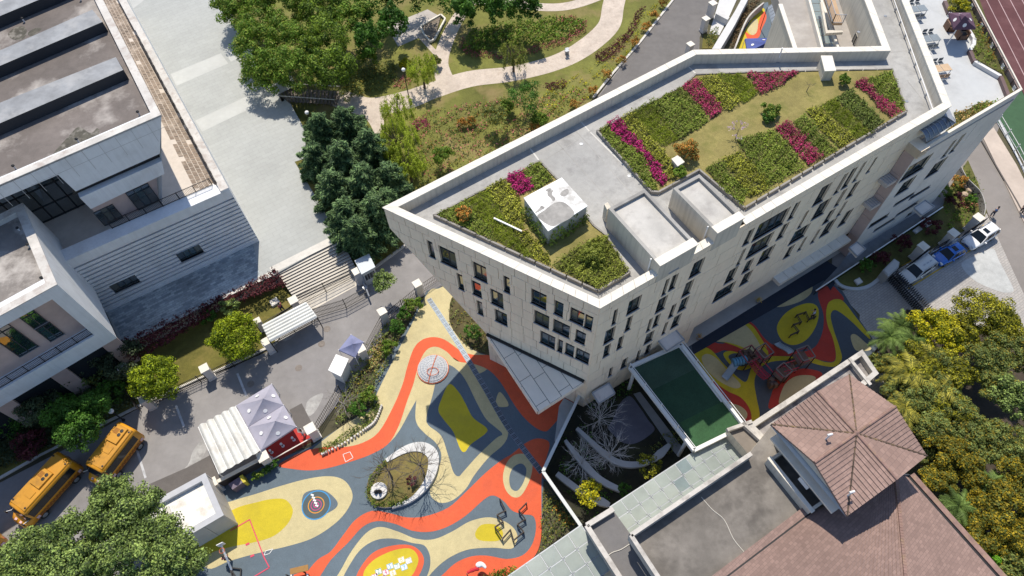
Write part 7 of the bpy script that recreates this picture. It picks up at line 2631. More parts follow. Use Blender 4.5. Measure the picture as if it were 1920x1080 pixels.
def car(label, centre, rz, paint, L=4.5, Wd=1.82, H=1.62, style='suv', cat='car'):
 t = thing('parked_car', label, cat, (0,0,0), 'cars parked along the forecourt wall')
 h = Wd / 2
 b = MB()
 belt = H * .60
 loft(b, [(-L * .5, h * .80,.34, belt * .86),(-L * .485, h * .92,.26, belt * .98),(-L * .42, h * .99,.24, belt),(-L * .1, h, .22, belt * 1.0),(L * .16, h, .22, belt * .98),
             (L * .2, h * .99,.22, belt * .97),(L * .36, h * .97,.24, belt * .90),(L * .45, h * .92,.26, belt * .80),(L * .49, h * .80,.3, belt * .66),(L * .5, h * .70,.36, belt * .56)], paint)
 b.build('body', t, smooth=True)
 xr0, xr1 = (-L * .43, L * .06) if style != 'hatch' else (-L * .36, L * .04)
 xb0, xb1 = -L * .485, L * .235
 zr = H
 bw, tw_ = h * .90, h * .70
 if style == 'van': xr0, xb0, tw_ = -L * .46,-L * .49, h * .78
 b = MB()
 B4 = [Vector((xb0,-bw, belt - .03)), Vector((xb1,-bw, belt - .06)), Vector((xb1, bw, belt - .06)), Vector((xb0, bw, belt - .03))]
 T4_ = [Vector((xr0,-tw_, zr - .07)), Vector((xr1,-tw_, zr - .07)), Vector((xr1, tw_, zr - .07)), Vector((xr0, tw_, zr - .07))]
 for i in range(4):
  j = (i + 1) % 4
  g = MB(); g.face([B4[i], B4[j], T4_[j], T4_[i]], cglass)
  g.build({1: 'windscreen', 3: 'rear_window'}.get(i, 'side_window'), t)
 for i in range(4):
  b.beam(B4[i], T4_[i] + Vector((0,0,.02)),.10,.08, paint); b.build('roof_pillar', t); b = MB()
 for s_ in (-1,1):
  for f in (.30,.62):
   p0_ = Vector((xb0 + (xb1 - xb0) * f, s_ * bw, belt - .03)); p1_ = Vector((xr0 + (xr1 - xr0) * f, s_ * tw_, zr - .07))
   b.beam(p0_, p1_, .08,.05, black_m if f > .5 else paint); b.build('roof_pillar', t); b = MB()
 b = MB()
 rows_ = []
 for k in range(7):
  x = xr0 - .06 + (xr1 - xr0 + .12) * k / 6
  e = .05 * (abs(k - 3) / 3) ** 2
  rows_.append([(x, -tw_ * 1.03, zr - .09 - e),(x, -tw_ * .9, zr - .02 - e),(x, 0, zr + .01 - e),(x, tw_ * .9, zr - .02 - e),(x, tw_ * 1.03, zr - .09 - e)])
 b.grid(list(reversed(rows_)), paint)
 b.build('roof', t, smooth=True)
 if style != 'van':
  b = MB(); b.box((xr1 - .55,0, zr + .012),(.5, tw_ * 1.1,.012), cglass); b.build('sunroof', t)
 b = MB()
 for s_ in (-1,1):
  b = MB(); b.beam((xr0 + .1, s_ * tw_ * .93, zr + .04),(xr1 - .2, s_ * tw_ * .93, zr + .04),.05,.05, sill_m); b.build('roof_rail', t)
 if style == 'van':
  b = MB()
  for k in range(3): b.box((xr0 + .5 + k * .5,.12, zr + .03),(.3,.12,.03), sill_m)
  b.build('roof_trim', t)
 for s_ in (-1,1):
  b = MB(); b.box((L * .455, s_ * h * .66, belt * .74),(.22, h * .42,.13), lampm, s_ * -.35); b.build('headlight', t)
  b = MB(); b.box((-L * .49, s_ * h * .72, belt * .82),(.08, h * .36,.2), tailm, s_ * .2); b.build('tail_light', t)
  b = MB(); b.box((xb1 - .42, s_ * (h + .1), belt + .05),(.16,.22,.14), paint); b.build('wing_mirror', t)
  for x in (L * .31,-L * .31): wheel(t, x, s_ * (h - .1))
 b = MB(); b.box((L * .492,0, belt * .52),(.06, h * .9,.16), black_m); b.box((L * .497,0,.42),(.05, h * 1.1,.1), black_m); b.build('grille', t)
 b = MB(); b.box((L * .505,0,.5),(.02,.44,.12), mat('blue number plate', (.05,.12,.4),.5,.05)); b.box((-L * .505,0,.6),(.02,.44,.12), mat('blue number plate', (.05,.12,.4),.5)); b.build('number_plate', t)
 b = MB()
 for k in (-1,1): b.beam((L * .25, k * .32, belt * .965),(L * .44, k * .26, belt * .85),.03,.02, paint)
 b.build('bonnet_crease', t)
 t.location = centre
 t.rotation_euler = (0,0, rz)
 return t
whitep = mat('white car paint', (.78,.78,.78),.22,.02, coat=.5)
bluep = mat('bright blue car paint', (.015,.14,.52),.2,.04, coat=.6)
silverp = mat('silver white car paint', (.56,.57,.56),.25,.03, coat=.5)
def place(a, c, z=.75):
 p, q = P(*a, z), P(*c, z)
 m_ = (p + q) / 2
 return Vector((m_.x, m_.y, .02)), math.atan2(q.y - p.y, q.x - p.x),(q - p).length
Z9 = lambda x, y: (1660 + x / 5.54,380 + y / 5.54)
c_, r_, l_ = place(Z9(1127,265), Z9(845,437)); car('white car with dark sunroof parked nearest the road, in full sun', c_, r_, whitep, L=4.2, Wd=1.78, H=1.62)
c_, r_, l_ = place(Z9(782,468), Z9(542,592)); car('bright blue car parked between the two pale cars', c_, r_, bluep, L=3.7, Wd=1.7, H=1.48, style='hatch')
c_, r_, l_ = place(Z9(475,608), Z9(178,800)); car('silver white estate car parked beside the folding gate', c_, r_, silverp, L=4.25, Wd=1.74, H=1.64, style='van')
busy = mat('school bus yellow', (.62,.275,.012),.35,.05,.6,3, stain=(.42,.17,.01), stain_amt=.3, stain_scale=.7, coat=.3)
busd = mat('grimy bus roof yellow', (.50,.235,.018),.55,.1,.4,2, stain=(.20,.10,.02), stain_amt=.55, stain_scale=.55)
busw = mat('orange brown wave trim', (.24,.08,.01),.5,.1)
pinkl = mat('pale pink emblem', (.62,.42,.45),.6,.08)
def bus(label, rear, front, L, ac):
 t = thing('school_bus', label, 'bus', (0,0,0), 'school buses parked nose to tail')
 hw, H = 1.12,2.85
 f = L / 2
 b = MB()
 loft(b, [(-f - .06, hw * .9,.6, H - .25),(-f, hw * .97,.5, H - .06),(-f + .3, hw, .42, H),(f - .4, hw, .42, H),(f - .02, hw * .985,.42, H - .05),(f + .1, hw * .96,.45, H - .14)], busy)
 loft(b, [(f - .1, hw * .97,.40,1.62),(f + .55, hw * .95,.40,1.5),(f + .95, hw * .86,.42,1.22),(f + 1.12, hw * .66,.5,.98)], busy)
 b.build('body', t, smooth=True)
 b = MB(); b.box((0,0, H + .02),(L - .35, hw * 1.72,.05), busd, top=(.985,.95)); b.build('roof', t)
 b = MB(); q = [(f + .09,-hw * .86, H - .32),(f + .09, hw * .86, H - .32),(f + .50, hw * .88,1.58),(f + .50,-hw * .88,1.58)]
 b.face([q[3], q[2], q[1], q[0]], cglass); b.build('windscreen', t)
 b = MB()
 for s_ in (-1,1): b.face([(f + .08, s_ * hw * .9, H - .3),(f + .5, s_ * hw * .92,1.56),(f - .05, s_ * hw * .98,1.5),(f - .05, s_ * hw * .98, H - .3)], black_m)
 b.build('cab_side', t)
 nW = 5
 for s_ in (-1,1):
  x0, x1 = -f + .55, f - .15
  for k in range(nW):
   a, e = x0 + (x1 - x0) * k / nW + .03, x0 + (x1 - x0) * (k + 1) / nW - .03
   b = MB(); y = s_ * (hw + .012)
   pts_ = [(a, y, 1.5),(e, y, 1.5),(e, y, 2.38),(a, y, 2.38)]
   b.face(pts_ if s_ < 0 else list(reversed(pts_)), cglass); b.build('side_window', t)
  b = MB(); y = s_ * (hw + .008)
  pts_ = [(x0 - .04, y, 1.44),(x1 + .04, y, 1.44),(x1 + .04, y, 2.44),(x0 - .04, y, 2.44)]
  b.face(pts_ if s_ < 0 else list(reversed(pts_)), black_m); b.build('window_band', t)
  b = MB()
  k = x0
  while k < x1 - .4:
   for h_ in (1.05,.85):
    c = Vector((k + (.15 if h_ < 1 else 0), s_ * (hw + .014), h_))
    pp_ = [c + Vector((.17 * math.cos(j / 10 * 2 * math.pi),0,.12 * math.sin(j / 10 * 2 * math.pi))) for j in range(10)]
    b.face(pp_ if s_ < 0 else list(reversed(pp_)), busw)
   k += .36
  b.build('wave_trim', t)
  b = MB()
  for x in (-f + .35, f - .28): b.box((x, s_ * (hw + .02),1.0),(.32,.02,.36), pinkl)
  b.build('side_emblem', t)
  for x in (f * .78,-f * .58): wheel(t, x, s_ * (hw - .12),.42,.26)
  b = MB(); b.box((f + 1.02, s_ * hw * .58,.82),(.12,.3,.2), lampm); b.build('headlight', t)
  b = MB(); b.box((-f - .06, s_ * hw * .75,1.0),(.06,.22,.4), tailm); b.build('tail_light', t)
  b = MB(); b.beam((f + .3, s_ * hw * .9,1.6),(f + .75, s_ * hw * 1.05,2.0),.05,.05, white_metal); b.box((f + .8, s_ * hw * 1.08,1.95),(.1,.22,.36), black_m); b.build('mirror', t)
  b = MB(); b.box((f + .82, s_ * .32,1.36),(.24,.26,.02), pinkl, .2); b.build('bonnet_emblem', t)
 b = MB(); b.box((f + 1.1,0,.52),(.14, hw * 1.5,.18), white_metal); b.build('front_bumper', t)
 b = MB(); b.box((f + 1.13,0,.80),(.06,.9,.2), black_m); b.build('grille', t)
 b = MB(); b.box((ac, 0, H + .13),(1.7,1.3,.2), busd, top=(.94,.9)); ob = b.build('cooling_unit', t)
 for dx in (-.42,0):
  b = MB(); b.lathe((ac - .45 + dx * -1,.22, H + .24),[(.17,0),(.17,.03),(.02,.035)], black_m, 14); b.build('fan', ob)
 b = MB()
 for k in range(9): b.box((ac - .5 + k * .06,-.3, H + .24),(.03,.5,.02), busw)
 b.build('vent_grille', ob)
 b = MB(); b.box((ac + 1.5,.1, H + .07),(.7,.85,.06), busd); b.build('roof_hatch', t)
 for sx in (-1,1):
  for sy in (-1,1):
   b = MB(); b.lathe((sx * (f - .45), sy * .8, H + .03),[(.09,0),(.09,.06),(.02,.07)], black_m, 10); b.build('marker_lamp', t)
 p, q_ = P(*rear, 2.85), P(*front, 2.85)
 m_ = (p + q_) / 2
 t.location = (m_.x, m_.y, 0)
 t.rotation_euler = (0,0, math.atan2(q_.y - p.y, q_.x - p.x))
 return (q_ - p).length
bl = (P(119,855,2.85) - P(29,953,2.85)).length
bus('yellow school bus in the lower left corner, shown whole', (119,855),(29,953), bl, -.3)
bl2 = (P(236,797,2.85) - P(174,876,2.85)).length
bus('yellow school bus behind the other, tucked under a dark green tree', (236,797),(174,876), bl2,-bl2 / 2 + 1.1)
bus('yellow school bus only just showing at the left edge', (-40,1004),(-120,1089), bl, 0.2)
# ------------------------------------------------------------------ people
skin_m = mat('skin', (.42,.26,.19),.6,.05)
def person(label, foot_px, rz, shirt, trousers, hairc=(.02,.018,.016), lean=0.0, stride=.18, arm=.25, z0=0.03):
 """one skinned body with hair, top and trousers as clothing over it"""
 f = P(*foot_px, z0)
 t = thing('person', label, 'person', f, None, rz)
 V = [(0,0,.95),(0, lean * .3,1.15),(0, lean * .7,1.40),(0, lean, 1.52),(0, lean * 1.1,1.62),
         (-.10,0,.90),(-.11, stride * .5,.50),(-.11, stride * .1,.08),(-.11, stride * .1 + .14,.04),
         (.10,0,.90),(.11,-stride * .4,.50),(.11,-stride, .09),(.11,-stride + .14,.04),
         (-.20, lean * .7,1.40),(-.27, lean * .7 - .04,1.14),(-.26, lean * .7 + arm * .6,.93),(-.25, lean * .7 + arm * .75,.84),
         (.20, lean * .7,1.40),(.27, lean * .7 + .02,1.14),(.26, lean * .7 + arm, .95),(.25, lean * .7 + arm * 1.15,.86)]
 E = [(0,1),(1,2),(2,3),(3,4),(0,5),(5,6),(6,7),(7,8),(0,9),(9,10),(10,11),(11,12),(2,13),(13,14),(14,15),(15,16),(2,17),(17,18),(18,19),(19,20)]
 R = [.13,.12,.13,.055,.10,.09,.06,.042,.035,.09,.06,.042,.035,.06,.045,.035,.03,.06,.045,.035,.03]
 def skin(nm, idx, edges, rr, m):
  me = bpy.data.meshes.new(nm)
  mp = {v: i for i, v in enumerate(idx)}
  me.from_pydata([V[i] for i in idx],[(mp[a], mp[c]) for a, c in edges],[])
  me.materials.append(m)
  o = bpy.data.objects.new(nm, me)
  COL.objects.link(o)
  md = o.modifiers.new('skin', 'SKIN')
  for i, v in enumerate(idx):
   me.skin_vertices[0].data[i].radius = (rr[v], rr[v])
  me.skin_vertices[0].data[0].use_root = True
  o.modifiers.new('sub', 'SUBSURF').levels = 1
  o.modifiers['sub'].render_levels = 1
  o.parent = t
  return o
 skin('body', list(range(21)), E, R, skin_m)
 skin('shirt', [0,1,2,13,14,17,18],[(0,1),(1,2),(2,13),(13,14),(2,17),(17,18)],[r + .022 for r in R], mat('cloth ' + shirt[0], shirt[1],.8,.1))
 skin('trousers', [0,5,6,7,9,10,11],[(0,5),(5,6),(6,7),(0,9),(9,10),(10,11)],[r + .02 for r in R], mat('cloth ' + trousers[0], trousers[1],.8,.1))
 b = MB()
 hc = Vector((0, lean * 1.1,1.66))
 b.lathe(hc, [(.02,-.06),(.095,-.04),(.112,.02),(.10,.08),(.06,.115),(.01,.125)], mat('dark hair', hairc, .6,.1),12)
 o = b.build('hair', None, smooth=True)
 o.parent = t
 return t
person('person in pale blue shirt standing by the zigzag rail on the yellow oval', (1521,596),1.0,('pale blue', (.42,.52,.66)),('dark', (.03,.035,.05)), lean=.15)
person('person in a striped blue top walking on the road beyond the white car', (1858,405),.4,('blue', (.13,.22,.42)),('navy', (.04,.05,.09)))
person('person in dark clothes walking by the kerb at the right edge', (1912,400),2.4,('charcoal', (.05,.05,.06)),('dark', (.03,.035,.05)))
person('person in white standing on the red entrance mat beside a pillar', (572,817),2.0,('white', (.72,.70,.70)),('light pink', (.5,.36,.36)))
person('person in red on the small lawn by the railing behind the striped shelter', (531,583),1.2,('red', (.5,.12,.12)),('dark', (.03,.035,.05)), z0=.15)
person('person in red and black under the arm of the basketball stand', (431,1050),.6,('red', (.5,.02,.05)),('dark', (.03,.035,.05)))
# ------------------------------------------------------------------ trees and shrubs
lime = leafmat('lime green leaf', (.125,.175,.006),(.235,.28,.012),.45,.3, tip=((.05,.08,.008),.75))
brightg = leafmat('bright green leaf', (.05,.105,.010),(.10,.17,.018),.45,.28, tip=((.17,.20,.03),.8))
deepg = leafmat('deep green leaf', (.028,.082,.010),(.06,.135,.016),.45,.25)
greyg = leafmat('grey green leaf', (.115,.175,.042),(.205,.27,.075),.45,.28, tip=((.04,.06,.022),.72))
cedar_m = leafmat('blue green needle', (.056,.108,.042),(.118,.185,.072),.5,.25, tip=((.018,.04,.018),.72))
willow_m = leafmat('yellow green willow', (.19,.26,.022),(.28,.34,.04),.35,.4)
ochre = leafmat('ochre yellow leaf', (.165,.172,.012),(.265,.25,.018),.45,.3, tip=((.065,.075,.014),.58))
oliveg = leafmat('olive leaf', (.072,.098,.026),(.125,.155,.042),.45,.25, tip=((.20,.16,.02),.84))
amber = leafmat('amber leaf', (.175,.135,.010),(.27,.20,.014),.45,.3, tip=((.085,.10,.02),.45))
yelg = leafmat('yellow leaf', (.29,.27,.008),(.40,.36,.014),.35,.3, tip=((.10,.13,.015),.7))
rust = leafmat('rust orange leaf', (.30,.115,.02),(.42,.20,.04),.45,.25, tip=((.12,.12,.025),.55))
pinkf = leafmat('pink flower', (.32,.04,.07),(.42,.14,.15),.45,.2, tip=((.15,.13,.035),.5))
maroon = leafmat('maroon leaf', (.05,.010,.015),(.085,.02,.024),.45,.2)
SEED = [40]
def sd():
 SEED[0] += 1
 return SEED[0]
def tree_at(x, y, zc, rx, rz, lm, label, kind='broadleaf_tree', grp=None, z0=0.0, ncl=60, clr=None, nleaf=4500, leaf=.3, cat='tree', **kw):
 loc = at_top(x, y, zc, z0)
 return leafy_tree(kind, label, cat, loc, zc + rz - z0, rx, rz, lm, sd(), ncl, clr or rx * .3, nleaf, leaf, grp, **kw)
def cover(px, m, lab, h=.5, dens=34, size=.28, up=.5, z=.07, gap=.3, group='flower drifts in the park', cat='flower bed', width=.55):
 bed('flower_drift', px, z, h, m, dens, size, lab, cat, group, up=up, gap=gap, width=width)
# street trees on the lawn
tree_at(293,710,3.6,2.15,1.9, lime, 'round lime green street tree standing over the lawn railing, nearer the buses', grp='lime green street trees', ncl=110, nleaf=15000, leaf=.21, clr=.58, hollow=.6)
tree_at(442,633,3.7,2.2,1.95, lime, 'round lime green street tree beside the striped shelter', grp='lime green street trees', ncl=110, nleaf=15000, leaf=.21, clr=.58, hollow=.6)
tree_at(152,790,4.0,2.6,2.2, deepg, 'round deep green tree overhanging the rear of a school bus', ncl=110, nleaf=15000, leaf=.23, clr=.62, hollow=.6)
tree_at(432,578,1.6,1.0,.9, greyg, 'grey green bush behind the lime tree at the end of the maroon hedge', 'shrub', cat='shrub', ncl=30, nleaf=1800, leaf=.2)
tree_at(392,592,1.3,.9,.8, deepg, 'dark bush in the shade at the end of the maroon hedge', 'shrub', cat='shrub', ncl=26, nleaf=1400, leaf=.2)
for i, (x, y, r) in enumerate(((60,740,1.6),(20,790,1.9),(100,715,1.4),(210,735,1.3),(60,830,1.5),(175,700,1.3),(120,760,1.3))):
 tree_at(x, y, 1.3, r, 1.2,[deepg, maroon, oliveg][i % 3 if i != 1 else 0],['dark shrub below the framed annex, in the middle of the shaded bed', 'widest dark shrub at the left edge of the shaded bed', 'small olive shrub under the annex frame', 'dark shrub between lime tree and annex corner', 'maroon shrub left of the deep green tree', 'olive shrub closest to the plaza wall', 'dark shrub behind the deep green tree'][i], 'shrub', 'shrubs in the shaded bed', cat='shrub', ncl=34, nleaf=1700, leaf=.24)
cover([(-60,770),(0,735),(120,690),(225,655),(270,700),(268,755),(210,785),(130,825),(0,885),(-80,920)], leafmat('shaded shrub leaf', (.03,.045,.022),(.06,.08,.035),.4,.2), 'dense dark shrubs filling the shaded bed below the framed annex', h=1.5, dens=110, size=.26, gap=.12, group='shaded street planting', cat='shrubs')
bed('hedge', [(222,648),(418,557),(522,510),(537,537),(470,562),(432,572),(330,640),(250,680)],1.5,.9, maroon, 150,.24, 'maroon clipped hedge along the edge of the plaza', 'hedge', up=.45)
# big crown in the lower left corner
for x, y, zc, r, lab in ((218,955,6.6,2.5, 'grey green tree top reaching towards the second bus'),(285,985,6.2,2.4, 'grey green tree top beside the white roofed hut'),(155,1012,7.2,3.0, 'grey green tree top in the middle of the lower left clump'),
                         (60,1048,6.4,2.6, 'grey green tree top at the left edge under the whole bus'),(240,1060,7.2,3.0, 'grey green tree top at the bottom edge of the lower left clump'),(335,1055,6.0,2.2, 'grey green tree top nearest the basketball stand'),
                         (15,1105,6.8,2.8, 'grey green tree top in the very corner'),(130,1090,7.0,2.8, 'grey green tree top between corner and bottom edge')):
 tree_at(x, y, zc, r, 2.3, greyg, lab, grp='grey green trees in the lower left clump', ncl=85, nleaf=13000, leaf=.24, clr=.68, hollow=.5, tr=.2)
# park edge, top left
spots = [(470,30,3.4),(535,20,3.2),(600,20,3.2),(480,85,2.9),(545,85,3.2),(610,75,3.2),(500,135,2.7),(560,135,2.9),(625,130,2.5),(650,40,2.8),(440,0,2.8)]
labs = ['at the very left of the park clump', 'at the top edge above the plaza corner', 'at the top edge right of centre of the clump', 'hanging over the plaza edge', 'in the middle of the park clump', 'right of the middle of the park clump', 'lowest on the plaza side', 'just above the timber stair', 'at the lower right of the clump by the small clearing', 'at the upper right beside the dark trees', 'in the top corner beside the plaza']
for i, (x, y, r) in enumerate(spots):
 tree_at(x, y, 5.2 + (i % 3) * .6, r, 2.6,[brightg, brightg, leafmat('fresh green leaf', (.075,.135,.012),(.14,.20,.02),.45,.28, tip=((.03,.06,.01),.75))][i % 3], 'bright green broadleaf tree ' + labs[i], grp='bright green trees of the park clump', ncl=64, nleaf=9500, leaf=.28, clr=.78, hollow=.62, tr=.2)
for i, (x, y, r) in enumerate(((700,5,2.8),(770,-15,3.0),(845,-10,3.0),(915,-5,2.6),(690,75,2.0),(935,20,1.8),(738,48,2.0),(985,15,1.9),(870,25,1.6))):
 tree_at(x, y, 5.0, r, 2.4, deepg, 'dark green tree ' + ['above the park lamp at the top edge', 'at the top edge behind the small terrace', 'at the top edge above the branching path', 'at the top edge between two paths', 'in the shade left of the park lamp', 'small, inside the path loop at the top', 'leaning over the small terrace', 'right of the path loop crossing at the top', 'small, beside the branching path at the top'][i], grp='dark trees at the top edge', ncl=60, nleaf=4500, leaf=.34, tr=.2)
def cedar(x, y, h, r, label, z0=0.0, grp='cedars beside the plaza'):
 t = thing('cedar_tree', label, 'tree', at_top(x, y, h * .75, z0), grp)
 g = np.random.default_rng(sd())
 b = MB(); b.tube([(0,0,-.2),(0,0, h * .95)],[.2,.04], bark_m, 8)
 pts, nn, dr_ = [],[],[]
 na = 58
 for i in range(na):
  f = (i + .5) / na
  z = h * (.12 + .86 * f)
  L_ = r * 1.1 * (1.02 - f) ** .55 * g.uniform(.42,1.4) + .15
  a = i * 2.4 + g.uniform(-.3,.3)
  d = np.array([math.cos(a), math.sin(a),0])
  if i % 2 == 0: b.tube([(0,0, z), tuple(d * L_ * .9 + [0,0, z + .05 * L_])],[.035,.01], bark_m, 4, False)
  k = int(70 + 120 * L_)
  s = g.uniform(.08,1, k) ** .7
  side = np.array([-d[1], d[0],0])
  wv = .24 * L_ * np.sin(np.pi * np.minimum(s * .9 + .1,1)) + .08
  p = d * (s * L_)[:, None] + side * (g.normal(size=k) * wv * .55)[:, None]
  p[:, 2] = z + .16 * L_ * s - .16 * L_ * s ** 2.5 + g.normal(size=k) * .13
  pts.append(p)
  n_ = g.normal(size=(k, 3)) * .5; n_[:, 2] += .9
  nn.append(n_)
  dr_.append(d + side * g.normal(size=k)[:, None] * .7 + g.normal(size=(k, 3)) * .3)
 b.build('trunk', None).parent = t
 pts, nn, dr_ = map(np.concatenate, (pts, nn, dr_))
 leaf_object('crown', pts, nn, g.uniform(.28,.7, len(pts)), cedar_m, t, width=.2, droop=dr_)
 return t
CED = [(600,235,7.2,2.3, 'nearest the lamp at the timber stair'),(648,225,7.6,2.5, 'by the path below the timber stair'),(590,290,7,2.4, 'overhanging the plaza edge by the sunken lawn'),(640,290,8.2,2.6, 'at the centre of the cedar group'),
       (690,265,7.4,2.4, 'beside the yellow green willow'),(622,345,7.6,2.5, 'beside the narrow lawn strip'),(680,335,8.2,2.6, 'right of the centre of the cedar group'),(728,330,7,2.2, 'nearest the school roof'),
       (645,395,7.4,2.4, 'over the top of the plaza steps'),(700,390,7.4,2.4, 'behind the pointed end of the school'),(668,430,6.6,2.1, 'lowest of the cedar group above the guard booth'),(725,375,6.2,1.9, 'small, tucked beside the school parapet')]
for x, y, h, r, lab in CED: cedar(x, y, h, r * 1.02, 'dark blue green cedar ' + lab)
def willow(x, y, h, r, label, z0=0.06, dens=1.0, m=None, grp='pale willows in the park'):
 t = thing('willow_tree', label, 'tree', at_top(x, y, h * .7, z0), grp)
 g = np.random.default_rng(sd())
 b = MB()
 b.tube([(0,0,-.1),(.05,0, h * .35),(.1,.05, h * .5)],[.17,.14,.1], bark_m, 8)
 pts, dr_ = [],[]
 for i in range(int(60 * dens)):
  a = g.uniform(0,2 * math.pi)
  L_ = r * g.uniform(.35,1.05)
  top = np.array([math.cos(a) * L_, math.sin(a) * L_, h * g.uniform(.75,1.0)])
  if i % 5 == 0: b.tube([(.1,.05, h * .48), tuple(top * np.array([.5,.5,.85])), tuple(top)],[.06,.035,.012], bark_m, 5, False)
  k = int(58 * dens ** .5)
  s = np.sort(g.uniform(0,1, k))
  p = top + np.stack([np.cos(a) * s * .35 + g.normal(size=k) * .10, np.sin(a) * s * .35 + g.normal(size=k) * .10,-s * h * g.uniform(.25,.5)],1)
  pts.append(p)
  dr_.append(np.stack([np.full(k, math.cos(a) * .25), np.full(k, math.sin(a) * .25), np.full(k, -1.0)],1) + g.normal(size=(k, 3)) * .25)
 b.build('trunk', None).parent = t
 pts, dr_ = np.concatenate(pts), np.concatenate(dr_)
 leaf_object('crown', pts, g.normal(size=(len(pts),3)) + [0,0,.4], g.uniform(.18,.4, len(pts)), m or willow_m, t, width=.24, droop=dr_, rng=g)
willow(790,128,5.0,1.9, 'pollard willow with bare forked trunk beside the path fork')
willow(745,205,4.8,1.9, 'wispy willow beside the lamp on the park path')
willow(742,260,5.4,2.6, 'largest pale willow, among cedars by the school parapet', dens=1.5)
willow(765,310,4.4,2.0, 'low pale willow nearest the school parapet', dens=1.2)
willow(962,100,4.6,1.7, 'thin willow on the grass island of the path loop', dens=.7, m=leafmat('sparse willow', (.10,.13,.025),(.17,.20,.04),.35,.35))
for x, y, zc, r, lm, lab in ((690,105,2.4,1.3, brightg, 'small round tree in the clearing left of the path fork'),(928,218,2.6,1.5, oliveg, 'small open tree on the flower bank above the school parapet'),(985,185,3.0,2.0, deepg, 'dark bushy tree at the foot of the thin willow'),
       (829,292,2.2,1.2, brightg, 'small round tree on the flower bank nearest the school roof'),(720,530,3.4,1.2, greyg, 'slim grey green tree at the road bend beside the lattice fence'),(660,170,2.0,1.3, oliveg, 'olive bush between timber stair and path'),
       (815,115,1.0,.8, oliveg, 'low bush on the bank left of the fork'),(760,120,1.0,.8, yelg, 'yellow green bush left of the pollard willow'),(1010,225,1.2,1.0, brightg, 'round bush below the curving path'),(950,200,1.2,.9, brightg, 'small bush beside the dark bushy tree')):
 tree_at(x, y, zc, r, r * .85, lm, lab, 'small_tree', grp='small trees and bushes in the park', ncl=36, nleaf=2600, leaf=.22, clr=r * .32, tr=.08, z0=.06)
# orange topped bushes along the kerb of the park road
OB = [(1243,5),(1226,30),(1212,50),(1191,80),(1166,112),(1137,140),(1112,170),(1077,198),(1003,238),(866,230),(884,229)]
for i, (x, y) in enumerate(OB):
 tree_at(x, y, .75,.62,.7, rust, 'orange tipped clipped bush ' + ['at the top edge of the park road', 'second down the park road kerb', 'third down the park road kerb', 'fourth down the park road kerb', 'fifth down the park road kerb', 'sixth down the park road kerb', 'where the park road kerb meets the school parapet', 'peeping over the school parapet', 'lowest on the bank by the parapet', 'left of the pair on the flower bank', 'right of the pair on the flower bank'][i], 'clipped_bush', 'orange tipped bushes', cat='bush', ncl=24, nleaf=900, leaf=.16, clr=.24, tr=.05, limbs=3)
# flower banks of the park: ground cover
cover([(770,215),(830,205),(930,185),(1010,185),(1060,170),(1110,160),(1100,190),(960,300),(860,350),(790,330),(775,270)], pinkf, 'pink flecked drift covering the bank above the school parapet', gap=.5, dens=20, size=.24)
cover([(770,215),(830,205),(930,185),(1060,170),(1105,165),(1100,190),(960,300),(850,370),(770,380),(775,270)], oliveg, 'olive undergrowth on the bank above the school parapet', gap=.55, dens=40, size=.24)
cover([(1020,170),(1085,140),(1130,110),(1180,60),(1215,20),(1235,-10),(1250,0),(1200,75),(1150,135),(1115,180),(1050,215),(1010,215)], yelg, 'yellow green drift inside the kerb of the park road', gap=.62, dens=40, size=.22)
cover([(1115,105),(1140,90),(1175,60),(1195,20),(1210,15),(1185,70),(1150,110),(1120,120)], maroon, 'dull red shrubs in a curved line inside the park road', h=.6, dens=90, size=.22, gap=.2)
cover([(1020,160),(1060,150),(1060,165),(1030,172)], maroon, 'dull red patch near the dark bushy tree', h=.5, dens=90, size=.22, gap=.1)
cover([(868,95),(880,60),(950,45),(1040,35),(1095,38),(1090,55),(1060,75),(1010,85),(950,90),(900,100)], brightg, 'tall green planting on the grass island inside the path loop', h=.8, dens=70, size=.3, gap=.3)
cover([(860,90),(868,70),(885,95),(950,102),(1000,88),(1060,72),(1088,45),(1100,38),(1097,60),(1060,84),(1000,100),(940,112),(880,108)], leafmat('dusty red shrub', (.22,.045,.06),(.32,.09,.10),.45,.2, tip=((.10,.10,.03),.6)), 'dusty red edging round the green planting on the grass island', h=.5, dens=80, size=.2, gap=.25)
cover([(1035,33),(1080,30),(1085,42),(1040,46)], pinkf, 'pale pink patch at the top of the grass island', h=.4, dens=80, size=.2, gap=.2)
cover([(740,150),(765,140),(775,150),(760,165),(735,165)], pinkf, 'red flecked patch left of the path lamp', h=.4, dens=80, size=.2, gap=.3)
cover([(770,228),(800,222),(808,240),(780,245)], mag, 'small magenta patch at the foot of the largest willow', h=.4, dens=90, size=.2, gap=.2)
cover([(650,130),(690,120),(740,120),(750,160),(690,178),(660,172)], oliveg, 'olive undergrowth between the timber stair and the path', h=.6, dens=50, size=.26)
cover([(640,440),(680,440),(745,455),(755,470),(700,495),(668,500)], oliveg, 'undergrowth below the cedars beside the guard booth', h=.5, dens=40, size=.25, gap=.5)
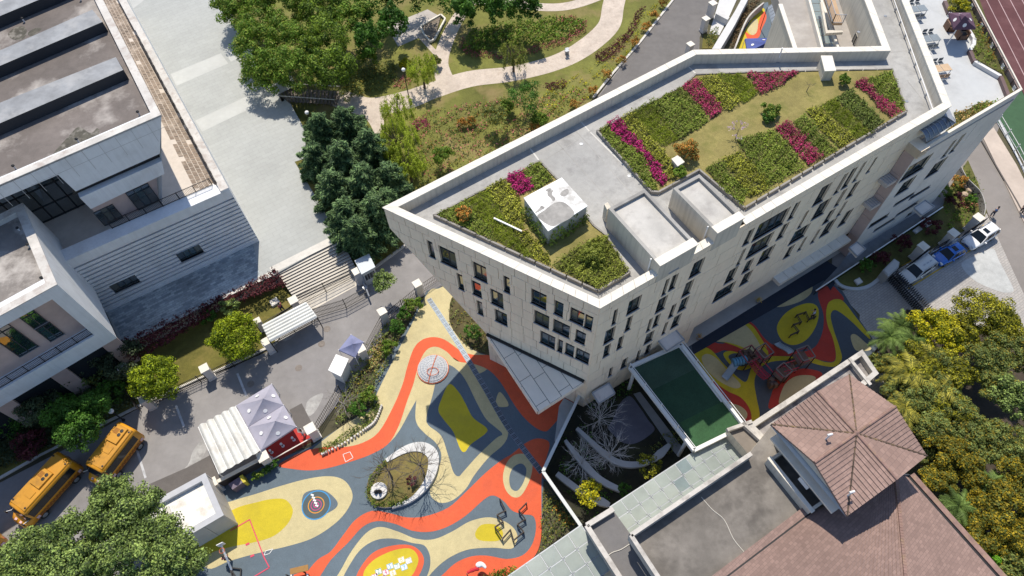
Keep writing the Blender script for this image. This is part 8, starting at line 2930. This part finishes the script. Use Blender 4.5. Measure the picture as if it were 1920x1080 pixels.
# planting strip between road fence and left playground
cover([(690,655),(722,610),(762,590),(800,558),(790,575),(760,612),(742,650),(725,690),(700,745),(680,770),(650,790),(628,800),(640,740),(665,690)], oliveg, 'olive shrub strip between road fence and left playground', h=.7, dens=70, size=.24, gap=.25, group='planting strips by the left playground')
cover([(690,660),(715,640),(722,668),(700,700),(684,700)], leafmat('dry brown leaf', (.20,.14,.05),(.30,.22,.09),.4,.2), 'dry brown patch in the strip beside the lattice fence', h=.5, dens=80, size=.22, gap=.2, group='planting strips by the left playground')
for i, (x, y, r) in enumerate(((775,572,.9),(745,615,.9),(730,650,.8),(757,590,.7),(690,745,.9),(672,765,.9),(640,700,.1))):
 if r > .5:
  tree_at(x, y, .9, r, .8,[brightg, deepg][i % 2],['rounded bush near the lattice pillar at the overhang', 'dark bush beside the tree at the road bend', 'green bush halfway down the strip', 'small dark bush above the road bend', 'green bush below the blue tent', 'dark bush at the low end of the strip'][i], 'shrub', 'bushes in the playground strip', cat='shrub', ncl=22, nleaf=1200, leaf=.2, tr=.05)
bed('hedge', [(596,842),(640,818),(680,793),(697,765),(694,748),(706,742),(714,760),(702,788),(680,806),(640,832),(604,850)],.1,.55, hedge_m, 240,.17, 'low green hedge with stone edge curving to the red mat', 'hedge', up=.4)
hs = thing('hedge_edging', 'row of pale edging stones below the curved hedge', 'edging', (*P(665,815).xy, 0))
for p in PP(spline([(605,852),(642,834),(682,808),(704,790),(716,762)],7, False),.12):
 b = MB(); b.box(p + Vector((0,0,.1)),(.18,.18,.36), kerb_m, random.random()); b.build('edging_stone', hs)
cover([(1018,915),(1040,925),(1085,985),(1060,1000),(1012,1035),(1015,985)], oliveg, 'mixed planting strip along the screen wall right of the orange rubber', h=.7, dens=100, size=.2, gap=.15, group='planting strips by the left playground')
cover([(1035,945),(1055,955),(1075,985),(1050,985)], rust, 'yellow and tan flowering patch in the strip along the screen wall', h=.7, dens=110, size=.2, gap=.35, group='planting strips by the left playground')
bed('hedge', [(905,1085),(940,1066),(965,1064),(975,1075),(950,1095)],.1,.7, brightg, 200,.2, 'bushy green hedge at the bottom edge beside the shorter glass canopy', 'hedge', up=.4)
cover([(846,560),(842,600),(850,620),(875,648),(905,662),(930,655),(900,610),(870,570)], oliveg, 'dry planting in the shade under the overhang', h=.4, dens=45, size=.22, gap=.45, group='planting strips by the left playground')
tree_at(887,622,1.0,.9,.9, deepg, 'dark round bush in the shade under the overhang', 'shrub', cat='shrub', ncl=22, nleaf=1200, leaf=.2, tr=.05)
tree_at(771,902,.8,.5,.5, maroon, 'small crimson bush on the planted island', 'shrub', cat='shrub', ncl=18, nleaf=900, leaf=.14, tr=.04, limbs=3)
for i, (x, y) in enumerate(((480,893),(493,887),(505,878),(515,868))):
 tree_at(x, y, .6,.38,.4,[brightg, brightg, deepg, deepg][i],['leftmost potted plant by the entrance wall', 'second potted plant by the entrance wall', 'third potted plant by the entrance wall, in shade', 'potted plant nearest the red railing'][i], 'potted_plant', 'potted plants by the entrance', cat='plant', ncl=14, nleaf=420, leaf=.16, tr=.05, limbs=3, clr=.16)
# bushes on the roof garden
def rbush(x, y, r, h, lm, lab, cl=26, nl=1800):
 tree_at(x, y, GZ + h * .5, r, h * .5, lm, lab, 'rounded_bush', 'rounded bushes on the school roof', z0=GZ, ncl=cl, nleaf=nl, leaf=.17, clr=r * .34, cat='bush', tr=.05, limbs=3)
rbush(1288,284,.95,1.5, rust, 'large orange tipped bush behind the small chimney on the roof', 40,3200)
rbush(871,402,.62,1.1, rust, 'orange tipped bush in the pointed end of the roof garden')
rbush(1447,210,.75,1.1, brightg, 'round green bush on the roof lawn, middle')
rbush(1440,221,.5,.9, deepg, 'darker half of the bush pair on the roof lawn')
rbush(1583,150,.5,1.0, brightg, 'small round bush beside the tall chimney')
rbush(1275,322,.55,.7, brightg, 'low green bush at the foot of the small chimney')
rbush(1110,475,1.0,1.2, leafmat('fresh green groundcover', (.1,.13,.02),(.17,.19,.03)), 'tall fresh green bush in the front corner of the roof garden', 34,2600)
# sparse and bare trees
def bare(x, y, h, r, label, zt, col, z0=0.0, n=26, seed=0, base=None, grp='bare trees', depth=3, flowers=None, tr=.09):
 loc = P(base[0], base[1], z0) if base else at_top(x, y, zt, z0)
 t = thing('bare_tree', label, 'tree', loc, grp)
 g = random.Random(seed)
 b, fin = MB(),[]
 tk = MB(); tk.tube([(0,0,-.1),(.03,.02, h * .3),(0,0, h * .55)],[tr, tr * .8, tr * .6], col, 8); tk.build('trunk', None).parent = t
 def grow(p, d, L_, rr, k):
  e = p + d * L_
  b.tube([p, p.lerp(e, .5) + Vector((g.uniform(-.1,.1), g.uniform(-.1,.1), g.uniform(0,.1))) * L_, e],[rr, rr * .75, rr * .5], col, 4, False)
  if k == 0: fin.append(e); return
  for _ in range(g.randint(3,4)):
   nd = (d + Vector((g.uniform(-.75,.75), g.uniform(-.75,.75), g.uniform(-.3,.5)))).normalized()
   grow(p.lerp(e, g.uniform(.45,1)), nd, L_ * g.uniform(.5,.72), rr * .55, k - 1)
 for i in range(n):
  a = i * 2.4
  el = g.uniform(.15,1.1)
  d = Vector((math.cos(a) * math.cos(el), math.sin(a) * math.cos(el), math.sin(el)))
  grow(Vector((0,0, h * g.uniform(.3,.6))), d, r * g.uniform(.4,.6), tr * .3, depth - 1)
 o = b.build('branches', None); o.parent = t; o['kind'] = 'stuff'
 if flowers:
  pp_ = np.array([[*(e + Vector((g.uniform(-.1,.1), g.uniform(-.1,.1), g.uniform(-.1,.1))))] for e in fin for _ in range(flowers[1])])
  leaf_object('blossom', pp_, RNG.normal(size=pp_.shape), RNG.uniform(.07,.15, len(pp_)), flowers[0], t)
palew = mat('pale grey bark', (.50,.48,.46),.85,.12)
dkw = mat('grey brown twig', (.13,.11,.095),.9,.15)
bare(0,0,3.4,3.2, 'pale bare tree highest in the shaded courtyard', 2.5, palew, base=(1122,796), seed=3, n=22, grp='bare trees in the courtyard')
bare(0,0,3.2,3.0, 'pale bare tree in the middle of the shaded courtyard', 2.5, palew, base=(1142,860), seed=5, n=21, grp='bare trees in the courtyard')
bare(0,0,3.2,3.0, 'pale bare tree at the left of the shaded courtyard', 2.5, palew, base=(1090,872), seed=8, n=21, grp='bare trees in the courtyard')
bare(0,0,5.0,2.9, 'leaning bare tree at the left of the planted island', 3.5, dkw, base=(735,896), z0=.3, seed=12, n=16, grp='bare trees on the planted island', tr=.11)
bare(0,0,5.4,3.1, 'bare tree near the stone seat of the planted island', 3.5, dkw, base=(795,888), z0=.3, seed=14, n=17, grp='bare trees on the planted island', tr=.11)
bare(0,0,3.6,2.3, 'grey bare tree above the lattice fence beside the kiosk', 3, mat('grey bark', (.30,.27,.245),.9,.12), base=(650,770), seed=17, n=12, grp='bare trees by the forecourt')
bare(0,0,2.2,1.3, 'small pink flowering tree on the roof lawn', 1.5, dkw, base=(1378,262), z0=GZ, seed=19, n=8, depth=2, flowers=(leafmat('pale pink blossom', (.55,.25,.40),(.66,.40,.52),.3,.3),7), grp='young trees on the roof lawn', tr=.05)
bare(0,0,1.6,.9, 'small bare tree on the roof lawn left of the tall chimney', 1.2, dkw, base=(1512,172), z0=GZ, seed=21, n=6, depth=2, grp='young trees on the roof lawn', tr=.04)
# courtyard leafy trees
tree_at(1105,926,3.0,1.25,1.0, yelg, 'bright yellow green tree in the lower corner of the courtyard', ncl=40, nleaf=1700, leaf=.22, clr=.34, hollow=.3, tr=.08)
tree_at(1218,874,2.4,1.0,.8, ochre, 'bronze tinted bush beside the end of the topmost curved bench', 'shrub', cat='shrub', ncl=30, nleaf=1300, leaf=.2, tr=.06)
tree_at(1172,920,1.6,.6,.7, deepg, 'small dark bush at the edge of the long glass canopy', 'shrub', cat='shrub', ncl=20, nleaf=700, leaf=.18, tr=.05)
cover([(1180,715),(1190,735),(1120,775),(1098,765),(1100,750)], deepg, 'dark planting in the shaded courtyard against the school', h=.4, dens=60, size=.2, gap=.4, group='courtyard planting')
cover([(1215,840),(1265,800),(1285,830),(1240,860)], oliveg, 'mossy planting inside the topmost curved bench', h=.3, dens=70, size=.18, gap=.4, group='courtyard planting')
cover([(1040,830),(1100,790),(1140,900),(1170,950),(1110,975),(1060,930)], soilb and deepg, 'low dark ground cover between the curved benches', h=.25, dens=40, size=.18, gap=.5, group='courtyard planting')
# palms
def palm(x, y, h, r, m, label, n=22, z0=0.0, grp='palms at the right', droop=.7, wid=.075):
 t = thing('palm_tree', label, 'palm', at_top(x, y, h, z0), grp)
 g = np.random.default_rng(sd())
 b = MB(); b.tube([(0,0,-.2),(.05,0, h * .5),(0,0, h)],[.2,.17,.15], bark_m, 9); b.build('trunk', None).parent = t
 b = MB()
 for i in range(n):
  a = i * 2.399 + g.uniform(-.2,.2)
  el = g.uniform(.05,1.25)
  L_ = r * g.uniform(.8,1.15)
  d = Vector((math.cos(a), math.sin(a),0))
  s = Vector((-d.y, d.x, 0))
  spine = []
  for k in range(9):
   q = k / 8
   spine.append(Vector((0,0, h)) + d * (L_ * q * math.cos(el * (1 - q * .5))) + Vector((0,0, L_ * (math.sin(el) * q - droop * q * q))))
  b.tube(spine, [.035,.03,.03,.025,.02,.02,.015,.01,.008], m, 4, False)
  for k in range(1,30):
   q = .10 + .88 * k / 30
   i0 = min(int(q * 8),7)
   c = spine[i0].lerp(spine[i0 + 1], q * 8 - i0)
   tang = (spine[i0 + 1] - spine[i0]).normalized()
   ln = r * g.uniform(.2,.3) * (math.sin(math.pi * min(q * .85 + .12,1)) ** .6)
   for sg_ in (-1,1):
    dr_ = (s * sg_ + tang * .75 + Vector((0,0,-.55 + g.uniform(-.35,.25)))).normalized()
    w_ = tang * (wid * .5)
    tip_ = c + dr_ * ln
    b.face([c - w_, c + w_, tip_ + w_ * .1, tip_ - w_ * .3], m)
 o = b.build('crown', None); o.parent = t
 return t
palmg = leafmat('palm green', (.05,.085,.02),(.10,.15,.035),.3,.2)
palmy = leafmat('palm yellow green', (.20,.185,.025),(.31,.28,.045),.3,.25, tip=((.08,.09,.02),.6))
palm(1668,632,4.5,2.3, palmg, 'green palm beside the corner of the right playground', grp='green palms at the right')
palm(1690,612,4.2,2.0, palmg, 'green palm nearest the folding gate', grp='green palms at the right')
palm(1712,640,4.6,2.0, palmg, 'green palm half under the yellow green tree', grp='green palms at the right')
palm(1705,700,5.6,2.4, palmy, 'yellowish palm with the longest fronds, right of the tower', n=20)
palm(1765,728,5.4,2.1, palmy, 'yellowish palm in the middle of the right hand trees', n=18)
palm(1698,765,5.0,2.0, palmy, 'yellowish palm closest to the tower roof', n=18)
palm(1742,668,5.0,1.8, palmy, 'yellowish palm below the yellow green tree', n=16)
palm(1850,905,4.6,1.8, palmg, 'green fan palm among the amber trees', grp='green palms at the right')
palm(1798,950,4.6,1.9, palmg, 'green fan palm left of the lowest amber trees', grp='green palms at the right')
palm(1800,985,3.6,1.3, palmg, 'small green palm at the gutter of the tiled roof', grp='green palms at the right')
RT = [(1745,612,5.0,1.9, yelg, 'bright yellow green tree beside the folding gate'),(1785,640,4.6,1.4, yelg, 'small bright yellow tree between palms and the umbrella shaped tree'),
      (1842,590,5.4,2.5, ochre, 'ochre umbrella shaped tree on the sunny forecourt, main crown'),(1800,625,5.0,1.7, ochre, 'ochre tree left of the umbrella shaped crown'),(1885,620,5.2,1.9, ochre, 'ochre tree right of the umbrella shaped crown'),
      (1845,680,5.0,2.1, oliveg, 'olive tree below the umbrella shaped tree'),(1893,660,5.0,2.0, oliveg, 'olive tree at the right edge below the umbrella shaped tree'),(1905,745,5.0,2.1, greyg, 'grey green tree at the right edge halfway down'),(1870,720,4.8,1.6, oliveg, 'small olive tree above the dark gap'),
      (1790,700,4.8,1.7, ochre, 'ochre tree behind the yellowish palms'),(1800,780,4.0,1.6, oliveg, 'olive tree beside the garden path'),(1748,800,4.4,1.6, oliveg, 'dark olive tree at the tower eave'),(1770,745,4.6,1.6, oliveg, 'olive tree under the yellowish palms'),
      (1780,850,4.6,1.7, amber, 'amber tree nearest the tower'),(1825,830,4.4,1.8, oliveg, 'olive tree below the garden path'),(1870,830,4.6,1.8, oliveg, 'olive tree right of the garden path'),(1910,840,4.6,1.8, oliveg, 'olive tree at the right edge near the garden path'),(1760,900,4.2,1.4, amber, 'amber tree beside the tiled roof corner'),
      (1815,880,4.4,1.5, amber, 'amber tree beside the fan palm'),(1905,890,4.6,1.9, amber, 'amber tree at the right edge below the olive ones'),(1840,955,4.4,1.6, amber, 'amber tree right of the fan palm'),(1885,950,4.8,2.0, amber, 'largest amber tree near the right edge'),(1850,1000,4.4,1.7, amber, 'amber tree over the bright green bush'),(1910,1010,4.6,1.8, amber, 'amber tree low on the right edge'),
      (1880,1055,3.6,1.2, leafmat('vivid green leaf', (.07,.20,.012),(.12,.27,.02),.4,.3), 'vivid green bush at the bottom right'),(1915,1070,4.0,1.5, oliveg, 'olive tree in the bottom right corner'),(1820,1010,3.0,1.1, oliveg, 'small olive bush by the gutter of the tiled roof'),(1735,850,3.0,1.0, oliveg, 'small olive bush under the tower eave')]
for x, y, zc, r, lm, lab in RT:
 tree_at(x, y, zc, r, r * .75, lm, lab, grp='trees at the right', ncl=60, nleaf=11000, leaf=.21, clr=r * .28, hollow=.5, tr=.13)
for x, y, zc, r, lm, lab in ((1718,692,4.4,2.1, ochre, 'shaggy ochre crown filling the gap between the yellowish palms'),(1690,735,4.2,1.8, oliveg, 'shaggy olive crown at the upper corner of the tower roof'),(1765,760,4.2,1.9, ochre, 'shaggy ochre crown below the middle palm'),
       (1672,690,3.6,1.5, oliveg, 'shaggy olive crown behind the narrow stained roof'),(1730,745,4.6,1.7, oliveg, 'shaggy olive crown between tower and middle palm'),(1765,690,4.6,1.8, oliveg, 'shaggy olive crown right of the upper palm')):
 tree_at(x, y, zc, r, r * .75, lm, lab, grp='trees at the right', ncl=50, nleaf=8000, leaf=.38, clr=r * .3, hollow=.5, tr=.12, width=.22)
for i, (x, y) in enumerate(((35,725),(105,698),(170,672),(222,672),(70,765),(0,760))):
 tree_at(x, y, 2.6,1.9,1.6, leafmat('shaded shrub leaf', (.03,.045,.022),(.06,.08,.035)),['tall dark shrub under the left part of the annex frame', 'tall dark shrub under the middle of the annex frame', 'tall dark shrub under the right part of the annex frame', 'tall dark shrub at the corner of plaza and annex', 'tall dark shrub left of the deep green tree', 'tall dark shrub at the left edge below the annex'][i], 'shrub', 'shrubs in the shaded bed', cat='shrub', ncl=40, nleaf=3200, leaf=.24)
# garden of the corner beyond the wing
cover([(1770,385),(1790,340),(1808,310),(1835,345),(1845,395),(1820,415),(1780,435)], brightg, 'sunny green corner garden behind the perforated fence', h=.5, dens=60, size=.22, gap=.45, group='corner garden planting')
cover([(1795,375),(1808,365),(1830,385),(1812,402)], pinkf, 'pink flowering patch in the corner garden', h=.5, dens=90, size=.2, gap=.3, group='corner garden planting')
for i, (x, y, r) in enumerate(((1772,362,.8),(1800,340,.9),(1790,375,.9),(1822,375,.6))):
 tree_at(x, y, .9, r, .8,[brightg, rust, maroon, deepg][i],['green bush at the corner of the wing', 'rust bush in the corner garden among rocks', 'maroon bush at the edge of the shaded lawn', 'small dark bush beside the perforated fence'][i], 'shrub', 'bushes in the corner garden', cat='shrub', ncl=22, nleaf=1100, leaf=.18, tr=.05)
for i, (x, y, r) in enumerate(((1650,485,.95),(1690,455,1.0),(1745,425,1.0),(1625,500,.8))):
 tree_at(x, y, .8, r, .8, maroon if i != 3 else deepg, ['dark maroon bush on the shaded lawn behind the plaque stone', 'dark maroon bush on the shaded lawn behind the silver car', 'dark maroon bush on the shaded lawn behind the blue car', 'dark bush near the cover on the shaded lawn'][i], 'shrub', 'bushes on the shaded lawn', cat='shrub', ncl=24, nleaf=1300, leaf=.2, tr=.05)
for i, (x, y) in enumerate(((1808,350),(1816,360),(1806,368))):
 t = thing('garden_rock', ['upper rock in the corner garden', 'right rock in the corner garden', 'lower rock in the corner garden'][i], 'rock', P(x, y, 0), 'rocks in the corner garden')
 b = MB(); b.lathe(P(x, y, 0),[(.45,0),(.5,.2),(.35,.5),(.05,.6)], mat('tan rock', (.42,.33,.25),.9,.15,1.5,5),7); b.build('rock_body', t)
# terrace planting
cover2 = [(X6(640,0), X6(660,110))]
def tbed(edge_, m, lab, h, dens, size, gap):
 q = [(1660 + x / 5.54, y / 5.54) for x, y in edge_]
 bed('planting_bed', q, ZT + .25, h, m, dens, size, lab, 'flower bed', 'planting on the roof terrace', up=.45, gap=gap)
tbed([(660,10),(820,0),(870,60),(920,190),(1010,380),(1130,620),(1205,770),(1170,765),(1060,690),(950,640),(900,520),(940,440),(930,390),(870,290),(940,230),(900,140),(690,125)], grn, 'green shrubs along the terrace parapet by the parasol', .6,90,.2,.4)
tbed([(950,260),(990,260),(1080,480),(1150,640),(1110,640),(1000,440)], rust, 'rusty flowering patches along the terrace parapet', .5,90,.18,.5)
q = T(1640,160,5.14,[(760,260),(870,250),(1000,170),(1130,165),(1160,190),(980,300),(720,455),(680,440),(790,360)])
bed('planting_bed', q, ZT + .05,.5, leafmat('tan grasses', (.26,.17,.06),(.36,.25,.10),.4,.2, tip=((.13,.14,.03),.6)),90,.2, 'rusty grasses along the front parapet of the terrace by the awning', 'flower bed', 'planting on the roof terrace', up=.45, gap=.3, base=soilb)
q = T(1640,160,5.14,[(930,225),(1000,170),(1130,165),(1160,190),(1040,260),(960,290)])
bed('planting_bed', q, ZT + .1,.6, brightg, 90,.2, 'green shrubs along the front parapet of the terrace', 'flower bed', 'planting on the roof terrace', up=.45)
tree_at(1660 + 775 / 5.54,65 / 5.54, ZT + .8,.9,.7, yelg, 'rounded yellow green bush at the top of the terrace planter', 'shrub', z0=ZT, cat='shrub', ncl=24, nleaf=1400, leaf=.17, tr=.05)
cover([(1322,85),(1330,60),(1345,55),(1342,88)], oliveg, 'bushy planting below the pillars by the white court', h=1.0, dens=90, size=.22, gap=.1, group='court planting')
cover([(1368,90),(1385,40),(1405,0),(1425,0),(1400,45),(1380,92)], leafmat('dark red brown hedge leaf', (.09,.055,.03),(.15,.10,.05)), 'dark brownish hedge between white wall and coloured court', h=.7, dens=90, size=.22, gap=.05, group='court planting')
